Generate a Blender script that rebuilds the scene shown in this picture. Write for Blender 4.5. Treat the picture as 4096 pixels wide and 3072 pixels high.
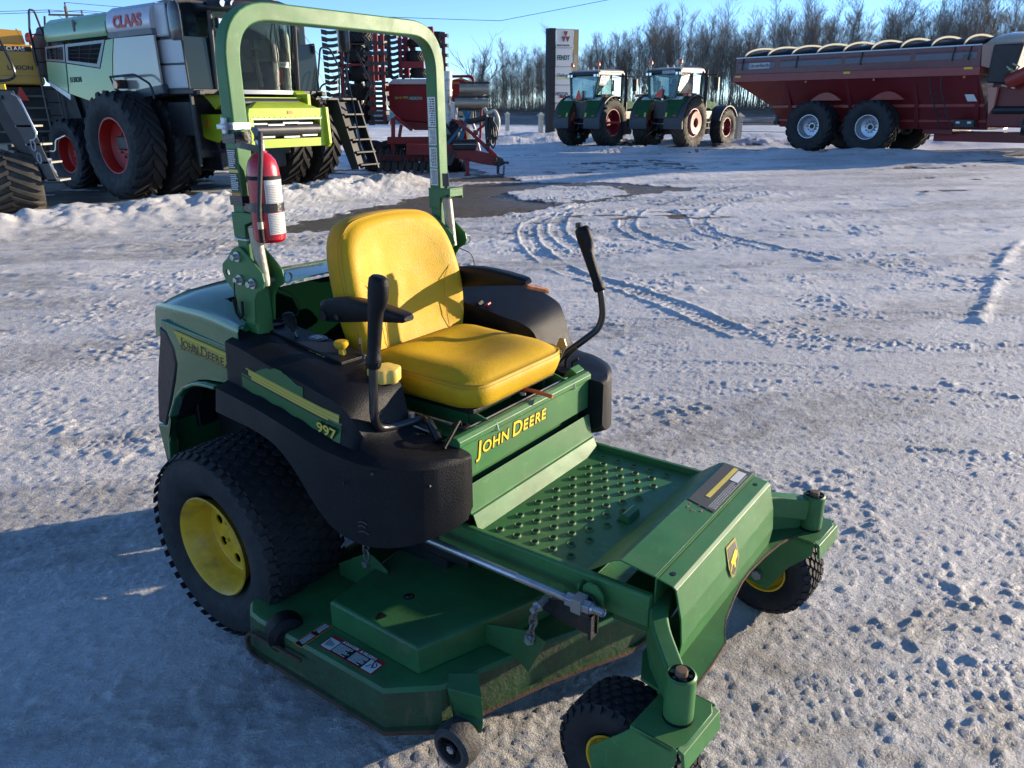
import bpy, bmesh, math, random
import numpy as np
from mathutils import Vector, Matrix, Euler, noise as mnoise
PI=math.pi; R=math.radians
scene=bpy.context.scene
for o in list(bpy.data.objects): bpy.data.objects.remove(o)
C=scene.collection
# ------------------------------------------------------------------ camera
CAM_H=1.6483
cd=bpy.data.cameras.new('camera'); cam=bpy.data.objects.new('camera',cd); C.objects.link(cam)
cd.sensor_width=36.0; cd.lens=36.0*3079.0/4096.0; cd.clip_start=0.05; cd.clip_end=6000
pt,rl=R(19.694),R(-0.375)
fwd=Vector((0,math.cos(pt),-math.sin(pt))); rt=Vector((1,0,0)); up=Vector((0,math.sin(pt),math.cos(pt)))
rt2=rt*math.cos(rl)+up*math.sin(rl); up2=-rt*math.sin(rl)+up*math.cos(rl)
m=Matrix.Identity(4)
for i in range(3): m[i][0]=rt2[i]; m[i][1]=up2[i]; m[i][2]=-fwd[i]
m[2][3]=CAM_H; cam.matrix_world=m
scene.camera=cam
# ------------------------------------------------------------------ world and sun
SUN_AZ=R(69.5); SUN_EL=R(10.8)
w=bpy.data.worlds.new('World'); scene.world=w; w.use_nodes=True
nt=w.node_tree; bg=nt.nodes['Background']
sk=nt.nodes.new('ShaderNodeTexSky'); sk.sky_type='NISHITA'; sk.sun_disc=False
sk.sun_elevation=SUN_EL; sk.sun_rotation=SUN_AZ; sk.altitude=700; sk.air_density=0.6; sk.dust_density=0.0; sk.ozone_density=3.2
nt.links.new(sk.outputs[0],bg.inputs[0]); bg.inputs[1].default_value=0.15
sd=bpy.data.lights.new('sun','SUN'); sun=bpy.data.objects.new('sun',sd); C.objects.link(sun)
sd.energy=4.8; sd.angle=R(0.53); sd.color=(1.0,0.82,0.60)
dv=Vector((math.sin(SUN_AZ)*math.cos(SUN_EL),math.cos(SUN_AZ)*math.cos(SUN_EL),math.sin(SUN_EL)))
sun.rotation_euler=dv.to_track_quat('Z','Y').to_euler(); sun.location=(20,8,12)
vs=scene.view_settings; vs.view_transform='Standard'; vs.look='None'; vs.exposure=1.05; vs.gamma=1; vs.use_curve_mapping=False
scene.render.engine='CYCLES'
scene.render.resolution_x=1024; scene.render.resolution_y=768

# ------------------------------------------------------------------ helpers
def N(nt,t,**k):
    n=nt.nodes.new(t)
    for a,b in k.items(): setattr(n,a,b)
    return n
MATS={}
def mat(name,col,rough=.5,metal=0.,bump=0.,bscale=40.,var=0.,vscale=3.,col2=None,wear=0.,wcol=(.3,.3,.25),wscale=14.,coat=0.,spec=.5,trans=0.,emit=None,dirt=0.,dcol=(.22,.18,.13),dscale=5.):
    if name in MATS: return MATS[name]
    m=bpy.data.materials.new(name); m.use_nodes=True; nt=m.node_tree; p=nt.nodes['Principled BSDF']; L=nt.links
    p.inputs['Base Color'].default_value=(*col,1); p.inputs['Roughness'].default_value=rough; p.inputs['Metallic'].default_value=metal
    p.inputs['Specular IOR Level'].default_value=spec
    if coat: p.inputs['Coat Weight'].default_value=coat; p.inputs['Coat Roughness'].default_value=.08
    if trans: p.inputs['Transmission Weight'].default_value=trans; p.inputs['IOR'].default_value=1.45
    if emit: p.inputs['Emission Color'].default_value=(*emit[:3],1); p.inputs['Emission Strength'].default_value=emit[3]
    tc=N(nt,'ShaderNodeTexCoord'); src=None
    def noise(scale,det=4,rough=.6,stretch=None):
        n=N(nt,'ShaderNodeTexNoise'); n.inputs['Scale'].default_value=scale; n.inputs['Detail'].default_value=det; n.inputs['Roughness'].default_value=rough
        if stretch:
            mp=N(nt,'ShaderNodeMapping'); mp.inputs['Scale'].default_value=stretch; L.new(tc.outputs['Object'],mp.inputs[0]); L.new(mp.outputs[0],n.inputs[0])
        else: L.new(tc.outputs['Object'],n.inputs['Vector'])
        return n
    def ramp(inp,a,b):
        r=N(nt,'ShaderNodeMapRange'); r.inputs[1].default_value=a; r.inputs[2].default_value=b; L.new(inp,r.inputs[0]); return r.outputs[0]
    cur=None
    def mix(fac,cola,colb,facmul=1.):
        mx=N(nt,'ShaderNodeMix',data_type='RGBA'); 
        if facmul!=1.:
            mm=N(nt,'ShaderNodeMath',operation='MULTIPLY'); mm.inputs[1].default_value=facmul; L.new(fac,mm.inputs[0]); fac=mm.outputs[0]
        L.new(fac,mx.inputs[0])
        for i,cc in ((6,cola),(7,colb)):
            if isinstance(cc,tuple): mx.inputs[i].default_value=(*cc,1)
            else: L.new(cc,mx.inputs[i])
        return mx.outputs[2]
    cur=col
    if var or col2:
        c2=col2 or tuple(min(1,x*(1+var)) for x in col); c1=col if col2 else tuple(x*(1-var) for x in col)
        cur=mix(ramp(noise(vscale).outputs[0],.3,.7),c1,c2)
    if dirt: cur=mix(ramp(noise(dscale,6,.65).outputs[0],.45,.75),cur,dcol,dirt)
    if wear:
        f=ramp(noise(wscale,9,.8).outputs[0],.72-.12*wear,.76-.10*wear); cur=mix(f,cur,wcol,.55)
        f3=ramp(noise(wscale*.16,4,.6).outputs[0],.35,.75); cur=mix(f3,cur,wcol,.16*wear)
        for st_,rt_ in (((1,14,1),(.2,.3,.7)),((14,1,1),(.5,-.2,.4)),((1,1,14),(.6,.1,-.5))):
            n=N(nt,'ShaderNodeTexNoise'); n.inputs['Scale'].default_value=wscale*.5; n.inputs['Detail'].default_value=3
            mp=N(nt,'ShaderNodeMapping'); mp.inputs['Rotation'].default_value=rt_; mp.inputs['Scale'].default_value=st_; L.new(tc.outputs['Object'],mp.inputs[0]); L.new(mp.outputs[0],n.inputs[0])
            f2=ramp(n.outputs[0],.69-.04*wear,.72-.04*wear); cur=mix(f2,cur,wcol,.35)
    if not isinstance(cur,tuple): L.new(cur,p.inputs['Base Color'])
    if rough>.12:
        rr=ramp(noise(vscale*2.3).outputs[0],.2,.8); mr=N(nt,'ShaderNodeMapRange'); mr.inputs[3].default_value=rough*.8; mr.inputs[4].default_value=min(1,rough*1.25); L.new(rr,mr.inputs[0]); L.new(mr.outputs[0],p.inputs['Roughness'])
    if bump:
        b=N(nt,'ShaderNodeBump'); b.inputs['Strength'].default_value=bump; b.inputs['Distance'].default_value=.01
        L.new(noise(bscale,6).outputs[0],b.inputs['Height']); L.new(b.outputs[0],p.inputs['Normal'])
    MATS[name]=m; return m

def mesh_obj(name,me,m,parent=None,sharp=35,smooth=True,bev=0.,bseg=2,loc=None,rot=None):
    o=bpy.data.objects.new(name,me); C.objects.link(o)
    if m is not None:
        for mm in (m if isinstance(m,(list,tuple)) else [m]): me.materials.append(mm)
    if parent is not None: o.parent=parent
    if smooth:
        me.shade_smooth()
        if not bev: me.set_sharp_from_angle(angle=R(sharp))
    if bev:
        b=o.modifiers.new('bevel','BEVEL'); b.width=bev; b.segments=bseg; b.limit_method='ANGLE'; b.angle_limit=R(sharp); b.harden_normals=True
    if loc: o.location=loc
    if rot: o.rotation_euler=rot
    return o
def obj(name,bm,m,parent=None,**k):
    bmesh.ops.recalc_face_normals(bm,faces=bm.faces)
    me=bpy.data.meshes.new(name); bm.to_mesh(me); bm.free()
    return mesh_obj(name,me,m,parent,**k)
def tag(o,label=None,cat=None,group=None,kind=None):
    if label: o['label']=label
    if cat: o['category']=cat
    if group: o['group']=group
    if kind: o['kind']=kind
    return o
def empty(name,loc=(0,0,0),rz=0,label=None,cat=None,group=None):
    o=bpy.data.objects.new(name,None); C.objects.link(o); o.location=loc; o.rotation_euler=(0,0,rz); o.empty_display_size=.2
    return tag(o,label,cat,group)
def copy_tree(o,parent=None):
    c=o.copy(); C.objects.link(c)
    c.parent=parent
    for ch in [x for x in bpy.data.objects if x.parent==o]: copy_tree(ch,c)
    return c
def B(): return bmesh.new()
def box(bm,a,b,M=None):
    (x0,y0,z0),(x1,y1,z1)=a,b
    vs=[bm.verts.new(p) for p in ((x0,y0,z0),(x1,y0,z0),(x1,y1,z0),(x0,y1,z0),(x0,y0,z1),(x1,y0,z1),(x1,y1,z1),(x0,y1,z1))]
    for f in ((0,3,2,1),(4,5,6,7),(0,1,5,4),(1,2,6,5),(2,3,7,6),(3,0,4,7)): bm.faces.new([vs[i] for i in f])
    if M is not None: bmesh.ops.transform(bm,matrix=M,verts=vs)
    return vs
def cbox(bm,c,s,rot=(0,0,0)):
    M=Matrix.Translation(c)@Euler(rot).to_matrix().to_4x4()
    return box(bm,(-s[0]/2,-s[1]/2,-s[2]/2),(s[0]/2,s[1]/2,s[2]/2),M)
def loft(bm,rings,cap=True,closed=True):
    R_=[[bm.verts.new(p) for p in r] for r in rings]
    n=len(R_[0])
    for a,b in zip(R_,R_[1:]):
        for i in range(n if closed else n-1):
            j=(i+1)%n
            try: bm.faces.new((a[i],a[j],b[j],b[i]))
            except Exception: pass
    if cap and closed:
        for r in (R_[0][::-1],R_[-1]):
            try: bm.faces.new(r)
            except Exception: pass
    return [v for r in R_ for v in r]
def prism(bm,pts,axis,a,b):
    """pts 2D in the plane normal to axis: x->(y,z) y->(x,z) z->(x,y)"""
    def P(p,t): return {'x':(t,p[0],p[1]),'y':(p[0],t,p[1]),'z':(p[0],p[1],t)}[axis]
    return loft(bm,[[P(p,a) for p in pts],[P(p,b) for p in pts]])
def plate(bm,outer,holes,axis,a,b):
    """plate with real holes"""
    def P(p,t): return {'x':(t,p[0],p[1]),'y':(p[0],t,p[1]),'z':(p[0],p[1],t)}[axis]
    from mathutils.geometry import tessellate_polygon
    loops=[outer]+holes; flat=[p for lp in loops for p in lp]
    tris=tessellate_polygon([[Vector((p[0],p[1],0)) for p in lp] for lp in loops])
    va=[bm.verts.new(P(p,a)) for p in flat]; vb=[bm.verts.new(P(p,b)) for p in flat]
    for t in tris:
        try: bm.faces.new([va[i] for i in t]); bm.faces.new([vb[i] for i in reversed(t)])
        except Exception: pass
    k=0
    for lp in loops:
        n=len(lp)
        for i in range(n):
            j=(i+1)%n; bm.faces.new((va[k+i],va[k+j],vb[k+j],vb[k+i]))
        k+=n
    return va+vb
def circ(cx,cy,r,n=12,r2=None,a0=0): return [(cx+r*math.cos(a0+2*PI*i/n),cy+(r2 or r)*math.sin(a0+2*PI*i/n)) for i in range(n)]
def frames(path,closed=False,upv=None):
    P=[Vector(p) for p in path]; T=[]
    for i in range(len(P)):
        if closed: t=P[(i+1)%len(P)]-P[i-1]
        else: t=(P[min(i+1,len(P)-1)]-P[max(i-1,0)])
        T.append(t.normalized())
    u=Vector(upv) if upv else (Vector((0,0,1)) if abs(T[0].z)<.9 else Vector((1,0,0)))
    out=[]
    for p,t in zip(P,T):
        if upv: u=Vector(upv)
        n=(u-t*u.dot(t)); 
        if n.length<1e-6: n=t.orthogonal()
        n.normalize(); b=t.cross(n); out.append((p,n,b,t)); u=n
    return out
def tube(bm,path,r,n=8,cap=True,closed=False):
    fr=frames(path,closed); rings=[]
    for i,(p,nn,b,t) in enumerate(fr):
        rr=r[i] if isinstance(r,(list,tuple)) else r
        rings.append([p+nn*(rr*math.cos(2*PI*k/n))+b*(rr*math.sin(2*PI*k/n)) for k in range(n)])
    if closed: rings.append(rings[0]); return loft(bm,rings,False)
    return loft(bm,rings,cap)
def sweep(bm,path,sec,upv=None,cap=True):
    """sec: 2D list (along n, along b)"""
    return loft(bm,[[p+n*s[0]+b*s[1] for s in sec] for p,n,b,t in frames(path,False,upv)],cap)
def rect(w,h,c=0):
    w/=2;h/=2
    if not c: return [(w,h),(-w,h),(-w,-h),(w,-h)]
    o=[]
    for (sx,sy,a0) in ((1,1,0),(-1,1,90),(-1,-1,180),(1,-1,270)):
        for k in range(4):
            a=R(a0+k*30); o.append((sx*(w-c)+c*math.cos(a),sy*(h-c)+c*math.sin(a)))
    return o
def smoothpath(pts,rad,n=6):
    """fillet a polyline"""
    P=[Vector(p) for p in pts]; out=[P[0]]
    for i in range(1,len(P)-1):
        r=rad[i-1] if isinstance(rad,(list,tuple)) else rad
        a=(P[i-1]-P[i]); b=(P[i+1]-P[i]); la,lb=a.length,b.length; d=min(r,la*.49,lb*.49); a=P[i]+a/la*d; b=P[i]+b/lb*d
        for k in range(n+1):
            t=k/n; out.append(a*(1-t)**2+P[i]*2*t*(1-t)+b*t*t)
    out.append(P[-1]); return out
def lathe(bm,prof,M=None,n=32,a0=0,a1=2*PI):
    """prof (r,h) spun about local z; M places it"""
    M=M or Matrix.Identity(4); full=abs(a1-a0-2*PI)<1e-6; rings=[]
    for k in range(n if full else n+1):
        a=a0+(a1-a0)*k/n; rings.append([M@Vector((r*math.cos(a),r*math.sin(a),h)) for r,h in prof])
    R_=[[bm.verts.new(p) for p in r] for r in rings]
    if full: R_.append(R_[0])
    vs=[v for r in R_ for v in r]
    for a,b in zip(R_,R_[1:]):
        for i in range(len(prof)-1):
            try: bm.faces.new((a[i],b[i],b[i+1],a[i+1]))
            except Exception: pass
    bmesh.ops.remove_doubles(bm,verts=list(set(vs)),dist=1e-6)
def cyl(bm,a,b,r,n=16,r2=None):
    a=Vector(a);b=Vector(b); r2=r if r2 is None else r2
    return tube(bm,[a,b],[r,r2],n)
def AX(axis,loc=(0,0,0)):
    """matrix whose local z points along axis"""
    return Matrix.Translation(loc)@Vector(axis).to_track_quat('Z','Y').to_matrix().to_4x4()
def text(name,s,size,origin,right,upd,m,parent,depth=.002,shear=0.,bold=0.,sx=1.,align='LEFT',spacing=1.,sub=None):
    cu=bpy.data.curves.new(name,'FONT'); cu.body=s; cu.size=size; cu.extrude=depth; cu.shear=shear; cu.offset=bold; cu.align_x=align; cu.resolution_u=3; cu.space_character=spacing
    to=bpy.data.objects.new(name,cu); C.objects.link(to); dg=bpy.context.evaluated_depsgraph_get(); me=bpy.data.meshes.new_from_object(to.evaluated_get(dg)); bpy.data.objects.remove(to); bpy.data.curves.remove(cu)
    rx=Vector(right).normalized(); u=Vector(upd); u=(u-rx*u.dot(rx)).normalized(); nn=rx.cross(u)
    M=Matrix(((rx.x*sx,u.x,nn.x,origin[0]),(rx.y*sx,u.y,nn.y,origin[1]),(rx.z*sx,u.z,nn.z,origin[2]),(0,0,0,1)))
    me.transform(M); me.name=name
    return mesh_obj(name,me,m,parent,smooth=False)
def wheel_tire(rad,wid,rimr,nlug,lug_h,style='ag',seg=64):
    """tyre about the local y axis, returns bmesh"""
    bm=B(); h=wid/2
    prof=[(rimr,-h*.72),(rimr+.25*(rad-rimr),-h*.95),(rimr+.6*(rad-rimr),-h*1.0),(rad-lug_h-.10*(rad-rimr),-h*.93),(rad-lug_h,-h*.72),(rad-lug_h*.8,0),(rad-lug_h,h*.72),(rad-lug_h-.10*(rad-rimr),h*.93),(rimr+.6*(rad-rimr),h*1.0),(rimr+.25*(rad-rimr),h*.95),(rimr,h*.72)]
    M=AX((0,1,0)); lathe(bm,prof,M,seg)
    def P(r,a,y): return (r*math.sin(a),y,r*math.cos(a))
    if style=='ag':
        for s in (-1,1):
            for k in range(nlug):
                a=2*PI*(k+(.5 if s>0 else 0))/nlug; da=2*PI/nlug
                rings=[]
                for t in (0,.5,.85,1.0):
                    y=s*h*(-.04+t*1.0); aa=a+da*1.35*t; wd=da*(.17+.06*t); ro=rad if t<.9 else rad-(rad-rimr)*.14; ri=rad-lug_h*1.3 if t<.9 else rad-(rad-rimr)*.3
                    rings.append([P(ri,aa-wd*1.2,y),P(ro,aa-wd,y),P(ro,aa+wd,y),P(ri,aa+wd*1.2,y)])
                loft(bm,rings)
    elif style=='turf':
        rows=6
        for k in range(nlug):
            for j in range(rows):
                a=2*PI*(k+(.5 if j%2 else 0))/nlug; da=PI/nlug*.80; yc=h*(-.70+1.4*j/(rows-1)); dy=h*.115
                drop=lug_h*.8*(abs(yc)/h)**3
                top=[(a-da*.55,yc-dy),(a+da*.35,yc-dy*1.0),(a+da,yc),(a+da*.35,yc+dy),(a-da*.55,yc+dy),(a-da,yc)]
                loft(bm,[[P(rad-lug_h*1.2-drop,aa,y) for aa,y in top],[P(rad-drop,aa*.94+a*.06,yc+(y-yc)*.9) for aa,y in top]])
            for s in (-1,1):
                a=2*PI*(k+.5)/nlug; da=PI/nlug*.55
                loft(bm,[[P(rad-lug_h*2.4,a-da,s*h*.97),P(rad-lug_h*1.2,a-da,s*h*.80),P(rad-lug_h*1.2,a+da,s*h*.80),P(rad-lug_h*2.4,a+da,s*h*.97)],[P(rad-lug_h*2.2,a-da,s*h*1.01),P(rad-lug_h*.5,a-da,s*h*.84),P(rad-lug_h*.5,a+da,s*h*.84),P(rad-lug_h*2.2,a+da,s*h*1.01)]])
    return bm
# ------------------------------------------------------------------ the ground: one sheet from the lens to the horizon
def _h(ix,iy,seed):
    n=(ix*374761393+iy*668265263+seed*1442695041).astype(np.int64)&0xffffffff
    n=((n^(n>>13))*1274126177)&0xffffffff; n=(n^(n>>16))&0xffffffff
    return n/4294967295.0
def vn(x,y,seed=0):
    x0=np.floor(x).astype(np.int64); y0=np.floor(y).astype(np.int64); fx=x-x0; fy=y-y0
    ux=fx*fx*fx*(fx*(fx*6-15)+10); uy=fy*fy*fy*(fy*(fy*6-15)+10)
    a=_h(x0,y0,seed); b=_h(x0+1,y0,seed); c=_h(x0,y0+1,seed); d=_h(x0+1,y0+1,seed)
    return (a*(1-ux)+b*ux)*(1-uy)+(c*(1-ux)+d*ux)*uy
def fbm(x,y,seed=0,oc=4,g=.5):
    s=0;a=1;t=0
    for k in range(oc):
        s=s+a*vn(x*2**k+17.3*k,y*2**k-9.1*k,seed+k*7); t+=a; a*=g
    return s/t
def sst(e0,e1,x): t=np.clip((x-e0)/(e1-e0),0,1); return t*t*(3-2*t)
def grow(a,step,rate,end,cap=1e9):
    out=[a]; s=step
    while out[-1]<end: out.append(out[-1]+min(s,cap)); s*=rate
    return out
xs=np.arange(-4.2,4.6,.0135); R_=grow(xs[-1],.0135,1.0135,60,.22); L_=[-v for v in grow(-xs[0],.0135,1.0135,60,.22)]
far=grow(R_[-1],.5,1.25,1500)[1:]; xs=np.array([-v for v in far][::-1]+L_[:0:-1]+list(xs)+R_[1:]+far)
ys=list(np.arange(-3,1.1,.25))+list(np.arange(1.2,5.6,.0125))
while ys[-1]<64: ys.append(ys[-1]+max(.0125,ys[-1]**2/2300))
while ys[-1]<190: ys.append(ys[-1]+2.0)
ys=np.array([-300,-60,-15]+ys+grow(ys[-1],4,1.25,1500)[1:])
X,Y=np.meshgrid(xs,ys); nx,ny=len(xs),len(ys)
def seg_dist(X,Y,pts):
    best=np.full(X.shape,1e9); along=np.zeros(X.shape); side=np.zeros(X.shape); acc=0
    for (ax,ay),(bx,by) in zip(pts,pts[1:]):
        dx,dy=bx-ax,by-ay; l=math.hypot(dx,dy); t=np.clip(((X-ax)*dx+(Y-ay)*dy)/(l*l),0,1); px,py=ax+t*dx,ay+t*dy
        d=np.hypot(X-px,Y-py); cr=((X-ax)*dy-(Y-ay)*dx)/l; m=d<best; best=np.where(m,d,best); along=np.where(m,acc+t*l,along); side=np.where(m,np.sign(cr),side); acc+=l
    return best,along,side
def curve(pts,n=10):
    P=[Vector((*p,0)) for p in pts]; P=[P[0]*2-P[1]]+P+[P[-1]*2-P[-2]]; out=[]
    for i in range(1,len(P)-2):
        for k in range(n):
            t=k/n; out.append(tuple((0.5*((2*P[i])+(P[i+1]-P[i-1])*t+(2*P[i-1]-5*P[i]+4*P[i+1]-P[i+2])*t*t+(3*P[i]-P[i-1]-3*P[i+1]+P[i+2])*t**3))[:2]))
    out.append(tuple(P[-2][:2])); return out
def inpoly(X,Y,poly):
    """soft signed distance, positive inside"""
    d,_,_=seg_dist(X,Y,poly+[poly[0]]); ins=np.zeros(X.shape,bool); n=len(poly)
    for i in range(n):
        (x1,y1),(x2,y2)=poly[i],poly[(i+1)%n]
        c=((y1>Y)!=(y2>Y))&(X<(x2-x1)*(Y-y1)/((y2-y1) or 1e-9)+x1); ins^=c
    return np.where(ins,d,-d)
near=np.hypot(X,Y)<70
wx=X+.25*(fbm(X*.9,Y*.9,3)-.5)*2; wy=Y+.25*(fbm(X*.9,Y*.9,9)-.5)*2
a_=R(10); XR=X*math.cos(a_)+Y*math.sin(a_); YR=-X*math.sin(a_)+Y*math.cos(a_)
Z=(fbm(X*.55,Y*.55,11,3)-.5)*.030
icy=sst(.40,.62,fbm(X*.35+4,Y*.6,21,3))         # smoother icy places
rough=1-.65*icy
Z+=(fbm(XR*.9,YR*4.2,31,3)-.5)*.014*rough        # drifted ruts
Z+=(fbm(XR*2.6,YR*9.,37,3)-.5)*.011*rough
n1=fbm(X*9,Y*9,41,3); chunk=sst(.50,.72,fbm(X*1.4,Y*2.2,43,3))
Z+=np.maximum(n1-.5,-.08)*.004*rough+sst(.55,.80,n1)*.007*chunk
n2=fbm(X*24,Y*24,47,2); Z+=np.maximum(n2-.5,-.07)*.0085*(.5+.5*rough)+sst(.58,.8,n2)*.008*chunk
n3=fbm(X*55,Y*55,53,2); fine=np.clip(1-Y/9,0,1); Z+=(np.maximum(n3-.5,-.12)*.0065+sst(.55,.8,n3)*.005)*fine
far_=sst(4,9,Y)*(1-sst(40,60,Y))
Z+=(sst(.48,.62,fbm(XR*.55,YR*3.6,201,4))-.5)*.013*far_*rough+(fbm(XR*1.7,YR*6,203,4)-.5)*.040*far_+np.maximum(fbm(X*4.5,Y*5,204,3)-.5,-.05)*.020*far_
Z+=sst(.55,.75,fbm(X*5,Y*6,207,3))*.012*far_*sst(.42,.6,fbm(X*.6,Y*.9,208,3))
dirt=sst(.42,.66,fbm(XR*.5,YR*1.6,61,4))*.85+.30*icy
# tyre tracks
def track(pts,width,depth,pitch=.055,berm=.02,lug=.5,fade=None,seed=0,rows=3):
    global Z,dirt
    pts=curve(pts); x0=min(p[0] for p in pts)-1;x1=max(p[0] for p in pts)+1;y0=min(p[1] for p in pts)-1;y1=max(p[1] for p in pts)+1
    ix=np.where((xs>x0)&(xs<x1))[0]; iy=np.where((ys>y0)&(ys<y1))[0]
    if len(ix)==0 or len(iy)==0: return
    sl=np.s_[iy[0]:iy[-1]+1,ix[0]:ix[-1]+1]; x=X[sl];y=Y[sl]
    d,al,sd=seg_dist(x,y,pts); d=d+(fbm(x*5,y*5,seed+70,2)-.5)*.03; u=d*sd
    inside=sst(width/2+.01,width/2-.01,d)
    k=np.floor((u/width+.5)*rows); pat=sst(-.1,.35,np.cos(2*PI*(al/pitch+.5*(k%2)+.12*np.sin(u*40)))); groove=sst(.30,.48,np.abs(((u/width+.5)*rows)%1-.5))
    t=pat*(1-groove); gap=fbm(al*1.5,u*2,seed+80,2); kk=sst(.25,.45,gap)
    Z[sl]+=kk*(-depth*inside+inside*t*depth*lug+berm*np.exp(-((d-width/2-.025)/.028)**2)*(.35+1.3*fbm(x*13,y*13,seed+90,2)))
    Z[sl]+=-inside*kk*0
    dirt[sl]=np.clip(dirt[sl]-.25*inside*kk*pat+.15*inside*groove,0,1)
for pts in ([(2.34,15.49),(1.21,14.02),(.44,12.24),(.24,11.26),(.27,9.86),(.5,8.6),(.67,8.08),(1.27,7.0),(1.77,5.73)],[(5.52,18.26),(3.59,15.41),(2.67,14.3),(2.05,13.01),(1.71,11.43),(1.83,10.35),(2.14,9.44)],[(6.18,17.11),(4.37,14.96),(3.5,13.56),(2.92,12.12),(2.78,10.93),(3.01,10.11),(3.69,8.77)],[(1.35,14.6),(.95,13.2),(.72,11.9),(.66,10.7),(.85,9.4)]):
    track(pts,.22,.009,.08,.012,.7,seed=len(pts))
for pts in ([(.3,4.22),(1.12,4.46),(1.98,4.50),(3.2,4.22),(4.6,4.1)],[(.4,3.74),(1.0,3.86),(1.82,3.55),(2.7,3.35),(4,3.2)],[(.6,5.0),(1.24,4.95),(2.3,4.80),(3.6,4.9)],[(.9,5.3),(2.04,5.52),(2.97,5.34),(4.4,5.3)],[(.5,6.2),(1.6,6.05),(3,6.25),(5,6.1)],[(-4.41,6.46),(-3.52,7.13),(-2.7,7.9)],[(-3.9,4.5),(-2.66,5.24),(-1.7,5.9)],[(-7,8.2),(-5,8.9),(-2.5,9.8),(-.5,10.2)],[(1,7.4),(3,7.9),(6,7.7),(9,8.2)],[(-6,9.3),(-4,10.1),(-2,10.9)],[(3,9.2),(6,9.9),(10,9.6)]):
    track(pts,.20,.0035,.05,.006,.9,seed=int(pts[0][0]*10)+100,rows=4)
for pts in ([(-3.0,3.36),(-2.31,3.62),(-1.75,3.86),(-1.1,4.05)],[(-2.6,2.50),(-2.04,2.68),(-1.8,2.76),(-1.3,2.92),(-.6,3.2)],[(-2.6,2.1),(-1.85,2.36),(-1.2,2.6)],[(-.5,1.5),(-.14,1.66),(.12,1.78),(.35,1.95)],[(.15,1.45),(.6,1.7),(1.1,1.85),(1.8,1.9)]):
    track(pts,.20,.005,.042,.007,.9,seed=int(pts[0][0]*10)+200,rows=4)
d,al,sd=seg_dist(X,Y,curve([(6.58,9.97),(5.6,8.7),(4.79,7.49),(3.82,6.1)])); Z+=.05*np.exp(-(d/.06)**2)*fbm(X*6,Y*6,5,2)
# the ploughed bank left of the middle
bank=curve([(-14,8.2),(-9.5,10.0),(-7.3,11.5),(-6.7,12.3),(-5.9,12.9),(-4.9,13.8),(-4.1,15.3),(-3.2,16.9),(-2.35,18.1),(-1.75,18.9)]); d,al,sd=seg_dist(X,Y,bank)
prof=np.exp(-(d/np.where(sd>0,.85,.42))**2)*sst(0,1.2,al)*(1-.0*al)
endf=sst(-1.5,-2.5,X); Z+=prof*(.28+.12*(fbm(X*1.2,Y*1.2,55,3)-.4))*endf+prof*endf*((fbm(X*3.4,Y*3.4,56,3)-.5)*.20+(fbm(X*9,Y*9,57,2)-.5)*.05)
# bare ground
mud=[(-4.2,10.6),(-3.05,12.68),(-1.75,15.9),(-1.2,18.3),(2.17,18.9),(4.31,17.24),(2.6,15.9),(.9,13.95),(-.4,12.72),(-1.5,12.3),(-2.6,11.2)]
isl=[(-.13,16.54),(.81,18.02),(2.25,17.7),(2.33,16.1),(1.07,14.39),(.15,15.05)]
cmud=[(-8.6,13.0),(-12.5,17.73),(-14,21),(-5.3,23.5),(-1.4,24),(.3,19.2),(-1.5,19.1),(-2.6,18.6),(-3.6,17.3),(-4.6,15.7),(-5.4,14.4),(-7.3,13.2)]
cart=[(8.2,33.4),(24,32.5),(22,27.6),(10.5,28.9)]; trac=[(1.5,40),(11,40),(11,32.2),(1.5,34.2)]
wob=(fbm(X*.8,Y*.8,71,4)-.5)*1.1+(fbm(X*4,Y*4,72,3)-.5)*.5
bare=np.maximum(np.minimum(inpoly(X,Y,mud),-inpoly(X,Y,isl)),inpoly(X,Y,cmud)); bare=np.maximum(bare,inpoly(X,Y,cart)-.3); bare=np.maximum(bare,inpoly(X,Y,trac)-1.6+wob)
asph=sst(-.10,.14,bare+wob*.75*(1-prof))
thin=sst(.60,.74,fbm(XR*.25+9,YR*.9,77,4))*sst(9,14,Y)*(1-sst(30,50,Y))*.8
asph=np.maximum(asph,thin*sst(.45,.6,fbm(X*3,Y*5,78,3)))
snowpatch=sst(.56,.66,fbm(X*.5,Y*1.1,79,3))*sst(.2,1.0,inpoly(X,Y,cmud)); asph=asph*(1-.9*snowpatch)
edge=4*asph*(1-asph); Z=Z*(1-.85*asph)-.022*asph+.018*edge*fbm(X*7,Y*7,75,2)
wet=asph*sst(.60,.72,fbm(X*.7,Y*.9,81,3))*.5; dd=np.hypot((X-.1)/.55,(Y-15.9)/.45); wet=np.maximum(wet,asph*sst(1.1,.8,dd)); Z=np.where(wet>.5,Z*.2-.02,Z)
# low berms in front of the far vehicles
for pts,hh,ww in (([(-5,27),(-2.2,33.5),(3,33.6),(8,31.0),(14,28.0),(22,26.0),(30,25)],.20,.7),([(-3,42),(3,41),(9,38),(14,36),(24,34)],.26,1.2),([(-1,49),(8,47),(20,43)],.3,1.6),([(-6,24.6),(0,25.5),(6,24.5),(14,22.5)],.07,.5)):
    d,al,sd=seg_dist(X,Y,curve(pts)); Z+=hh*np.exp(-(d/ww)**2)*(.55+.9*fbm(X*.9,Y*.9,91,3))*(1-.6*asph)
Z+=(fbm(X*.45,Y*.45,95,3)-.5)*.12*sst(22,34,Y)*(1-.7*asph)
Z*=1-sst(60,75,np.hypot(X,Y))
# keep it level under the mower
bed=np.exp(-(((X+.2)/1.3)**2+((Y-2.3)/1.2)**2)**2); Z=Z*(1-.35*bed)-.006
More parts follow.
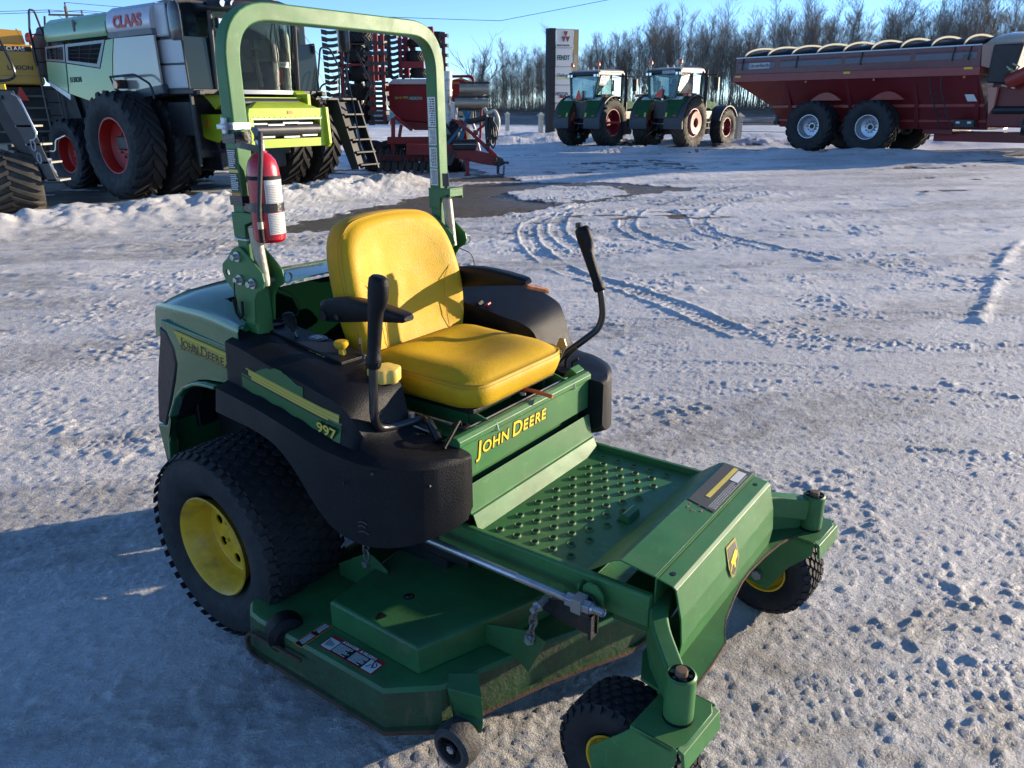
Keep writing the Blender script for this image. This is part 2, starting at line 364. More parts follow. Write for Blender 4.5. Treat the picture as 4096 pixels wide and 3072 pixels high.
# ditch and road embankment, then the verge that climbs to the trees
YY=Y+np.clip(X,-20,90)*.45
Z+=.55*sst(96,104,YY)-.9*sst(88,93,YY)*(1-sst(93,99,YY))*.4+.55*sst(118,136,YY)
road=sst(104,105,YY)*(1-sst(115,116,YY)); grass=sst(92,96,YY)*(1-road); 
grass=np.clip(grass*sst(.35,.5,fbm(X*.15,Y*.4,97,3)+.25),0,1)
co=np.stack([X,Y,Z],-1).reshape(-1,3).astype(np.float32)
idx=np.arange(nx*ny).reshape(ny,nx); q=np.stack([idx[:-1,:-1],idx[:-1,1:],idx[1:,1:],idx[1:,:-1]],-1).reshape(-1,4)
me=bpy.data.meshes.new('ground'); me.vertices.add(len(co)); me.vertices.foreach_set('co',co.ravel()); me.loops.add(q.size); me.loops.foreach_set('vertex_index',q.ravel().astype(np.int32)); me.polygons.add(len(q)); me.polygons.foreach_set('loop_start',np.arange(0,q.size,4,dtype=np.int32)); me.polygons.foreach_set('loop_total',np.full(len(q),4,dtype=np.int32)); me.update(); me.validate()
def attr(nm,a,b,c):
    A=me.color_attributes.new(nm,'FLOAT_COLOR','POINT'); v=np.ones((nx*ny,4),np.float32); v[:,0]=a.ravel();v[:,1]=b.ravel();v[:,2]=c.ravel(); A.data.foreach_set('color',v.ravel())
attr('cover',asph,np.clip(dirt,0,1),wet); attr('verge',road,grass,icy)
gm=bpy.data.materials.new('snow_and_asphalt'); gm.use_nodes=True; nt=gm.node_tree; L=nt.links; p=nt.nodes['Principled BSDF']
a1=N(nt,'ShaderNodeAttribute',attribute_name='cover'); a2=N(nt,'ShaderNodeAttribute',attribute_name='verge'); s1=N(nt,'ShaderNodeSeparateColor'); s2=N(nt,'ShaderNodeSeparateColor'); L.new(a1.outputs['Color'],s1.inputs[0]); L.new(a2.outputs['Color'],s2.inputs[0])
tc=N(nt,'ShaderNodeTexCoord')
def nz(sc,d=5,r=.6):
    n=N(nt,'ShaderNodeTexNoise'); n.inputs['Scale'].default_value=sc; n.inputs['Detail'].default_value=d; n.inputs['Roughness'].default_value=r; L.new(tc.outputs['Object'],n.inputs['Vector']); return n.outputs[0]
def mr(i,a,b,c=0,d=1):
    n=N(nt,'ShaderNodeMapRange'); n.inputs[1].default_value=a;n.inputs[2].default_value=b;n.inputs[3].default_value=c;n.inputs[4].default_value=d; L.new(i,n.inputs[0]); return n.outputs[0]
def mth(op,a,b):
    n=N(nt,'ShaderNodeMath',operation=op)
    for i,v in enumerate((a,b)):
        if isinstance(v,(int,float)): n.inputs[i].default_value=v
        else: L.new(v,n.inputs[i])
    return n.outputs[0]
def mx(f,a,b):
    n=N(nt,'ShaderNodeMix',data_type='RGBA'); L.new(f,n.inputs[0])
    for i,v in ((6,a),(7,b)):
        if isinstance(v,tuple): n.inputs[i].default_value=(*v,1)
        else: L.new(v,n.inputs[i])
    return n.outputs[2]
snow=mx(mr(nz(2.2),.35,.7),(.82,.805,.775),(.72,.705,.68)); snow=mx(mr(nz(38,3,.7),.42,.62),snow,(.84,.84,.84))
dm=mth('MULTIPLY',s1.outputs[1],mr(nz(7,6,.7),.32,.66)); snow=mx(dm,snow,(.36,.34,.31))
grit=mx(mr(nz(150,2,.5),.70,.74),snow,(.22,.19,.16)); snow=mx(s1.outputs[1],snow,grit)
asphc=mx(mr(nz(5,6,.7),.4,.65),(.055,.046,.038),(.105,.088,.07)); asphc=mx(mr(nz(60,3,.6),.5,.7),asphc,(.15,.13,.105)); asphc=mx(s1.outputs[2],asphc,(.030,.027,.026))
am=mr(mth('ADD',s1.outputs[0],mth('MULTIPLY',mth('SUBTRACT',nz(22,5,.7),.5),.7)),.38,.55)
col=mx(am,snow,asphc)
gr=mx(mr(nz(.8,6,.7),.4,.62),(.085,.065,.035),(.13,.12,.10)); col=mx(s2.outputs[1],col,gr); col=mx(s2.outputs[0],col,(.045,.045,.048))
L.new(col,p.inputs['Base Color'])
ro=mx(am,(.5,)*3,(.75,)*3); ro=mx(mth('MULTIPLY',s2.outputs[2],.6),ro,(.32,)*3); ro=mx(mth('MULTIPLY',s1.outputs[2],mr(am,.6,1)),ro,(.10,)*3)
L.new(ro,p.inputs['Roughness']); p.inputs['Specular IOR Level'].default_value=.35
mpx=N(nt,'ShaderNodeMapping'); mpx.inputs['Rotation'].default_value=(0,0,-R(10)); mpx.inputs['Scale'].default_value=(1,3.2,1); L.new(tc.outputs['Object'],mpx.inputs[0])
n0=N(nt,'ShaderNodeTexNoise'); n0.inputs['Scale'].default_value=3.0; n0.inputs['Detail'].default_value=9; n0.inputs['Roughness'].default_value=.72; L.new(mpx.outputs[0],n0.inputs['Vector'])
b0=N(nt,'ShaderNodeBump'); b0.inputs['Distance'].default_value=.09; b0.inputs['Strength'].default_value=.55; L.new(n0.outputs[0],b0.inputs['Height'])
gm0=mth('MULTIPLY',mth('SUBTRACT',1.0,s1.outputs[2]),.55); L.new(gm0,b0.inputs['Strength'])
b1=N(nt,'ShaderNodeBump'); b1.inputs['Strength'].default_value=.75; b1.inputs['Distance'].default_value=.02
b3=N(nt,'ShaderNodeBump'); b3.inputs['Strength'].default_value=.8; b3.inputs['Distance'].default_value=.014
b2=N(nt,'ShaderNodeBump'); b2.inputs["Strength"].default_value=.9; b2.inputs["Distance"].default_value=.006
L.new(b0.outputs[0],b1.inputs['Normal']); L.new(nz(26,5,.65),b1.inputs['Height']); L.new(nz(190,3,.7),b2.inputs['Height']); L.new(mr(nz(70,4,.7),.35,.75),b3.inputs['Height']); L.new(b1.outputs[0],b3.inputs['Normal']); L.new(b3.outputs[0],b2.inputs['Normal'])
bs=mth('MULTIPLY',mth('SUBTRACT',1.0,s1.outputs[2]),.75); L.new(bs,b1.inputs['Strength']); L.new(b2.outputs[0],p.inputs['Normal'])
g=mesh_obj('ground',me,gm,smooth=False); me.shade_smooth(); tag(g,kind='structure')
# ------------------------------------------------------------------ the green mower
GREEN=mat('jd_green',(.036,.150,.044),.46,bump=.05,bscale=300,var=.18,vscale=6,wear=.7,wcol=(.13,.24,.09),wscale=30,dirt=.35,dcol=(.10,.13,.06),dscale=7,spec=.4)
GREEN_HOOD=mat('jd_green_hood',(.022,.13,.042),.22,var=.1,vscale=4,coat=.6,wear=.1,wcol=(.1,.2,.1))
GREEN_DECK=mat('jd_green_deck',(.018,.12,.035),.42,bump=.12,bscale=60,var=.25,vscale=5,wear=.35,wcol=(.10,.14,.07),wscale=9,dirt=.65,dcol=(.030,.045,.025),dscale=6)
DECK_SKIRT=mat('deck_skirt_scuffed',(.014,.065,.020),.6,bump=.4,bscale=50,var=.3,vscale=6,dirt=.95,dcol=(.022,.024,.018),dscale=4.5,wear=.9,wcol=(.11,.08,.045),wscale=8)
RUST=mat('rusty_edge',(.10,.045,.02),.85,bump=.6,bscale=120,col2=(.03,.025,.02),vscale=25)
YEL=mat('jd_yellow',(.72,.43,.015),.42,var=.12,vscale=8,dirt=.5,dcol=(.22,.13,.02),dscale=9)
YRIM=mat('rim_yellow',(.70,.42,.02),.4,var=.1,vscale=6,dirt=.75,dcol=(.13,.08,.02),dscale=10)
VINYL=mat('yellow_vinyl',(.56,.345,.010),.55,spec=.25,bump=.22,bscale=170,var=.06,vscale=5,dirt=.30,dcol=(.27,.14,.012),dscale=6)
BLK=mat('black_plastic',(.0045,.005,.0070),.46,bump=.3,bscale=300,var=.2,vscale=5,dirt=.3,dcol=(.022,.021,.020),dscale=7,spec=.22)
BLKM=mat('black_metal',(.012,.012,.013),.30,bump=.05,bscale=100,wear=.25,wcol=(.12,.11,.1),coat=.2)
RUB=mat('tyre_rubber',(.009,.0095,.012),.72,bump=.35,bscale=120,var=.3,vscale=9,dirt=.4,dcol=(.045,.042,.04),dscale=7)
STEEL=mat('zinc_steel',(.45,.46,.48),.35,metal=.85,bump=.15,bscale=150,var=.15,vscale=20,dirt=.3,dcol=(.2,.17,.13))
CHROMEISH=mat('dull_aluminium',(.34,.32,.26),.42,metal=.7,bump=.2,bscale=80,var=.2,vscale=12,dirt=.4,dcol=(.3,.25,.16))
DECAL_Y=mat('decal_yellow',(.62,.50,.08),.45,var=.1,vscale=20,wear=.3,wcol=(.25,.25,.18),wscale=30)
DECAL_YB=mat('letter_yellow',(.85,.60,.03),.4)
DECAL_K=mat('decal_black',(.012,.014,.016),.4)
DECAL_W=mat('decal_white',(.62,.62,.60),.5,wear=.3,wcol=(.2,.2,.2),wscale=40)
DECAL_R=mat('decal_red',(.36,.02,.03),.45)
DECAL_O=mat('decal_orange',(.70,.20,.03),.5)
DECAL_G=mat('decal_green',(.012,.10,.022),.35,wear=.3,wcol=(.06,.14,.07))
MW=empty('zero_turn_mower',(-.5761,2.7176,0),-R(36.03),'green and yellow ride-on mower with roll bar and yellow seat on the snow','mower')
def P(name,bm,m,par=None,**k): return obj(name,bm,m,par or MW,**k)
def decalrows(bm,origin,right,upd,w,h,rows,fill=.8,th=.0012,seed=1,gap=.45):
    """rows of small word-like blocks lying on a surface"""
    rnd=random.Random(seed); o=Vector(origin); r=Vector(right).normalized(); u=Vector(upd); u=(u-r*u.dot(r)).normalized(); n=r.cross(u); rh=h/rows
    for k in range(rows):
        x=0; lim=w*(rnd.uniform(.6,1) if k%4==3 else fill+(1-fill)*rnd.random())
        while x<lim-.002:
            ww=min(rnd.uniform(.5,2.0)*rh,lim-x); a=o+r*x+u*(h-rh*(k+1)+rh*gap*.5)
            M=Matrix(((r.x,u.x,n.x,a.x),(r.y,u.y,n.y,a.y),(r.z,u.z,n.z,a.z),(0,0,0,1)))
            box(bm,(0,0,0),(ww,rh*(1-gap),th),M); x+=ww+rh*.35
# --- tyres and rims
def rear_wheel(s):
    t=P('rear_wheel',wheel_tire(.325,.30,.165,46,.008,'turf',96),RUB,sharp=40); t.location=(0,s*.54,.318)
    t['label']='wide turf tyre on yellow rim'
    bm=B(); M=AX((0,s,0)); h=.15
    lathe(bm,[(.166,.130),(.172,.137),(.168,.142),(.155,.128),(.150,.105),(.141,.095),(.137,.065),(.130,.048),(.121,.043)],M,48)
    bmesh.ops.solidify(bm,geom=bm.faces[:],thickness=.003)
    r=P('rim',bm,YRIM,t); 
    bm=B(); holes=[[(.092*math.cos(a)+.018*math.cos(t)*math.cos(a)-.017*math.sin(t)*math.sin(a),.092*math.sin(a)+.018*math.cos(t)*math.sin(a)+.017*math.sin(t)*math.cos(a)) for t in [2*PI*j/12 for j in range(12)]] for a in [2*PI*k/7+.1 for k in range(7)]]
    plate(bm,circ(0,0,.122,40),holes,'z',.040,.046); bmesh.ops.transform(bm,matrix=M,verts=bm.verts); P('rim_disc',bm,YRIM,t,smooth=False)
    bm=B(); lathe(bm,[(0,.060),(.022,.060),(.026,.056),(.026,.044)],M,24)
    for k in range(5):
        a=2*PI*k/5; cyl(bm,M@Vector((.055*math.cos(a),.055*math.sin(a),.044)),M@Vector((.055*math.cos(a),.055*math.sin(a),.056)),.007,6)
    P('hub',bm,YRIM,t)
    bm=B(); cyl(bm,M@Vector((.10,.09,.05)),M@Vector((.118,.068,.10)),.006,10); P('valve_stem',bm,BLK,t)
    return t
rear_wheel(-1); rear_wheel(1)
def caster(s,hub):
    """swivel wheel: pivot at (1.547,s*.515); hub centre given"""
    px,py=1.547,s*.515; hub=Vector(hub); d=Vector((hub.x-px,hub.y-py,0)); L_=d.length; d.normalize(); ax=Vector((-d.y,d.x,0))
    yaw=math.atan2(-d.y,-d.x)
    t=P('caster_wheel',wheel_tire(.168,.150,.078,30,.009,'turf',64),RUB,sharp=40); t.location=hub; t.rotation_euler=(0,0,yaw)
    for q in (-1,1):
        bm=B(); lathe(bm,[(.078,.058),(.082,.064),(.076,.064),(.070,.045),(.045,.030),(.022,.034),(.022,.05),(0,.05)],AX((0,q,0)),32); P('rim',bm,YRIM,t)
    bm=B(); cyl(bm,(0,-.105,0),(0,.105,0),.011,8); 
    for q in (-1,1): cyl(bm,(0,q*.098,0),(0,q*.112,0),.017,6)
    P('axle_bolt',bm,STEEL,t)
    # fork in a frame: local x toward pivot
    f=B(); M=Matrix.Translation((hub.x,hub.y,0))@Matrix.Rotation(yaw,4,'Z'); e=L_
    for q in (-1,1):
        y0=q*.092; y1=q*.086
        out=[(-.045,hub.z-.035),(.035,hub.z-.05),(e*.8,.225),(e+.045,.30),(e+.048,.345),(e-.06,.345),(e*.2,.300),(-.055,hub.z+.05)]
        vs=loft(f,[[(a,y0,b) for a,b in out],[(a,y1,b) for a,b in out]]); bmesh.ops.transform(f,matrix=M,verts=vs)
    top=[(e-.070,-.092),(e+.038,-.092),(e+.055,-.06),(e+.055,.06),(e+.038,.092),(e-.070,.092)]
    vs=loft(f,[[(a,b,.332) for a,b in top],[(a,b,.345) for a,b in top]]); bmesh.ops.transform(f,matrix=M,verts=vs)
    vs=loft(f,[[(e+.045,q,.345),(e+.062,q,.338),(e+.068,q,.290),(e+.060,q,.290),(e+.054,q,.33),(e+.045,q,.333)] for q in (-.085,.085)]); bmesh.ops.transform(f,matrix=M,verts=vs)
    P('caster_fork',f,GREEN,bev=.002)
    b=B(); lathe(b,[(.033,.350),(.0345,.352),(.0345,.462),(.030,.466),(.030,.448),(.0,.448)],Matrix.Translation((px,py,0)),32); pv=P('caster_pivot',b,GREEN)
    b=B(); lathe(b,[(.0,.478),(.013,.477),(.0145,.472),(.0145,.45)],Matrix.Translation((px,py,0)),20); P('spindle_cap',b,mat('rust_cap',(.16,.09,.05),.6,var=.3,vscale=80),pv)
    b=B()
    for k in range(6):
        a=2*PI*k/6+.2; cbox(b,(px+.021*math.cos(a),py+.021*math.sin(a),.458),(.008,.010,.014),(0,0,a))
    P('castle_nut',b,BLKM,pv)
    b=B(); cyl(b,(px,py,.342),(px,py,.352),.036,24); P('seal',b,BLK,pv)
caster(-1,(1.425,-.505,.165)); caster(1,(1.428,.524,.165))
# --- roll bar
def ropspath():
    y=.437; return smoothpath([(.055,-y,1.16),(.055,-y,1.913),(.055,y,1.913),(.055,y,1.16)],.145,10)
bm=B(); sweep(bm,ropspath(),rect(.051,.051),upv=(1,0,0)); rb=P('roll_bar',bm,GREEN,bev=.006,sharp=40)
rb['label']='green square tube roll bar arch, scuffed on top'
for s in (-1,1):
    y=s*.437
    bm=B(); sweep(bm,[(.055,y,.72),(.055,y,1.19)],rect(.064,.062),upv=(1,0,0)); P('roll_bar_post',bm,GREEN,bev=.006,sharp=40)
    for q in (-1,1):
        yy=y+q*.036
        out=[(.040,1.265),(.062,1.262),(.10,1.235),(.150,1.195),(.156,1.17),(.148,1.15),(.118,1.135),(.10,1.11),(.088,1.03),(.02,1.03),(.005,1.12),(-.035,1.155),(-.046,1.18),(-.04,1.205),(-.012,1.225),(.02,1.255)]
        bm=B(); plate(bm,out,[circ(-.018,1.18,.010,10)],'y',yy-.003,yy+.003); P('pivot_plate',bm,GREEN,bev=.0012)
    bm=B()
    for (a,b) in ((.045,1.235),(.045,1.165),(.105,1.160)):
        cyl(bm,(a,y-.062,b),(a,y+.05,b),.009,12); cyl(bm,(a,y-.046,b),(a,y-.040,b),.016,16); cyl(bm,(a,y+.040,b),(a,y+.046,b),.016,16)
    P('pivot_pin',bm,STEEL)
    bm=B()
    tube(bm,[(.012,y+s*.0-.052,1.10),(.02,y-.052,1.06),(.035,y-.052,1.045),(.052,y-.052,1.06),(.055,y-.052,1.10)],.0045,8); tube(bm,smoothpath([(.10,y+.05,1.13),(.15,y+.075,1.11),(.16,y+.08,1.05),(.11,y+.06,1.02),(.04,y-.045,1.03),(.03,y-.06,1.10),(.045,y-.063,1.16)],.03,4),.0018,6)
    P('tether_cable',bm,BLK)
    bm=B()
    for k in range(3): tube(bm,[(.135+.004*k,y+.06+.0165*math.cos(t),1.165+.0165*math.sin(t)) for t in [2*PI*i/14 for i in range(14)]],.0014,6,closed=True)
    P('lynch_ring',bm,STEEL)
    # gas spring
    bm=B(); cyl(bm,(.118,y-.008,1.150),(.105,y-.014,1.325),.0185,20); cyl(bm,(.105,y-.014,1.325),(.104,y-.014,1.328),.016,16); P('gas_spring',bm,CHROMEISH)
    bm=B(); cyl(bm,(.105,y-.014,1.325),(.102,y-.014,1.375 if s<0 else 1.40),.008 if s<0 else .008,12); 
    if s>0: cyl(bm,(.102,y-.014,1.372),(.101,y-.014,1.42),.014,6)
    P('spring_rod',bm,BLKM)
    bm=B()
    prism(bm,[(.028,1.29),(.082,1.29),(.085,1.33),(.13,1.345),(.13,1.365),(.028,1.365)],'y',y-.032,y-.027); prism(bm,[(.028,1.29),(.082,1.29),(.085,1.33),(.13,1.345),(.13,1.365),(.028,1.365)],'y',y+.027,y+.032)
    box(bm,(.08,y-.032,1.360),(.135,y+.045,1.366)); box(bm,(.129,y-.032,1.335),(.135,y+.045,1.3605)); box(bm,(.08,y+.040,1.325),(.135,y+.046,1.3605))
    P('spring_bracket',bm,GREEN,bev=.002)
# straps holding the extinguisher, and labels on the near post
def band(z0,z1,off,name,m,yo=0):
    bm=B(); e=.0265+off; ring=[(.055-e,-.437-e),(.055+e,-.437-e),(.055+e,-.437+e),(.055-e,-.437+e)]
    inn=[(.055-.0262,-.437-.0262),(.055+.0262,-.437-.0262),(.055+.0262,-.437+.0262),(.055-.0262,-.437+.0262)]
    plate(bm,ring,[inn],'z',z0,z1); return P(name,bm,m,bev=.001)
TAPE=mat('black_tape',(.018,.018,.02),.28,bump=.3,bscale=60,coat=.3)
band(1.596,1.616,.004,'hose_clamp',STEEL); band(1.560,1.590,.003,'tape_wrap',TAPE); band(1.385,1.412,.003,'tape_wrap',TAPE); band(1.283,1.288,.004,'cable_tie',DECAL_W)
bm=B(); box(bm,(.045,-.478,1.585),(.062,-.4665,1.63)); cbox(bm,(.052,-.482,1.605),(.03,.012,.014)); P('clamp_screw',bm,STEEL,bev=.002)
def decal_side(z0,z1,m,name='warning_decal'):
    bm=B(); box(bm,(.036,-.4632,z0),(.076,-.4622,z1)); return P(name,bm,m,smooth=False)
DK=mat('decal_dark',(.02,.02,.022),.45)
for (z0,z1,band_m) in ((1.487,1.545,None),(1.478,1.4865,DECAL_Y),(1.425,1.4775,None),(1.412,1.420,DECAL_O)):
    d=decal_side(z0,z1,band_m or DK)
    if band_m is None:
        bm=B(); decalrows(bm,(.039,-.4633,z0+.003),(1,0,0),(0,0,1),.034,z1-z0-.006,9,seed=int(z0*1000),th=.0006); P('decal_print',bm,DECAL_W,d,smooth=False)
for (z0,z1,sd_) in ((1.585,1.690,1),(1.520,1.581,2),(1.440,1.513,3),(1.375,1.436,4)):
    bm=B(); box(bm,(.037,.4095,z0),(.073,.4115,z1)); d=P('warning_decal',bm,DECAL_W,smooth=False)
    bm=B(); decalrows(bm,(.070,.4094,z0+.004),(-1,0,0),(0,0,1),.030,z1-z0-.008,12,seed=sd_,th=.0005); P('decal_print',bm,DECAL_K,d,smooth=False)
# --- seat
def rr_ring(x,cy,hw,hz,r,z,n=8,bulge=0.): pass
def cushion():
    bm=B(); rings=[]
    def outline(x0,x1,hw,rf,rb,z,dz=0,ins=0):
        pts=[]; x0+=ins;x1-=ins;hw-=ins
        rf=min(rf,hw*.92); rb=min(rb,hw*.92)
        for (cx,cy,r,a0) in ((x1-rf,hw-rf,rf,0),(x0+rb,hw-rb,rb,90),(x0+rb,-hw+rb,rb,180),(x1-rf,-hw+rf,rf,270)):
            for k in range(7):
                a=R(a0+15*k); pts.append((cx+r*math.cos(a),cy+r*math.sin(a)))
        out=[]
        for i in range(len(pts)):
            a=pts[i]; b=pts[(i+1)%len(pts)]; m_=10 if i%7==6 else 1
            for q in range(m_): out.append((a[0]+(b[0]-a[0])*q/m_,a[1]+(b[1]-a[1])*q/m_))
        return [(x,y,z(x,y) if callable(z) else z) for x,y in out]
    def ztop(x,y): return .893+.022*(x-.32)/.45*0+.0*abs(y)
    args=(.31,.760,.248,.080,.055)
    specs=[(0.03,.812,'b'),(0.006,.818,'b'),(0.0,.835,'m'),(-.006,.86,'m'),(-.004,.888,'t'),(.004,.893,'t'),(.0045,.893,'g'),(.012,.900,'t'),(.035,.915,'t'),(.075,.923,'t'),(.11,.923,'t'),(.14,.921,'t'),(.17,.919,'t'),(.20,.918,'t'),(.224,.917,'t'),(.2315,.917,'t')]
    for ins,z,_ in specs:
        def zz(x,y,z=z,ins=ins):
            f=min(1,ins/.14); t=(x-.31)/.465
            sag=f*(-.018*math.exp(-((y/.16)**2))*math.exp(-((t-.42)/.3)**2))
            low=-.045*max(0,(t-.55)/.45)**2*(1 if z<.83 else 0)*0
            return z+sag+(0.012*(1-t)**2 if z>.88 else 0)
        rings.append(outline(*args,zz,0,ins))
    loft(bm,rings); return bm
P('seat_cushion',cushion(),VINYL,sharp=60)
def seampath(z,ins):
    pts=[]; x0,x1,hw,rf,rb=.31-ins,.760+ins,.248+ins,.080,.055
    for (cx,cy,r,a0) in ((x1-rf,hw-rf,rf,0),(x0+rb,hw-rb,rb,90),(x0+rb,-hw+rb,rb,180),(x1-rf,-hw+rf,rf,270)):
        for k in range(7): a=R(a0+15*k); x=cx+r*math.cos(a); t=(x-.31)/.465; pts.append((x,cy+r*math.sin(a),z+.012*(1-t)**2))
    return pts
bm=B(); tube(bm,seampath(.892,.003),.0022,6,closed=True); tube(bm,seampath(.883,.0055),.0010,5,closed=True); P('seat_piping',bm,mat('seam',(.42,.24,.015),.6))
def backrest():
    bm=B(); ro=[(-.232,.868),(-.254,.95),(-.268,1.05),(-.266,1.14),(-.250,1.225),(-.218,1.283),(-.165,1.315),(-.08,1.327),(0,1.330)]
    def cm(P_,n=5):
        o=[]; P2=[(2*P_[0][0]-P_[1][0],2*P_[0][1]-P_[1][1])]+P_+[(2*P_[-1][0]-P_[-2][0],2*P_[-1][1]-P_[-2][1])]
        for i in range(1,len(P2)-2):
            for k in range(n):
                t=k/n; o.append(tuple(.5*(2*P2[i][j]+(P2[i+1][j]-P2[i-1][j])*t+(2*P2[i-1][j]-5*P2[i][j]+4*P2[i+1][j]-P2[i+2][j])*t*t+(3*P2[i][j]-P2[i-1][j]-3*P2[i+1][j]+P2[i+2][j])*t**3) for j in (0,1)))
        return o+[P_[-1]]
    outl=cm(ro+[(-y,z) for y,z in ro[::-1][1:]])
    bot=[(.2,.857),(.1,.853),(0,.852),(-.1,.853),(-.2,.857)]
    outl=outl+bot
    # densify
    out=[]
    for i in range(len(outl)):
        a=outl[i]; b=outl[(i+1)%len(outl)]; d=math.hypot(b[0]-a[0],b[1]-a[1]); m_=1
        for q in range(m_): out.append((a[0]+(b[0]-a[0])*q/m_,a[1]+(b[1]-a[1])*q/m_))
    def lean(z): return .325-.105*(z-.86)/.46-.02*math.sin((z-.86)/.46*PI)*-1
    rings=[]; cz=1.09
    def ring(f,dx,sag=0):
        return [(lean(cz+(z-cz)*f)+dx-sag*math.exp(-(y*f/.15)**2),y*f,cz+(z-cz)*f) for y,z in out]
    for f,dx,sg in ((.0,-.105,0),(.80,-.108,0),(.93,-.100,0),(.985,-.078,0),(1.0,-.05,0),(.998,-.018,0),(.985,-.008,0),(.984,-.008,0),(.965,.002,0),(.92,.012,0),(.84,.014,.004),(.70,.006,.008),(.5,-.002,.010),(.25,-.004,.012),(.0,-.004,.012)):
        if f==0: f=.002
        rings.append(ring(f,dx,sg))
    loft(bm,rings); 
    bm2=B(); tube(bm2,ring(.990,-.011),.0022,6,closed=True); tube(bm2,ring(1.0,-.022),.001,5,closed=True)
    for s in (-1,1):
        tube(bm2,[(lean(z)+.008+.0,s*y,z) for y,z in ((.205,1.13),(.165,1.09),(.15,1.03),(.15,.96),(.155,.90))],.0013,5)
    return bm,bm2
a_,b_=backrest(); br=P('seat_backrest',a_,VINYL,sharp=60); P('seat_piping',b_,MATS['seam'],br)
for s in (-1,1):
    y=s*.30; bm=B(); rings=[]
    for x,hw,z0,z1 in ((.210,.020,1.045,1.080),(.216,.027,1.036,1.092),(.24,.031,1.030,1.099),(.30,.032,1.036,1.110),(.36,.032,1.046,1.114),(.42,.032,1.056,1.113),(.48,.031,1.064,1.108),(.53,.029,1.070,1.101),(.558,.025,1.072,1.096),(.568,.019,1.076,1.090)):
        rings.append([(x,y+a*hw,(z0+z1)/2+b*(z1-z0)/2) for a,b in ((-1,-.4),(-.75,-1),(.75,-1),(1,-.4),(1,.45),(.85,.85),(.5,1),(-.5,1),(-.85,.85),(-1,.45))])
    loft(bm,rings); P('armrest',bm,BLK,sharp=50)
    bm=B(); cyl(bm,(.235,s*.262,1.05),(.235,s*.336,1.05),.016,12); cyl(bm,(.30,s*.333,1.055),(.30,s*.337,1.055),.009,12); P('armrest_bolt',bm,BLKM)
# seat pan, suspension frame, latch and red release
bm=B(); box(bm,(.33,-.22,.795),(.73,.22,.813)); P('seat_pan',bm,BLKM,bev=.004)
bm=B(); box(bm,(.22,-.30,.735),(.74,.32,.748)); box(bm,(.22,-.21,.748),(.70,-.195,.79)); box(bm,(.22,.195,.748),(.70,.21,.79)); P('seat_platform',bm,GREEN_DECK,bev=.002)
for y in (-.20,.235):
    bm=B(); prism(bm,[(.55,.748),(.785,.748),(.79,.762),(.775,.782),(.70,.802),(.56,.81)],'y',y-.003,y+.003); P('seat_hinge_plate',bm,GREEN,bev=.001)
    bm=B(); cyl(bm,(.765,y-.014,.767),(.765,y+.014,.767),.011,14); tube(bm,[(.77,y+.012,.78),(.79,y+.014,.775),(.80,y+.012,.755),(.785,y+.0,.750),(.765,y-.006,.752)],.0016,6); P('hinge_pin',bm,STEEL)
bm=B(); tube(bm,smoothpath([(.70,.03,.80),(.76,.045,.80),(.83,.055,.79)],.02),[.006]*8+[.007]*1 if False else .0065,8); P('seat_release_lever',bm,mat('orange_grip',(.60,.10,.03),.4))
bm=B(); tube(bm,smoothpath([(.33,-.27,.775),(.75,-.27,.775),(.75,.27,.775)],.02),.005,6); P('seat_rail',bm,STEEL)
# seat belt retractor beside the backrest, left
bm=B(); cbox(bm,(.33,.335,.93),(.05,.035,.09),(.2,-.5,0)); P('belt_buckle',bm,BLK,bev=.006); bm=B(); cbox(bm,(.355,.335,.965),(.03,.022,.008),(.2,-.5,0)); P('buckle_button',bm,DECAL_R,bev=.002)
# --- centre frame: name panel, kick plate, floor, front cover
PX0=.786
bm=B(); pts=[(.70,.748),(.735,.752),(.765,.782),(.782,.782),(.793,.772),(.793,.757),(PX0,.752),(PX0,.648),(.75,.645),(.75,.40),(.70,.40)]
prism(bm,pts,'y',-.36,.36); P('front_panel',bm,GREEN,bev=.002)
bm=B(); prism(bm,[(.74,.752),(.765,.786),(.74,.80),(.70,.748)],'y',.305,.36); P('panel_end',bm,GREEN,bev=.002)
# lettering on the name panel
NX=PX0+.0005
def jd(name,org,right,upd,h,mA,mB,par,o1=.004,d=.0010,sxx=.84,shear=0):
    """small-cap name: large J and D"""
    r=Vector(right).normalized(); u=Vector(upd).normalized(); n=r.cross(u).normalized(); org=Vector(org)
    for k,(mm,bo,dd,off) in enumerate(((mB,o1,d,0),(mA,.0008 if mA is DECAL_YB else .0012,d*1.6,.0002))):
        x=0
        for ch,sz in (('J',1.36),('OHN',1.0),(' ',.55),('D',1.36),('EERE',1.0)):
            if ch==' ': x+=h*.34; continue
            for c1 in ch:
                t=text('lettering',c1,h*sz/.70,org+r*x+n*off+(u*(-h*.0) if sz==1 else u*(-h*.06)),r,u,mm,par,depth=dd,bold=bo/ (1) ,sx=sxx,shear=shear)
                wd=max((v.co-org).dot(r) for v in t.data.vertices)-x; x+=wd-bo*sxx+h*.085
    return x
jd('lettering',(NX,-.276,.700),(0,1,0),(0,0,1),.034,DECAL_YB,DECAL_K,MW,o1=.0030,shear=.12,sxx=1.12)
# kick plate (upper sheet and lower folded sheet)
bm=B(); prism(bm,[(.795,.630),(.799,.631),(.813,.549),(.822,.547),(.842,.497),(.838,.495),(.819,.543),(.808,.545)],'y',-.343,.343); kp=P('kick_plate',bm,GREEN,bev=.0012)
bm=B()
for y in (-.315,.318): cyl(bm,(.828,y,.520),(.8305,y,.521),.007,10)
P('bolt_hole',bm,DECAL_K,kp)
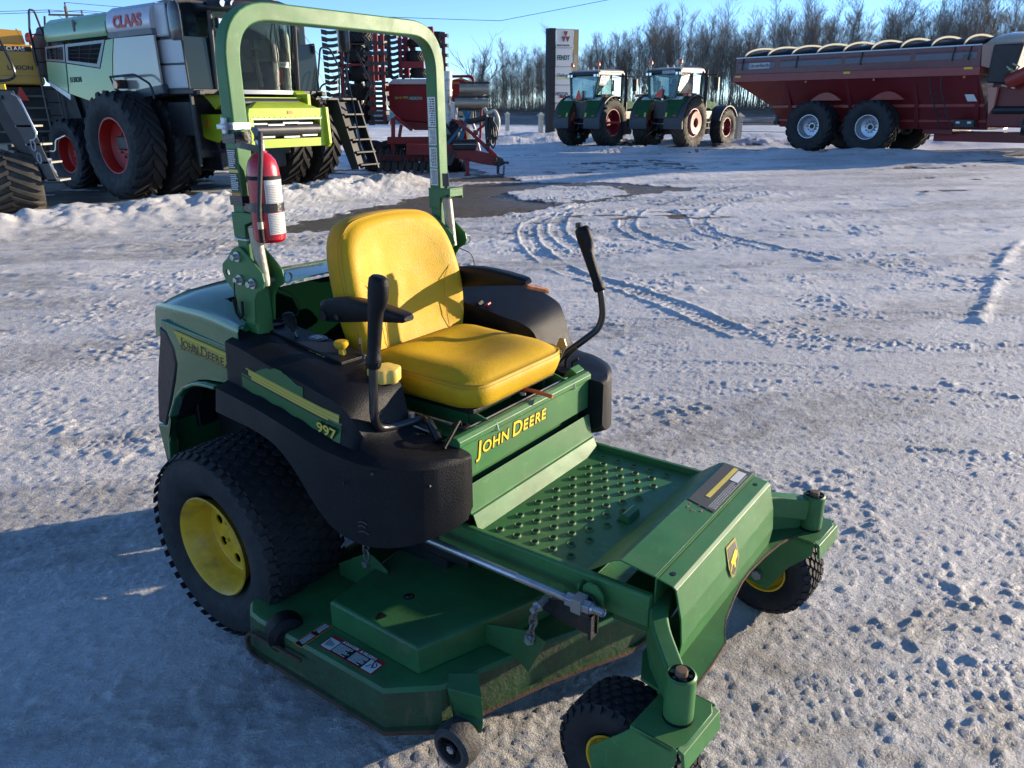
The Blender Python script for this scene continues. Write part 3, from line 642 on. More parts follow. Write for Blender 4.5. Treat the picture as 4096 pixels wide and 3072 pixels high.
# floor with raised ring holes
bm=B(); holes=[]; 
for j in range(13):
    y=.30-.05*j
    for i in range(5 if j%2==0 else 4):
        x=.883+.0605*i+(.03 if j%2 else 0)
        if not(j>10 and i<0): holes.append((x,y))
plate(bm,[(.80,-.35),(1.22,-.35),(1.22,.35),(.80,.35)],[circ(x,y,.0085,10) for x,y in holes],'z',.494,.500); fl=P('foot_floor',bm,GREEN,smooth=False)
RW=mat('ring_worn',(.08,.15,.06),.65,spec=.25,wear=.9,wcol=(.33,.31,.2),wscale=60)
bm=B(); lathe(bm,[(.0140,0),(.0120,.004),(.0108,.0055),(.0095,.005),(.0086,.002),(.0086,-.008)],None,16); g0=P('grip_ring',bm,RW,fl); g0.location=(*holes[0],.5002)
for x,y in holes[1:]:
    g1=g0.copy(); C.objects.link(g1); g1.location=(x,y,.5002)
bm=B(); prism(bm,[(1.13,.500),(1.175,.500),(1.17,.522),(1.15,.528)],'y',-.055,.012); P('pedal_stop',bm,GREEN,bev=.002)
# side rails
for s in (-1,1):
    bm=B(); y=s*.372; yi=s*.350
    pts=[(y,.426),(y,.512),(y-s*.008,.520),(yi+s*.004,.520),(yi,.516),(yi,.490),(yi+s*.004,.490),(yi+s*.004,.5),(y-s*.006,.43)]
    vs=prism(bm,[(y,.432),(y,.514),(y-s*.006,.520),(yi,.520),(yi,.432)],'x',.72,1.395); P('frame_rail',bm,GREEN,bev=.003)
# engine/chassis block in shadow below
bm=B(); box(bm,(-.38,-.33,.30),(.70,.33,.72)); box(bm,(.60,-.35,.36),(.80,.35,.60)); P('chassis',bm,BLKM,bev=.01)
bm=B(); box(bm,(-.12,-.38,.26),(.12,.38,.40)); P('transaxle',bm,BLKM,bev=.02)
# front cover: folded sheets
bm=B(); t=.0045
prof=[(1.195,.502),(1.283,.572),(1.300,.578),(1.395,.566)]
prism(bm,prof+[(a-.002,b-t) for a,b in prof[::-1]],'y',-.347,.347); fc=P('front_cover_rear',bm,GREEN,bev=.0012,sharp=8)
bm=B(); prism(bm,[(1.396,.566),(1.400,.565),(1.398,.45),(1.394,.45)],'y',-.347,.347); P('cover_flange',bm,GREEN)
bm=B(); prof=[(1.4035,.562),(1.443,.554),(1.452,.547),(1.470,.47),(1.476,.40),(1.468,.335)]
rings=[]
for y,ins in ((-.345,0),(-.343,.0),(.338,.0),(.340,0)): rings.append([(a,y,b) for a,b in prof]+[(a-t,y,b-t*.6) for a,b in prof[::-1]])
loft(bm,rings); fcf=P('front_cover',bm,GREEN,bev=.0012,sharp=8)
bm=B()
for y in (-.30,.29): cyl(bm,(1.422,y,.5588),(1.4222,y,.5602),.007,10)
P('cover_hole',bm,DECAL_K,fcf)
# worn decals on the cover
sl=Vector((1.395-1.300,0,.566-.578)).normalized()
bm=B(); o=Vector((1.305,.09,.5785)); 
def onslope(dx,y,z=.0012): 
    p=Vector((1.302,0,.5782))+sl*dx; return (p.x,y,p.z+z)
loft(bm,[[onslope(.004,.05),onslope(.090,.035),onslope(.090,.338),onslope(.002,.338)],[onslope(.004,.05,.0018),onslope(.090,.035,.0018),onslope(.090,.338,.0018),onslope(.002,.338,.0018)]])
dd=P('warning_decal',bm,mat('decal_worn_dark',(.05,.05,.055),.6,wear=1.0,wcol=(.05,.16,.06),wscale=26),smooth=False)
bm=B(); decalrows(bm,onslope(.088,.05,.0019),(0,1,0),(-1,0,.1),.27,.08,13,seed=4,th=.0005,gap=.35); P('decal_print',bm,mat('decal_grey',(.33,.33,.32),.6,wear=.6,wcol=(.05,.15,.06),wscale=40),dd,smooth=False)
bm=B()
loft(bm,[[onslope(.036,.10,.0024),onslope(.050,.10,.0024),onslope(.050,.33,.0024),onslope(.036,.33,.0024)],[onslope(.036,.10,.003),onslope(.050,.10,.003),onslope(.050,.33,.003),onslope(.036,.33,.003)]]); P('decal_band',bm,DECAL_Y,dd,smooth=False)
bm=B(); loft(bm,[[onslope(.054,.245,.0024),onslope(.080,.245,.0024),onslope(.080,.32,.0024),onslope(.054,.32,.0024)],[onslope(.054,.245,.003),onslope(.080,.245,.003),onslope(.080,.32,.003),onslope(.054,.32,.003)]]); P('decal_picture',bm,DECAL_W,dd,smooth=False)
rnd=random.Random(3); bm=B()
for k in range(16):
    y=-.02+.1*rnd.random(); dx=.02+.05*rnd.random(); a=[onslope(dx+rnd.uniform(-.006,.006),y+rnd.uniform(-.01,.01),.0014) for _ in range(3)]
    vs=[bm.verts.new(p) for p in a]; bm.faces.new(vs)
P('decal_scraps',bm,mat('scrap',(.3,.25,.26),.6,col2=(.32,.04,.06),vscale=60),fc,smooth=False)
# front badge: worn yellow and black shield
def face_pt(y,z,o=.0015):
    if z>.47: x=1.452+(1.474-1.452)*(.545-z)/(.075)
    else: x=1.474+.004*(.47-z)/.05
    return (x+o,y,z)
bm=B(); sh=[(-.034,.518),(.034,.518),(.038,.46),(.016,.422),(0,.414),(-.016,.422),(-.038,.46)]
loft(bm,[[face_pt(y-.01,z) for y,z in sh],[face_pt(y-.01,z,.002) for y,z in sh]]); bd=P('badge',bm,mat('badge_yellow',(.34,.27,.06),.5,wear=.9,wcol=(.05,.16,.06),wscale=50),smooth=False)
bm=B(); loft(bm,[[face_pt(y*.82-.01,.468+(z-.468)*.84,.0022) for y,z in sh],[face_pt(y*.82-.01,.468+(z-.468)*.84,.0026) for y,z in sh]]); P('badge_field',bm,mat('badge_dark',(.06,.06,.06),.5,wear=.7,wcol=(.1,.18,.08),wscale=60),bd,smooth=False)
bm=B(); bar=[(a*1.3,.468+(b-.466)*1.35) for a,b in [(-.02,.47),(-.006,.476),(.012,.484),(.02,.478),(.016,.468),(.006,.462),(.008,.447),(.002,.447),(-.003,.460),(-.012,.458),(-.016,.447),(-.02,.449),(-.015,.463)]]
loft(bm,[[face_pt(y-.01,z,.0028) for y,z in bar],[face_pt(y-.01,z,.0034) for y,z in bar]]); P('badge_mark',bm,DECAL_YB,bd,smooth=False)
bm=B(); rec=[(.18,.525),(.315,.525),(.315,.485),(.18,.485)]
# front plate under the cover, axle plate with its wavy rusty edge
edge=[(1.540,-.478),(1.540,-.40),(1.541,-.30),(1.538,-.205),(1.520,-.165),(1.500,-.10),(1.484,.0),(1.474,.09),(1.474,.16),(1.482,.26),(1.497,.36),(1.522,.44),(1.545,.483)]
bm=B(); loft(bm,[[(x,y,z) for x,y in edge]+[(1.40,.44,z),(1.38,.36,z),(1.38,-.36,z),(1.42,-.45,z)] for z in (.338,.346)]); P('axle_plate',bm,GREEN,bev=.001)
bm=B(); sweep(bm,[(x+.001,y,.342) for x,y in edge],rect(.009,.003),upv=(0,0,1)); P('plate_edge',bm,RUST)
bm=B(); box(bm,(1.28,-.345,.39),(1.395,.345,.47)); P('front_cross_tube',bm,GREEN_DECK,bev=.006)
for s in (-1,1):
    bm=B(); sweep(bm,smoothpath([(1.385,s*.20,.45),(1.408,s*.372,.455),(1.53,s*.502,.418)],.09,8),rect(.075,.046),upv=(0,0,1)); P('axle_arm',bm,GREEN,bev=.008,sharp=40)
    bm=B(); 
    a=[Vector((1.385,s*.33,0)),Vector((1.43,s*.40,0)),Vector((1.49,s*.465,0)),Vector((1.525,s*.498,0))]; zl=[.415,.405,.395,.385]; zb=[.350,.325,.30,.345]
    rings=[[(p.x-.012*1,p.y,z0),(p.x+.0,p.y,z0),(p.x,p.y,z1),(p.x-.012,p.y,z1)] for p,z0,z1 in zip(a,zl,zb)]; loft(bm,rings); P('arm_gusset',bm,GREEN,bev=.001)
# --- mower deck
rimo=[(.205,-.728),(.25,-.762),(.30,-.768),(.845,-.766),(.875,-.742),(.967,-.670),(1.012,-.56),(1.085,-.375),(1.16,-.22),(1.222,-.10),(1.245,.0),(1.222,.10),(1.16,.22),(1.085,.375),(1.012,.56),(.967,.67),(.875,.742),(.845,.766),(.25,.766),(.205,.728)]
def shrink(pts,d):
    out=[]
    for x,y in pts:
        c=Vector((.62,0)); out.append((x-d*(1 if x>.62 else -1)*min(1,abs(x-.62)/.35),y-d*(1 if y>0 else -1)*min(1,abs(y)/.3)))
    return out
bm=B(); top=shrink(rimo,.018)
rings=[[(x,y,.098) for x,y in rimo],[(x,y,.104) for x,y in rimo],[(x,y,.106) for x,y in shrink(rimo,.012)],[(x,y,.21) for x,y in top],[(x,y,.221) for x,y in shrink(rimo,.024)],[(x,y,.225) for x,y in shrink(rimo,.036)]]
loft(bm,rings[3:]); dk=P('cutting_deck',bm,GREEN_DECK,bev=.0)
bm=B(); loft(bm,rings[1:4],cap=False); P('deck_skirt',bm,DECK_SKIRT,sharp=25)
bm=B(); loft(bm,[[(x,y,z) for x,y in rimo] for z in (.090,.104)]+[[(x,y,.106) for x,y in shrink(rimo,.014)]],cap=False); P('deck_edge',bm,RUST,sharp=40)
# raised drive cover
cv=[(.525,-.648),(.875,-.655),(1.005,-.30),(1.03,-.18),(1.03,.18),(1.005,.30),(.875,.655),(.525,.648),(.49,.30),(.49,-.30)]
bm=B(); loft(bm,[[(x,y,.226) for x,y in cv],[(x,y,.306) for x,y in cv],[(x-.008*(1 if x>.62 else -1),y*.988,.3125) for x,y in cv]]); P('deck_cover',bm,GREEN_DECK,bev=.006)
bm=B()
for x,y in ((.70,-.50),): lathe(bm,[(0,.3165),(.008,.3165),(.010,.314),(.016,.3135)],Matrix.Translation((x,y,0)),14)
P('spindle_bolt',bm,BLKM)
bm=B(); vs=[(.700+.012*math.cos(a)*(1+.4*math.sin(3*a)),-.615+.02*math.sin(a)*(1+.3*math.cos(2*a)),.3133) for a in [2*PI*k/12 for k in range(12)]]; loft(bm,[vs,[(x,y,.3139) for x,y,z in vs]]); P('grease_spot',bm,BLKM)
# danger label
def deckdecal(x0,x1,y0,y1,m,z,par,name='danger_decal'):
    bm=B(); box(bm,(x0,y0,z),(x1,y1,z+.0006)); return P(name,bm,m,par,smooth=False)
dz=.2255
d1=deckdecal(.562,.772,-.730,-.672,DECAL_R,dz,None)
deckdecal(.566,.768,-.727,-.685,DECAL_K,dz+.0008,d1,'decal_field')
deckdecal(.567,.606,-.726,-.686,DECAL_W,dz+.0015,d1,'decal_picture'); deckdecal(.728,.767,-.726,-.686,DECAL_W,dz+.0015,d1,'decal_picture')
bm=B(); decalrows(bm,(.610,-.724,dz+.0012),(1,0,0),(0,1,0),.054,.036,9,seed=5,th=.0008); decalrows(bm,(.672,-.724,dz+.0012),(1,0,0),(0,1,0),.052,.036,9,seed=6,th=.0008); P('decal_print',bm,DECAL_W,d1,smooth=False)
text('lettering','DANGER',.0125,(.620,-.6825,dz+.001),(1,0,0),(0,1,0),DECAL_W,d1,depth=.0006,bold=.0003); text('lettering','PELIGRO',.0125,(.690,-.6825,dz+.001),(1,0,0),(0,1,0),DECAL_W,d1,depth=.0006,bold=.0003)
bm=B()
for x in (.614,.683): prism(bm,[(x-.006,-.6825),(x+.005,-.6825),(x-.0005,-.6725)],'z',dz+.001,dz+.0016)
P('decal_triangle',bm,DECAL_W,d1,smooth=False)
bm=B()
for (cx,cy) in ((.748,-.70),): 
    cbox(bm,(cx,cy,dz+.0022),(.004,.016,.0006),(0,0,.5)); cbox(bm,(cx+.008,cy-.006,dz+.0022),(.003,.014,.0006),(0,0,-.9)); cbox(bm,(cx-.008,cy-.008,dz+.0022),(.003,.016,.0006),(0,0,-.4)); cbox(bm,(cx+.008,cy+.006,dz+.0022),(.003,.014,.0006),(0,0,.9)); prism(bm,circ(cx-.004,cy+.012,.0035,8),'z',dz+.0022,dz+.0027)
for k in range(4): cbox(bm,(.575+.007*k,-.706,dz+.0022),(.003,.026-.004*k,.0006),(0,0,.2))
P('decal_figure',bm,DECAL_K,d1,smooth=False)
d2=deckdecal(.498,.530,-.765+.0,-.648,DECAL_O,dz,None,'warning_decal')
deckdecal(.501,.527,-.762,-.708,DECAL_K,dz+.0008,d2,'decal_field'); deckdecal(.501,.527,-.705,-.651,DECAL_K,dz+.0008,d2,'decal_field')
bm=B(); decalrows(bm,(.503,-.654,dz+.0014),(0,-1,0),(1,0,0),.048,.021,5,seed=8,th=.0006); decalrows(bm,(.503,-.710,dz+.0014),(0,-1,0),(1,0,0),.048,.021,5,seed=9,th=.0006); P('decal_print',bm,DECAL_W,d2,smooth=False)
# skirt end loop (rolled bar) and rear roller
bm=B(); sweep(bm,smoothpath([(.53,-.771,.185),(.30,-.771,.180),(.275,-.771,.150),(.285,-.771,.100),(.36,-.771,.098)],.03,6),rect(.012,.010,.002),upv=(0,1,0)); P('skirt_bar',bm,RUST)
def roller(c,r,w,name='anti_scalp_wheel'):
    x,y,z=c; bm=B(); lathe(bm,[(r*.62,-w*.38),(r*.64,-w*.5),(r*.80,-w*.5),(r*.95,-w*.38),(r,-w*.12),(r,w*.12),(r*.95,w*.38),(r*.80,w*.5),(r*.64,w*.5),(r*.62,w*.38),(r*.62,-w*.38)],AX((0,-1,0),c),36)
    o=P(name,bm,mat('roller_rubber',(.035,.035,.036),.7,bump=.5,bscale=90,var=.2,dirt=.4,dcol=(.09,.085,.08)))
    bm=B(); lathe(bm,[(r*.63,w*.30),(r*.60,w*.26),(r*.22,w*.18),(r*.22,w*.34),(.0,w*.34)],AX((0,-1,0),c),24)
    for k in range(4):
        a=2*PI*k/4; cbox(bm,(x+r*.42*math.cos(a),y-w*.24,z+r*.42*math.sin(a)),(r*.36,w*.08,.006),(0,-a,0))
    P('roller_hub',bm,BLK,o)
    bm=B(); cyl(bm,(x,y-w*.5,z),(x,y+w*.1,z),.007,10); cyl(bm,(x,y-w*.46,z),(x,y-w*.36,z),.012,6); P('roller_bolt',bm,STEEL,o)
roller((1.012,-.665,.083),.062,.070)
roller((1.012,.665,.083),.062,.070)
bm=B(); lathe(bm,[(0,-.04),(.035,-.04),(.055,-.025),(.058,0),(.055,.025),(.035,.04),(0,.04)],AX((.9,-.45,0),(.405,-.722,.200)),24); P('rear_roller',bm,BLK)
bm=B(); loft(bm,[[(.935,-.605,.23),(1.0,-.56,.23),(1.008,-.56,.18),(.945,-.61,.18)],[(.96,-.64,.215),(1.045,-.60,.20),(1.055,-.61,.12),(.99,-.65,.12)],[(.985,-.63,.12),(1.05,-.605,.12),(1.05,-.61,.09),(.99,-.635,.09)]]); P('roller_bracket',bm,GREEN_DECK,bev=.003)
# hangers
bm=B(); prism(bm,[(.90,.27),(.935,.292),(1.10,.338),(1.145,.325),(1.09,.20),(1.045,.232),(.935,.232)],'y',-.453,-.447); P('deck_hanger',bm,GREEN_DECK,bev=.001)
bm=B(); prism(bm,[(.345,.20),(.345,.268),(.485,.356),(.51,.352),(.568,.322),(.56,.30),(.53,.285),(.40,.21)],'y',-.453,-.447); P('deck_hanger',bm,GREEN_DECK,bev=.001)
bm=B(); cyl(bm,(1.098,-.47,.316),(1.098,-.44,.316),.011,6); cyl(bm,(1.098,-.462,.316),(1.098,-.456,.316),.015,14); cyl(bm,(.478,-.465,.318),(.478,-.44,.318),.012,6); cyl(bm,(1.118,-.475,.425),(1.118,-.40,.425),.009,8); cyl(bm,(1.118,-.455,.425),(1.118,-.446,.425),.015,6); P('hanger_bolt',bm,STEEL)
def chain(bm,a,b,n,r=.011,w=.0035):
    a=Vector(a);b=Vector(b); d=(b-a)/n; t=d.normalized()
    for k in range(n):
        c=a+d*(k+.5); u=Vector((1,0,0)) if k%2 else Vector((0,1,0)); u=(u-t*u.dot(t)).normalized(); L_=d.length*.72
        tube(bm,[c+t*(L_*math.cos(q))+u*(r*math.sin(q)) for q in [2*PI*i/12 for i in range(12)]],w,6,closed=True)
for q in (((1.118,-.462,.420),(1.102,-.462,.322)),((.49,-.462,.45),(.482,-.455,.335))): bm=B(); chain(bm,q[0],q[1],4); P('lift_chain',bm,mat('chain_steel',(.20,.19,.18),.5,metal=.7,var=.3,vscale=60))
bm=B(); loft(bm,[[(a,y,b) for a,b in ((1.085,.395),(1.088,.418),(1.205,.455),(1.232,.488),(1.255,.488),(1.275,.465),(1.275,.385),(1.262,.372),(1.235,.368),(1.10,.388))] for y in (-.412,-.405)]); P('lift_arm',bm,BLKM,bev=.002)
bm=B(); box(bm,(1.262,-.435,.375),(1.270,-.405,.445)); cyl(bm,(1.245,-.44,.378),(1.285,-.41,.378),.0,4) if False else None; P('lift_bracket',bm,BLKM)
bm=B(); prism(bm,[(1.215,.43),(1.222,.50),(1.235,.512),(1.262,.512),(1.28,.49),(1.285,.44)],'y',-.398,-.391); box(bm,(1.205,-.40,.44),(1.212,-.373,.50)); P('rod_bracket',bm,GREEN,bev=.001)
bm=B(); cyl(bm,(.60,-.43,.478),(1.04,-.43,.472),.0115,16); P('adjuster_rod',bm,STEEL)
bm=B()
rp=[];zz=1.04
lathe(bm,[(.0085 if k%2 else .0112,k*.0028) for k in range(95)],AX((1,0,-.012),(1.04,-.43,.472)),16); P('adjuster_thread',bm,STEEL,sharp=80)
bm=B(); cyl(bm,(1.196,-.43,.470),(1.216,-.43,.470),.019,6); cyl(bm,(1.245,-.43,.469),(1.266,-.43,.469),.018,6); cyl(bm,(1.266,-.43,.469),(1.274,-.43,.469),.013,12); P('adjuster_nut',bm,STEEL,bev=.001)
bm=B(); cbox(bm,(1.231,-.43,.469),(.030,.040,.040)); P('adjuster_block',bm,mat('trunnion',(.30,.29,.26),.5,metal=.6),bev=.002)
# --- black side bodies, right and left
ST=[ # x, inner y, z inner top, crest(y,z), shoulder(y,z), flange top(y,z), flange out(y,z), flange bottom(y,z)
 (.028,.30,.985,.478,1.003,.548,.985,.556,.862,.600,.848,.612,.775),
 (.12,.30,.975,.480,.995,.550,.972,.558,.850,.602,.838,.615,.770),
 (.22,.30,.965,.482,.972,.552,.950,.560,.838,.604,.826,.617,.762),
 (.32,.30,.952,.482,.957,.552,.932,.562,.822,.606,.808,.620,.738),
 (.40,.30,.940,.482,.945,.552,.918,.564,.806,.607,.792,.622,.680),
 (.46,.30,.930,.482,.933,.552,.905,.566,.794,.606,.778,.622,.610),
 (.52,.32,.915,.480,.916,.548,.888,.566,.782,.605,.768,.620,.553),
 (.565,.34,.880,.476,.876,.540,.850,.565,.776,.604,.764,.618,.532),
 (.600,.35,.800,.470,.800,.530,.795,.566,.776,.602,.762,.616,.524),
 (.66,.35,.762,.470,.772,.530,.778,.560,.775,.596,.760,.610,.522),
 (.72,.35,.758,.462,.768,.512,.774,.540,.770,.572,.756,.588,.526),
 (.77,.352,.756,.448,.764,.485,.768,.508,.764,.535,.752,.552,.533),
 (.805,.355,.754,.425,.760,.450,.762,.466,.758,.488,.746,.500,.542),
 (.830,.360,.750,.398,.754,.412,.755,.422,.750,.432,.740,.440,.552),
 (.840,.366,.742,.380,.745,.386,.745,.390,.740,.394,.732,.400,.562)]
for s in (-1,1):
    bm=B(); rings=[]
    SX=[q[0] for q in ST]; fine_=[]
    for i in range(len(ST)-1):
        for k in range(3):
            t=k/3; p0,p1,p2,p3=ST[max(i-1,0)],ST[i],ST[i+1],ST[min(i+2,len(ST)-1)]
            lo=[min(a,b) for a,b in zip(p1,p2)]; hi=[max(a,b) for a,b in zip(p1,p2)]
            fine_.append([min(hi[j]+.004,max(lo[j]-.004,.5*(2*p1[j]+(p2[j]-p0[j])*t+(2*p0[j]-5*p1[j]+4*p2[j]-p3[j])*t*t+(3*p1[j]-p0[j]-3*p2[j]+p3[j])*t**3))) for j in range(len(p1))])
    fine_.append(list(ST[-1]))
    for st in fine_:
        st=list(st)
        if s>0:
            q=st[0]; up=.045*math.sqrt(max(0,1-((q-.30)/.32)**2)) if q<.62 else 0; k_=min(1,max(0,(.60-q)/.08))
            st[2]+=up*.3; st[4]+=up*.9; st[6]+=up*1.7; st[3]+=.035*k_; st[5]+=.028*k_
        x=st[0]; pr=[(st[1],st[2])]+[(st[k],st[k+1]) for k in range(3,13,2)]
        zb=min(st[-1]+.01,.60); inner=[(st[-2]-.012,st[-1]),(max(st[1],.34) if x<.6 else st[1]+.002,zb if x>.55 else max(.60,st[-1]))]
        if x<.45: inner=[(.600,st[-1]),(.545,.80),(st[1],.80)]
        else: inner=[(st[-2]-.012,st[-1]),(st[1]+.02,st[-1]+.006),(st[1],st[-1]+.03)]
        rings.append([(x,s*y,z) for y,z in pr+inner])
    loft(bm,rings); sb=P('side_body',bm,BLK,sharp=28)
    if s<0: SB=sb
# liner under the fender, dark inside face behind wheel arch
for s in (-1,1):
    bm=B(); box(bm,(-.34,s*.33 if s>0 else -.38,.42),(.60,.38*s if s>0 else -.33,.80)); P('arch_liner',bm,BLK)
# console details (right)
def con(x,y,d=0): return (x,y,1.0-.105*(x-.03)/.37*.48-.018+d) 
def ztop(x): 
    xs=[s_[0] for s_ in ST]; zs=[(s_[2]+s_[4])/2 for s_ in ST]; return float(np.interp(x,xs,zs))
def conquad(x0,x1,y0,y1,h0,h1):
    ya,yb=y0,y1; return [[(x0,ya,ztop(x0)+h),(x1,ya,ztop(x1)+h),(x1,yb,ztop(x1)+h),(x0,yb,ztop(x0)+h)] for h in (h0,h1)]
def zt2(x,y): 
    f=(abs(y)-.30)/.18; xs=[s_[0] for s_ in ST]; return float(np.interp(x,xs,[s_[2]*(1-f)+s_[4]*f for s_ in ST]))
bm=B(); rr_=[(.06,-.425),(.06,-.315),(.40,-.315),(.40,-.42)]
loft(bm,[[(x,y,zt2(x,y)-.002) for x,y in rr_],[(x,y,zt2(x,y)+.009) for x,y in rr_]]); cp=P('control_console',bm,BLK,bev=.003)
bm=B(); lathe(bm,[(.030,.004),(.026,.006),(.025,.006),(0,.006)],Matrix.Translation((.215,-.345,zt2(.215,-.345)+.006))@Matrix.Rotation(.13,4,'Y'),28); g=P('hour_gauge',bm,BLKM,cp)
bm=B(); decalrows(bm,(.23,-.36,zt2(.22,-.35)+.0125),(0,1,0),(-1,0,.12),.030,.030,4,seed=3,th=.0006); P('gauge_marks',bm,DECAL_W,g,smooth=False)
bm=B(); cyl(bm,(.355,-.372,.945),(.352,-.372,.975),.011,16); lathe(bm,[(.011,0),(.017,.006),(.0225,.014),(.0225,.022),(.018,.026),(0,.027)],Matrix.Translation((.352,-.372,.972)),24); P('blade_switch_knob',bm,YEL,cp)
bm=B(); cbox(bm,(.357,-.372,.944),(.045,.040,.006),(0,.13,0)); P('knob_base',bm,BLKM,cp,bev=.001)
bm=B(); cyl(bm,(.39,-.33,.94),(.39,-.33,.955),.012,16); tube(bm,[(.39,-.33,.95),(.388,-.33,.985)],.004,6); cbox(bm,(.387,-.33,.990),(.004,.012,.028)); P('ignition_key',bm,BLKM,cp)
bm=B(); tube(bm,[(.185,-.385,.962),(.155,-.385,1.01)],[.007,.006],8); P('throttle_stem',bm,BLKM,cp)
bm=B(); loft(bm,[[(.158+dx,-.385+w*math.cos(a),1.0+dz+.0*math.sin(a)) if False else (.158-.030*t+.010*rx*math.cos(a),-.385+ry*math.sin(a),1.0+.055*t) for a in [2*PI*k/12 for k in range(12)]] for t,rx,ry in ((0,.8,.010),(.2,1.0,.014),(.5,1.2,.020),(.8,1.1,.024),(.95,.9,.020),(1.0,.5,.010))]); P('throttle_knob',bm,BLK,cp)
bm=B(); loft(bm,[[(.18,-.405,.967),(.265,-.405,.954),(.265,-.397,.954),(.18,-.397,.967)],[(.18,-.405,.970),(.265,-.405,.957),(.265,-.397,.957),(.18,-.397,.970)]]); P('throttle_slot',bm,DECAL_K,cp)
bm=B(); o=Vector((.255,-.412,.9585)); loft(bm,[[(.21,-.394,.967),(.262,-.394,.9595),(.262,-.388,.9595)],[(.21,-.394,.9675),(.262,-.394,.960),(.262,-.388,.960)]]); P('throttle_mark',bm,DECAL_W,cp)
bm=B(); cbox(bm,(.10,-.385,.984),(.026,.026,.004),(0,.13,0)); bg_=P('console_badge',bm,DECAL_YB,cp); bm=B(); cbox(bm,(.10,-.385,.9865),(.018,.008,.001),(0,.13,.7)); cbox(bm,(.097,-.385,.9866),(.008,.018,.001),(0,.13,.2)); P('badge_mark',bm,DECAL_K,bg_)
text('lettering','Z TRAK',.022,(.335,-.408,.9560),(-1,0,.13),(0,-1,0),DECAL_Y,cp,depth=.0006,shear=.2,sx=.9)
# cup holder
bm=B(); lathe(bm,[(.044,-.004),(.046,.004),(.040,.005),(.038,.0),(.036,-.05),(0,-.05)],Matrix.Translation((.03,-.375,1.002)),32); P('cup_holder',bm,BLK)
bm=B(); cyl(bm,(.03,-.375,.985),(.03,-.375,.998),.036,24); P('cup_recess',bm,DECAL_K)
# fuel filler with yellow cap
bm=B(); cyl(bm,(.525,-.375,.74),(.515,-.362,.905),.036,28); P('filler_neck',bm,BLK,sharp=40)
bm=B(); rp=[]
for k in range(48):
    a=2*PI*k/48; rp.append(.047*(1+.07*math.cos(6*a)))
M_=Matrix.Translation((.514,-.361,.903))@Matrix.Rotation(-.05,4,'X')
loft(bm,[[M_@Vector((rp[k]*f*math.cos(2*PI*k/48),rp[k]*f*math.sin(2*PI*k/48),z)) for k in range(48)] for f,z in ((.96,0),(1,.004),(1,.034),(.96,.040),(.6,.043),(.05,.044))]); P('fuel_cap',bm,mat('cap_yellow',(.70,.48,.10),.5),sharp=40)
# green oil/fuel cap behind the seat left
bm=B(); M_=Matrix.Translation((.02,.40,1.03)); loft(bm,[[M_@Vector((.055*f*math.cos(a)*(1+.05*math.cos(6*a)),.055*f*math.sin(a)*(1+.05*math.cos(6*a)),z)) for a in [2*PI*k/48 for k in range(48)]] for f,z in ((.9,-.02),(1,-.01),(1,.035),(.92,.045),(.4,.050),(.05,.050))]); P('green_cap',bm,mat('cap_green',(.03,.30,.12),.35),sharp=45)
# decals on the right side body
def sidept(x,z,o=.0015):
    xs=[s_[0] for s_ in ST]; f=lambda i: float(np.interp(x,xs,[s_[i] for s_ in ST]))
    y1,z1,y2,z2=f(5),f(6),f(7),f(8); t=max(-.2,min(1,(z1-z)/(z1-z2))); return (x,-(y1+(y2-y1)*t)-o,z)
def sidedecal(pts,m,o,name,par=SB,n=7):
    """pts: list of (x, ztop, zbottom)"""
    bm=B(); rings=[]
    for x,a,b in pts: rings.append([sidept(x,a+(b-a)*k/n,o) for k in range(n+1)]+[sidept(x,b+(a-b)*k/n,o-.0008) for k in range(n+1)])
    loft(bm,rings); return P(name,bm,m,par,smooth=False)
zl=lambda x: float(np.interp(x,[.10,.36,.52,.60],[.925,.884,.860,.85]))
zf=lambda x: float(np.interp(x,[s_[0] for s_ in ST],[s_[8] for s_ in ST]))+.003   # top of yellow stripe
rnd=random.Random(5)
xs_=[.105+.012*k for k in range(37)]
sidedecal([(x,zl(x)-.022,max(zf(x),zl(x)-.075)+.003*math.sin(x*70)) for x in xs_],DECAL_G,.0016,'side_stripe')
sidedecal([(x,zl(x)+.045*math.sin(min(1,max(0,(x-.17)/.18))*PI*.75)+rnd.uniform(-.003,.003),zl(x)-.004) for x in [.17+.012*k for k in range(19)]],DECAL_G,.0016,'side_stripe')
for k in range(6):
    w0=.0042; 
    sidedecal([(x,zl(x)+.001-.0048*k,zl(x)+.001-.0048*k-w0) for x in xs_ if (x>.125+.004*k and (x<.425 or (x>.455 and x<.535)))][:26],mat('stripe_%d'%(k%2),(.54,.43,.06) if k%2 else (.38,.31,.05),.5),.0026,'yellow_line')
for k in range(5):
    sidedecal([(x,zl(x)+.001-.0048*k,zl(x)+.001-.0048*k-.0042) for x in [.458+.01*i for i in range(8)]],MATS['stripe_%d'%(k%2)],.0026,'yellow_line')
sidedecal([(x,zl(x)-.0285,zl(x)-.033) for x in xs_],DECAL_K,.0027,'black_line')
def slopetext(s_,x,z,size,m,par,bold,o,d=.0008):
    p=sidept(x,z,o); q=sidept(x+.08,z-.012,o); r=Vector(q)-Vector(p); return text('lettering',s_,size,p,r,(0,-.10,1),m,par,depth=d,bold=bold,sx=1.12)
slopetext('997',.448,.800,.046,DECAL_K,SB,.0026,.0030); slopetext('997',.448,.800,.046,DECAL_Y,SB,.0008,.0044)
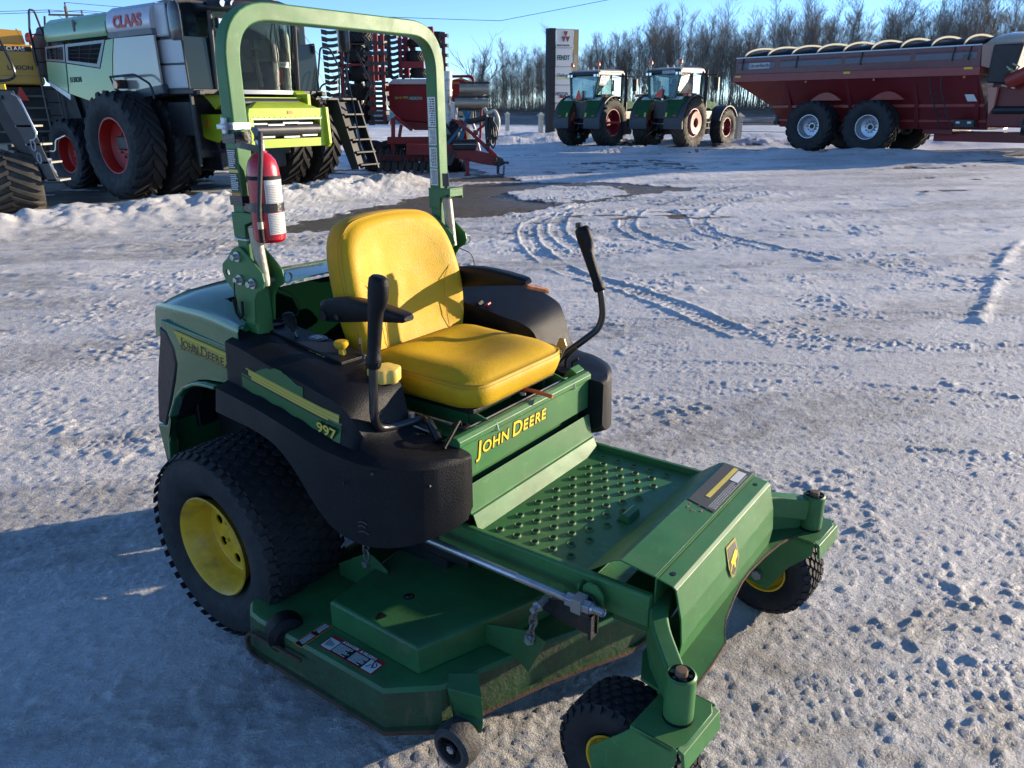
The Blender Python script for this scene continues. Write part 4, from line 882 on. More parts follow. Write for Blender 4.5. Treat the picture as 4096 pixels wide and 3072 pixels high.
# --- green rear hood with side panels
def hoodring(x,hw,zt,zs,zb,f=.95):
    """half-outline from centre top to side bottom, mirrored"""
    half=[(0,zt),(hw*.45,zt-.004),(hw*.80,zt-.016),(hw*.93,zt-.032),(hw*.985,zs+.02),(hw,zs),(hw,zs-.012),(hw*1.01,(zs+zb)/2),(hw*1.02,zb)]
    return [(x,y,z) for y,z in half[::-1]]+[(x,-y,z) for y,z in half[1:]]
bm=B(); rings=[hoodring(-.455,.44,1.010,.965,.93),hoodring(-.452,.485,1.030,.985,.92),hoodring(-.435,.500,1.055,1.000,.92),hoodring(-.38,.508,1.080,1.018,.92),hoodring(-.28,.512,1.088,1.026,.92),hoodring(-.15,.516,1.082,1.028,.92),hoodring(-.06,.518,1.070,1.022,.92),hoodring(.03,.520,1.052,1.012,.92)]
# cut away above the seat well: only the side wings reach forward
def wing(x,hw,zt,zs,zb,yc):
    r=hoodring(x,hw,zt,zs,zb); return r
loft(bm,rings[:6],cap=False,closed=False)
front=rings[5:]+[hoodring(.055,.520,1.040,1.004,.92)]
loft(bm,[r[:7] for r in front],cap=False,closed=False); loft(bm,[r[-7:] for r in front],cap=False,closed=False)
bmesh.ops.remove_doubles(bm,verts=bm.verts,dist=.0005); bmesh.ops.solidify(bm,geom=bm.faces[:],thickness=.004); P('engine_hood',bm,GREEN_HOOD,sharp=30)
for s in (-1,1):
    out=[(-.450,.99),(-.452,.93),(-.30,.93),(.052,.93),(.052,.99)]
    # side panel with wheel arch
    pan=[(-.36,.96),(-.36,.99),(.048,.955),(.020,.835),(-.045,.828),(-.13,.82),(-.18,.81),(-.24,.785),(-.31,.735),(-.37,.65),(-.40,.55),(-.425,.42),(-.47,.415),(-.492,.58),(-.432,.588),(-.374,.690),(-.326,.780),(-.298,.845),(-.303,.90),(-.335,.95)]
    bm=B(); prism(bm,pan,'y',s*.512,s*.528); sp=P('side_panel',bm,GREEN_HOOD,bev=.005)
    arch=[(-.06,.815),(-.13,.812),(-.18,.803),(-.24,.778),(-.30,.73),(-.355,.65),(-.385,.55),(-.41,.42)]
    bm=B(); sweep(bm,[(x,s*.538,z) for x,z in arch],rect(.012,.034,.004),upv=(0.3,0,1)); P('arch_lip',bm,GREEN_HOOD,sharp=50)
    # black screen at the rear corner
    bm=B(); loft(bm,[[(x,s*y,z) for x,z in ((-.378,.965),(-.335,.95),(-.305,.90),(-.300,.842),(-.328,.778),(-.376,.688),(-.434,.586),(-.486,.590),(-.452,.732),(-.425,.813),(-.382,.924))] for y in (.40,.5295)]); P('rear_screen',bm,mat('black_mesh',(.012,.012,.016),.35,bump=.2,bscale=60),bev=.01)
    if s<0: SPN=sp
bm=B(); loft(bm,[[(-.50,-.50,.60),(-.50,.50,.60),(-.47,.50,.40),(-.47,-.50,.40)],[(-.42,-.50,.60),(-.42,.50,.60),(-.42,.50,.40),(-.42,-.50,.40)]]); P('rear_bumper',bm,GREEN_HOOD,bev=.012)
bm=B(); box(bm,(-.48,-.42,.55),(-.40,.42,.98)); P('radiator_screen',bm,MATS['black_mesh'],bev=.01)
# inner wall behind the seat, cast shade painted in as near-black green
bm=B(); prism(bm,[(-.15,1.068),(-.10,1.03),(-.02,.80),(-.06,.80),(-.17,1.0)],'y',-.40,.40); P('hood_front_wall',bm,mat('shade_painted_green',(.002,.012,.006),1.0,spec=.0),bev=.004)
bm=B(); box(bm,(-.10,-.38,.70),(.30,.38,.76)); P('seat_well',bm,BLKM)
# hood side stripe and name
HY=-.5285
def hs(x): return .932-.10*(x+.03)/.0+0 if False else float(np.interp(x,[-.30,-.03,.05],[.956,.929,.920]))
HYS=-.5305
def hstrip(x0,x1,a,b,m,o,name):
    bm=B(); loft(bm,[[(x0,HYS-o,hs(x0)+a),(x0,HYS-o,hs(x0)+b),(x0,HYS-o+.0008,hs(x0)+b),(x0,HYS-o+.0008,hs(x0)+a)],[(x1,HYS-o,hs(x1)+a),(x1,HYS-o,hs(x1)+b),(x1,HYS-o+.0008,hs(x1)+b),(x1,HYS-o+.0008,hs(x1)+a)]]); return P(name,bm,m,SPN,smooth=False)
for k in range(7): hstrip(-.283+.0045*k,.042,.008-.0062*k,.0145-.0062*k-.0006,MATS['stripe_%d'%(k%2)],.0004,'yellow_line')
hstrip(-.258,.042,-.0415,-.0345,DECAL_K,.0004,'black_line')
jd('lettering',(-.248,HYS-.0012,hs(-.248)-.034),(1,0,-.105),(0,0,1),.026,DECAL_K,DECAL_Y,SPN,o1=.0030,d=.0006,sxx=1.02)
# --- drive levers
for s in (-1,1):
    y=s*.499
    low=[(.60,s*.30,.70),(.615,s*.335,.775),(.625,s*.40,.800),(.628,s*.478,.820),(.640,y,.86),(.655,y,.97),(.660,y,1.035)]
    if s>0: low=[(.60,s*.37,.72),(.64,s*.42,.80),(.70,s*.455,.855),(.745,s*.490,.90),(.755,y,.95),(.745,y,1.02),(.738,y,1.045)]
    else: low=[(.72,-.365,.765),(.655,-.335,.800),(.625,-.318,.795),(.600,-.42,.795),(.596,-.478,.808),(.606,y,.86),(.615,y,.97),(.618,y,1.02)]
    bm=B(); tube(bm,smoothpath(low,.03,5),.0125,14); lv=P('drive_lever',bm,BLKM)
    top=Vector((.655,y,1.252)) if s<0 else Vector((.650,y,1.252)); bot=Vector((.618,y,1.00)) if s<0 else Vector((.740,y,1.035)); d=(top-bot); rings=[]
    nn=Vector((0,1,0)); bb=d.normalized().cross(nn)
    for t_,ra,rbb,of in ((0,.018,.018,0),(.04,.0215,.0215,0),(.12,.0205,.0205,0),(.14,.018,.018,0),(.30,.0185,.0185,0),(.5,.0195,.020,0),(.62,.020,.022,.0),(.70,.020,.027,.004),(.78,.022,.031,.006),(.90,.023,.030,.006),(.97,.022,.028,.006),(1.0,.014,.020,.006)):
        c=bot+d*t_; rings.append([c+nn*(ra*math.cos(a))+bb*(rbb*math.sin(a)-of) for a in [2*PI*k/20 for k in range(20)]])
    loft(bm:=B(),rings); g=P('lever_grip',bm,BLK,lv,sharp=60)
    bm=B(); cyl(bm,bot+d*.05+Vector((0,0,0)),bot+d*.05+Vector((.024,-.004,0)),.004,8); P('grip_screw',bm,BLKM,lv)
    if s>0:
        bm=B(); cyl(bm,top-bb*-.004,top+d.normalized()*.018,.013,10,.011); P('grip_button',bm,BLKM,lv)
    bm=B(); pts=[(.585,.735),(.60,.735),(.665,.84),(.66,.85),(.650,.85)]
    if s>0:
        loft(bm,[[(.60+a*.5,s*.350,z) for a,z in ((0,.72),(.05,.72),(.19,.86),(.17,.885),(.13,.885))],[(.60+a*.5,s*.356,z) for a,z in ((0,.72),(.05,.72),(.19,.86),(.17,.885),(.13,.885))]])
        P('lever_plate',bm,mat('bronze_plate',(.32,.27,.16),.45,metal=.6),bev=.001)
        bm=B()
        for t_ in (.79,.84): cyl(bm,(.61+(t_-.72)*.5,s*.342,t_),(.61+(t_-.72)*.5,s*.364,t_),.010,6)
        P('plate_bolt',bm,STEEL)
        bm=B(); tube(bm,smoothpath([(.665,.40,.72),(.665,.395,.80),(.70,.41,.84)],.02),.005,8); tube(bm,smoothpath([(.69,.41,.715),(.69,.40,.79),(.71,.41,.80)],.02),.005,8); P('return_spring',bm,BLKM)
    else:
        loft(bm,[[(.56,-.36,.80),(.575,-.385,.80),(.69,-.325,.752),(.675,-.30,.752)],[(.56,-.36,.806),(.575,-.385,.806),(.69,-.325,.758),(.675,-.30,.758)]]); cbox(bm,(.545,-.375,.812),(.04,.03,.028),(0,.3,.5))
        P('lever_plate',bm,STEEL,bev=.001)
        bm=B(); cyl(bm,(.610,-.355,.775),(.610,-.355,.82),.010,6); cyl(bm,(.66,-.33,.74),(.66,-.33,.79),.010,6); P('plate_bolt',bm,STEEL)
# gussets and wires around the right lever base
bm=B(); lathe(bm,[(.018,.0),(.026,.004),(.026,.010),(.018,.012),(.012,.010)],Matrix.Translation((.735,-.285,.778)),24); tube(bm,smoothpath([(.735,-.285,.785),(.745,-.30,.81),(.76,-.34,.80),(.77,-.40,.765)],.02),.005,8); P('wire_grommet',bm,BLK)
bm=B(); cyl(bm,(.74,.02,.79),(.74,.02,.797),.011,14); P('panel_plug',bm,STEEL)
# top of the left wheel cover behind the seat

bm=B()
for x0,z0,w_ in ((.700,.585,.030),(.712,.572,.022),(.705,.556,.034)):
    p=Vector((x0-.55+.55,0,z0)); tube(bm,[(.640+w_*t,-.6155+.004*t*t,z0-.585+.592+.006*math.sin(3*t)) for t in (0,.33,.66,1)],.0012,4)
sc=P('scuff_marks',bm,mat('scuff_grey',(.10,.09,.075),.8),SB)
for x,z,y in ((.69,.745,-.602),(.80,.70,-.500),(.60,.70,-.6195)):
    bm=B(); cyl(bm,(x,y+.004,z),(x,y-.0015,z),.005,8); P('shell_screw',bm,BLKM,SB)
bm=B(); sweep(bm,[(x,-.5535-.0045*(x>.3),float(np.interp(x,[q[0] for q in ST],[q[8] for q in ST]))+.004) for x in np.linspace(.03,.56,14)],rect(.005,.003),upv=(0,0,1)); P('shell_seam',bm,DECAL_K,SB)
bm=B(); tube(bm,[(.415,-.30,.94),(.43,-.40,.935),(.44,-.475,.925)],.0022,5); P('shell_seam',bm,DECAL_K,SB)
# ------------------------------------------------------------------ things held by the mower
def M2W(x,y,z):
    a=-R(36.03); return (-.5761+x*math.cos(a)-y*math.sin(a),2.7176+x*math.sin(a)+y*math.cos(a),z)
ERED=mat('extinguisher_red',(.42,.008,.018),.28,bump=.12,bscale=160,coat=.4,var=.1,vscale=10)
fx=empty('fire_extinguisher',M2W(.145,-.428,1.283),-R(36.03),'red fire extinguisher with black hose taped to the near post of the roll bar','fire extinguisher')
r=.058; fx.scale=(.80,.80,.90)
bm=B(); lathe(bm,[(0,.004),(r*.8,0),(r*.97,.010),(r,.03),(r,.205),(r*.96,.232),(r*.82,.256),(r*.58,.272),(r*.36,.279),(r*.30,.287),(0,.287)],None,48); obj('cylinder',bm,ERED,fx)
def wrap(z0,z1,a0,a1,m,name,o=.0006,par=fx):
    bm=B(); lathe(bm,[(r+o,z0),(r+o,z1)],None,24,a0,a1); bmesh.ops.solidify(bm,geom=bm.faces[:],thickness=-.0006); return obj(name,bm,m,par)
lb=wrap(.125,.200,R(-38),R(45),DECAL_W,'label'); wrap(.028,.095,R(-36),R(45),DECAL_W,'label')
wrap(.191,.199,R(-37.5),R(44),DECAL_W,'label_band',.0014)
rnd=random.Random(2)
for z0,z1 in ((.128,.182),(.032,.092)):
    bm=B(); k=z1
    while k>z0:
        a=R(-33); e=R(38)
        while a<e:
            da=rnd.uniform(.06,.22); p0=(r+.0014)*math.cos(a); 
            pts=[(math.cos(t),math.sin(t)) for t in (a,min(e,a+da))]
            vs=[bm.verts.new(((r+.0016)*c,(r+.0016)*s_,z)) for (c,s_),z in ((pts[0],k-.0028),(pts[1],k-.0028),(pts[1],k),(pts[0],k))]; bm.faces.new(vs); a+=da+.03
        k-=.0052
    obj('label_print',bm,mat('print_grey',(.25,.25,.25),.6),lb,smooth=False)
wrap(.198,.210,0,2*PI-.001,BLK,'rubber_band',.002); wrap(.098,.126,0,2*PI-.001,TAPE,'tape_band',.003)
bm=B(); cyl(bm,(0,0,.285),(0,0,.318),.016,16); cyl(bm,(0,0,.30),(.03,-.02,.305),.009,10); obj('valve',bm,STEEL,fx)
bm=B(); cbox(bm,(-.005,-.005,.338),(.12,.022,.010),(0,.22,-.5)); cbox(bm,(-.02,.01,.318),(.09,.020,.008),(0,-.05,-.5)); cbox(bm,(-.03,.018,.328),(.05,.022,.028),(0,.1,-.5)); obj('handle',bm,BLKM,fx,bev=.002)
bm=B(); tube(bm,smoothpath([(.018,-.012,.318),(.050,-.030,.345),(.060,-.044,.285),(.050,-.054,.20),(.038,-.064,.10),(.040,-.066,.05)],.04,6),.0085,12); h=obj('hose',bm,mat('hose_black',(.02,.02,.022),.5,bump=.4,bscale=300),fx)
bm=B(); cyl(bm,(.040,-.066,.072),(.040,-.066,.050),.0105,14); obj('hose_ferrule',bm,CHROMEISH,h)
bm=B(); cyl(bm,(.040,-.066,.052),(.041,-.066,.008),.0098,14); obj('nozzle',bm,BLK,h)
# tape strips that bind it to the post
bm=B(); sweep(bm,[(-.09,-.040,.305),(-.045,-.050,.303),(0,-.038,.296),(.03,-.025,.290)],rect(.020,.002),upv=(0,0,1)); obj('tape_strip',bm,TAPE,fx)
bm=B(); sweep(bm,[(-.10,-.036,.110),(-.06,-.046,.110),(-.02,-.059,.111),(.01,-.0625,.112),(.04,-.052,.112)],rect(.026,.002),upv=(0,0,1)); obj('tape_strip',bm,TAPE,fx)
# the scraper left on the far arm rest
kf=empty('scraper_knife',M2W(.47,.42,1.035),-R(36.03)-.5,'brown handled scraper with black blade lying beside the far armrest','hand tool')
bm=B(); out=[(.0,-.014),(.02,-.016),(.035,-.012),(.05,-.016),(.065,-.012),(.08,-.016),(.10,-.012),(.105,.0),(.10,.012),(.0,.012)]
loft(bm,[[(x,y,z) for x,y in out] for z in (-.008,.008)]); obj('grip',bm,mat('tan_handle',(.36,.13,.045),.5,var=.2,vscale=50),kf,bev=.004)
bm=B(); loft(bm,[[(x,y,z) for x,y in ((0,-.010),(0,.010),(-.14,.006),(-.145,-.012))] for z in (-.0015,.0015)]); b_=obj('blade',bm,BLKM,kf); kf.rotation_euler=(.1,.30,-R(36.03)+1.1)
bm=B(); cbox(bm,(.02,.022,.0),(.06,.018,.006)); obj('clasp',bm,STEEL,kf,bev=.002)
# ------------------------------------------------------------------ the big green and white combine
LIME=mat('lime_paint',(.34,.46,.02),.35,coat=.3,var=.06)
SEED=mat('pale_green_panel',(.19,.36,.17),.2,coat=.3,var=.05,vscale=1)
SEED2=mat('gloss_green_panel',(.14,.25,.03),.09,coat=.25,spec=.4,var=.08,vscale=.8)
SILV=mat('silver_paint',(.42,.44,.48),.25,coat=.3,var=.03,metal=.15)
SILVG=mat('silver_gloss',(.33,.30,.27),.16,coat=.25,metal=.15,spec=.4)
WHIT=mat('white_panel',(.40,.43,.46),.35,var=.04)
CK=mat('combine_black',(.010,.011,.014),.45,var=.2)
CRUB=mat('farm_tyre',(.012,.0125,.015),.68,bump=.25,bscale=30,var=.3,vscale=4,dirt=.3,dcol=(.03,.028,.025),dscale=4)
CRED=mat('rim_red',(.42,.018,.012),.4,var=.08)
GLASS=mat('tinted_glass',(.35,.48,.47),.02,trans=1.,spec=.35)
DGL=mat('dark_glass',(.012,.018,.02),.10,spec=.3)
CHR=mat('chrome_tube',(.55,.55,.55),.18,metal=1.)
LAMP=mat('lamp_lens',(.7,.7,.7),.1,metal=.4,coat=1)
AMB=mat('amber_lens',(.75,.13,.01),.25,coat=.6)
REDT=mat('red_letters',(.42,.02,.03),.4)
GREYT=mat('grey_letters',(.07,.09,.09),.4)
CB=empty('combine_harvester',(-6.527,17.560,0),PI/2-R(126),'pale green and silver combine with red rims, dual tyres and lime feeder house','combine')
def K(name,bm,m,par=CB,**k): return obj(name,bm,m,par,**k)
def farmwheel(par,x,y,rad,w,rimr,face,tname='wheel',tm=None,rm=None,lugs=20,dish=.12,hubm=None,seg=72):
    t=obj(tname,wheel_tire(rad,w,rimr,lugs,rad*.045,'ag',seg),tm or CRUB,par,sharp=40); t.location=(x,y,rad*.985)
    bm=B(); h=w/2; lathe(bm,[(rimr,h*.70),(rimr*1.03,h*.76),(rimr*.97,h*.76),(rimr*.93,h*.55),(rimr*.90,h*.1),(rimr*.82,h*.0),(rimr*.35,-h*.15+dish*.2),(rimr*.30,h*.05),(0,h*.05)],AX((0,face,0)),40); ro=obj('rim',bm,rm or CRED,t)
    bm=B()
    for k in range(10): a=2*PI*k/10; cyl(bm,(rimr*.44*math.cos(a),face*(-h*.1),rimr*.44*math.sin(a)),(rimr*.44*math.cos(a),face*(h*.06),rimr*.44*math.sin(a)),rimr*.045,6)
    bmesh.ops.transform(bm,matrix=Matrix.Identity(4),verts=bm.verts); cyl(bm,(0,face*(-h*.1),0),(0,face*(h*.10),0),rimr*.20,16); obj('hub',bm,hubm or rm or CRED,ro)
    return t
for s in (-1,1):
    for yy in ((1.93,1.14) if s<0 else (1.50,2.38)): farmwheel(CB,.03 if s<0 else .25,s*yy,1.02,.64,.52,s,lugs=22)
    farmwheel(CB,-2.95,s*1.45,.76,.58,.40,s,tname='rear_wheel',lugs=18)
# chassis
bm=B(); box(bm,(-3.9,-1.1,.75),(1.3,1.1,2.6)); box(bm,(.3,-.8,.5),(1.5,.8,1.2)); box(bm,(-.5,-1.55,1.9),(1.0,1.55,2.9)); box(bm,(-.15,-2.0,.92),(.25,2.0,1.18)); box(bm,(-3.1,-1.4,.62),(-2.8,1.4,.9)); K('chassis',bm,CK,bev=.03)
def slab(name,pts,y,th,m,par=CB,**k):
    bm=B(); prism(bm,pts,'y',y,y+th); return K(name,bm,m,par,**k)
for s in (-1,1):
    y=s*1.65; th=-s*.05
    slab('side_panel',[(-3.15,2.66),(-3.22,2.29),(-2.41,1.98)],y,th,SEED) if False else None
    slab('rear_side_panel',[(-3.15,2.67),(-3.22,2.29),(-2.44,2.02),(-2.33,2.61)],y,th,SEED,bev=.01)
    slab('side_panel',[(-2.28,2.60),(-.95,2.46),(-.57,2.97),(-.27,2.985),(-.42,2.65),(-.53,2.30),(-.40,2.03),(-.22,1.80),(-.9,1.72),(-1.25,1.78),(-2.40,2.005)],y,th,SEED2,bev=.01)
    slab('front_side_panel',[(-.25,2.985),(-.40,2.65),(-.51,2.30),(-.38,2.03),(-.20,1.80),(.1,1.78),(.25,2.02),(1.16,2.10),(1.14,2.975)],y,th,SILVG,bev=.01)
    bm=B(); prism(bm,[(-.05,1.74),(.12,1.78),(.27,2.035),(1.17,2.12),(1.2,1.95),(.42,1.88),(.30,1.60),(.0,1.55)],'y',y,s*1.2); K('wheel_fender',bm,mat('grey_fender',(.035,.045,.055),.4),bev=.02)
    slab('skirt_strip',[(-3.22,2.285),(-3.19,2.19),(-2.40,1.88),(-2.36,1.985)],y,th,SILV)
    for (a,b,c,d_) in (((-3.08,2.955),(-2.24,2.965),(-2.33,2.625),(-3.15,2.685)),((-2.20,2.965),(-.60,2.975),(-.97,2.475),(-2.29,2.615))):
        cx=(a[0]+b[0]+c[0]+d_[0])/4; cz=(a[1]+b[1]+c[1]+d_[1])/4
        inn=[(cx+(p[0]-cx)*.86,cz+(p[1]-cz)*.74) for p in (a,b,c,d_)]
        bm=B(); plate(bm,[a,b,c,d_],[inn],'y',y-s*.0,y-s*.04); g=K('grille_frame',bm,mat('grille_blue',(.045,.07,.10),.3,coat=.4),smooth=False)
        bm=B()
        for k in range(1,4):
            t=k/4; p=[inn[0][i]*(1-t)+inn[3][i]*t for i in (0,1)]; q=[inn[1][i]*(1-t)+inn[2][i]*t for i in (0,1)]; tube(bm,[(p[0],y-s*.03,p[1]),(q[0],y-s*.03,q[1])],.010,5)
        n=2 if b[0]-a[0]<1 else 3
        for k in range(1,n):
            t=k/n; p=[inn[0][i]*(1-t)+inn[1][i]*t for i in (0,1)]; q=[inn[3][i]*(1-t)+inn[2][i]*t for i in (0,1)]; tube(bm,[(p[0],y-s*.035,p[1]),(q[0],y-s*.035,q[1])],.014,5)
        K('grille_bars',bm,CK,g)
    # top covers
    def cover(x0,x1,zb,zt,m,name,rnd=.10):
        prof=[(1.66,zb),(1.68,zb+.06),(1.67,zt-.22),(1.62,zt-.10),(1.50,zt-.02),(1.30,zt),(1.0,zt),(1.0,zb)]
        bm=B(); rg=[]
        for x,f in ((x0,.90),(x0+.05,1.0),(x1-.02,1),(x1,.995)): rg.append([(x,s*(1.0+(a-1.0)*(f if a>1 else 1)),zb+(b-zb)*f) for a,b in prof])
        loft(bm,rg); return K(name,bm,m,sharp=30)
    cr=cover(-3.0,-.46,3.04,3.50,SEED,'rear_cover'); cf=cover(-.45,1.12,3.09,3.55,SILV,'grain_tank_cover')
    bm=B(); prism(bm,[(-.46,3.0),(-.44,3.09),(1.1,3.09),(1.12,2.99),(-.35,2.985)],'y',s*1.655,s*1.2); K('tank_trim',bm,mat('grey_trim',(.13,.14,.14),.5))
    bm=B(); loft(bm,[[(-1.70+a,s*1.681,b) for a,b in ((0,3.20),(.045,3.17),(.09,3.20),(.09,3.37),(.045,3.40),(0,3.37))],[(-1.70+a,s*1.670,b) for a,b in ((0,3.20),(.045,3.17),(.09,3.20),(.09,3.37),(.045,3.40),(0,3.37))]]); K('cover_slot',bm,CK,cr)
    # white box beside the cab
    bm=B(); box(bm,(.98,s*1.52,2.03),(1.84,s*.98,2.90)); wb=K('service_box',bm,WHIT,bev=.03)
    bm=B(); box(bm,(1.842,s*1.53,2.03),(1.87,s*.97,2.92)); box(bm,(1.505,s*1.57,2.93),(1.53,s*.97,3.53)); K('box_end_glass',bm,DGL)
    bm=B(); box(bm,(1.0,s*1.56,2.91),(1.50,s*.98,3.52)); K('upper_box',bm,WHIT,bev=.08,bseg=3)
    bm=B()
    for pts in ([(.93,2.86),(.98,2.92),(1.86,2.95)],[(.93,2.86),(1.02,2.06),(1.14,2.03),(1.88,2.03),(1.84,2.95)],[(.98,2.47),(1.87,2.46)]): tube(bm,[(a,s*1.535,b) for a,b in pts],.018,6)
    K('box_frame',bm,CK,wb)
    bm=B(); box(bm,(1.05,s*1.55,1.93),(2.0,s*.9,2.03)); cbox(bm,(2.0,s*1.45,1.96),(.25,.12,.09)); K('platform',bm,CK,bev=.02)
    bm=B(); tube(bm,smoothpath([(-.35,s*1.80,2.28),(.62,s*1.84,2.30),(1.02,s*1.78,2.12),(1.02,s*1.75,1.86)],.1),.022,8); tube(bm,[(-.35,s*1.80,2.28),(-.22,s*1.80,2.05),(-.22,s*1.66,2.0)],.018,6); K('guard_rail',bm,CK)
    bm=B(); box(bm,(-.25,s*1.86,1.92),(.12,s*1.66,2.02)); box(bm,(-.16,s*1.84,2.06),(.02,s*1.68,2.22)); lg=K('light_carrier',bm,CK,bev=.01)
    bm=B(); cyl(bm,(-.07,s*1.845,2.13),(-.07,s*1.875,2.13),.075,18); K('side_lamp',bm,AMB,lg)
    bm=B(); box(bm,(-.20,s*1.862,1.94),(.08,s*1.870,2.0)); K('reflector',bm,mat('yellow_reflector',(.75,.45,.02),.4),lg)
    # mirror
    bm=B(); loft(bm,[[(2.16+.34*math.cos(a)*f*.5+.17,s*1.93+.07*math.sin(a)*f,z) for a in [2*PI*k/16 for k in range(16)]] for z,f in ((2.80,.7),(2.84,.95),(3.0,1.0),(3.25,.98),(3.36,.85),(3.42,.5))]); mi=K('mirror',bm,mat('mirror_shell',(.03,.032,.036),.28,coat=.4))
    bm=B(); tube(bm,[(2.2,s*1.9,3.42),(2.1,s*1.5,3.48),(1.9,s*1.0,3.50)],.03,8); K('mirror_arm',bm,CK,mi)
    bm=B(); lathe(bm,[(0,-.06),(.05,-.04),(.06,0),(.05,.04),(0,.06)],Matrix.Translation((2.30,s*1.95,3.47)),14); K('mirror_lamp',bm,LAMP,mi)
text('lettering','CLAAS',.285,(-.13,-1.684,3.155),(1,0,-.0),(0,0,1),REDT,CB,depth=.006,bold=.012,sx=1.17)
text('lettering','LEXION',.150,(-2.24,-1.656,2.225),(1,0,-.0),(0,0,1),GREYT,CB,depth=.005,bold=.0,sx=.88)
# grain tank extension and hatch
bm=B(); loft(bm,[[(-.3,-1.2,3.50),(1.2,-1.2,3.52),(1.2,1.2,3.52),(-.3,1.2,3.50)],[(-.15,-1.05,3.60),(1.3,-1.1,3.66),(1.3,1.1,3.66),(-.15,1.05,3.60)]]); K('tank_lid',bm,mat('lid_grey_green',(.10,.15,.12),.5))
# cab: posts, roof, glass, seat, column
bm=B(); 
def cabring(z,f=1.,dx=0): return [(1.02,-.97*f,z),(1.9+dx,-.97*f,z),(2.12+dx,-.60*f,z),(2.18+dx,0,z),(2.12+dx,.60*f,z),(1.9+dx,.97*f,z),(1.02,.97*f,z)]
loft(bm,[cabring(3.36,1.02,.06),cabring(3.42,1.06,.12),cabring(3.58,1.03,.08),cabring(3.66,.9,-.05)]); K('cab_roof',bm,CK,bev=.03)
bm=B(); loft(bm,[cabring(1.94),cabring(2.02)]); K('cab_floor',bm,mat('pale_sill',(.5,.52,.52),.4),bev=.01)
bm=B(); r1=cabring(2.02,1,-.02); r2=cabring(3.38,1.0,.05)
for i in (0,1,5,6): bm=B(); tube(bm,[r1[i],r2[i]],.045,8); K('cab_post',bm,CK)
bm=B(); V1=[bm.verts.new(p) for p in r1[1:6]]; V2=[bm.verts.new(p) for p in r2[1:6]]
for i in range(4): bm.faces.new((V1[i],V1[i+1],V2[i+1],V2[i]))
bmesh.ops.solidify(bm,geom=bm.faces[:],thickness=.008); K('windscreen',bm,GLASS)
for s in (-1,1):
    bm=B(); box(bm,(1.05,s*.975,2.04),(1.88,s*.967,3.38)); K('side_window',bm,GLASS,smooth=False)
bm=B(); box(bm,(1.0,-.9,2.0),(1.05,.9,3.4)); K('cab_rear',bm,mat('cab_liner',(.03,.04,.04),.8),smooth=False)
bm=B(); cbox(bm,(1.45,-.05,2.30),(.5,.5,.14)); cbox(bm,(1.22,-.05,2.66),(.16,.5,.70),(0,-.15,0)); cbox(bm,(1.20,-.05,3.08),(.12,.28,.18)); cbox(bm,(1.4,-.05,2.12),(.4,.4,.24)); K('driver_seat',bm,CK,bev=.04)
bm=B(); tube(bm,[(1.95,-.05,2.05),(1.80,-.05,2.62)],.06,10); tube(bm,[(1.78+.02*math.cos(a),-.05+.2*math.cos(a),2.66+.12*math.sin(a)) for a in [2*PI*k/20 for k in range(20)]],.016,6,closed=True); cbox(bm,(1.55,-.42,2.5),(.4,.12,.12)); K('steering_column',bm,mat('column_grey',(.12,.12,.12),.5),bev=.01)
bm=B(); cbox(bm,(1.12,.45,2.55),(.03,.3,.9)); K('blind',bm,mat('olive_blind',(.22,.26,.06),.8))
bm=B(); sheet=[(1.75,-.25,2.35),(1.8,.15,2.3)]
rnd=random.Random(4)
for k in range(26):
    c=Vector((1.72+rnd.uniform(-.12,.1),-.55+rnd.uniform(-.16,.2),2.75+rnd.uniform(-.35,.45))); vs=[bm.verts.new(c+Vector((rnd.uniform(-.07,.07),rnd.uniform(-.09,.09),rnd.uniform(-.12,.12)))) for _ in range(3)]; bm.faces.new(vs)
K('plastic_wrap',bm,mat('clear_wrap',(.6,.65,.6),.15,trans=.4),smooth=False)
bm=B(); cyl(bm,(1.95,.42,2.15),(1.95,.42,2.42),.055,14); cyl(bm,(1.95,.42,2.42),(1.95,.42,2.48),.02,10); K('cab_extinguisher',bm,ERED)
bm=B(); cbox(bm,(2.13,.46,2.50),(.006,.26,.10)); K('stock_card',bm,DECAL_W)
text('lettering','C8600733',.05,(2.135,.345,2.485),(0,1,0),(0,0,1),DECAL_K,CB,depth=.002)
for y in (-.80,-.62,-.18,.02,.30,.55,.8):
    bm=B(); xx=2.24-.35*max(0,abs(y)-.5); cyl(bm,(xx-.08,y,3.50),(xx,y,3.50),.065,14,.062); o_=K('work_lamp',bm,CK); bm=B(); cyl(bm,(xx,y,3.50),(xx+.012,y,3.50),.058,14); K('lens',bm,LAMP,o_)
bm=B(); box(bm,(1.98,-.90,3.08),(2.08,-.74,3.26)); o_=K('work_lamp',bm,CK,bev=.01); bm=B(); box(bm,(2.081,-.885,3.10),(2.09,-.755,3.24)); K('lens',bm,LAMP,o_)
bm=B(); lathe(bm,[(.0,.17),(.04,.16),(.065,.12),(.07,.05),(.07,0),(0,0)],Matrix.Translation((1.5,.82,3.63)),16); K('beacon',bm,AMB)
bm=B(); tube(bm,smoothpath([(2.20,.30,3.42),(2.26,.22,3.0),(2.28,.22,2.45)],.1),.012,6); K('wiper',bm,CK)
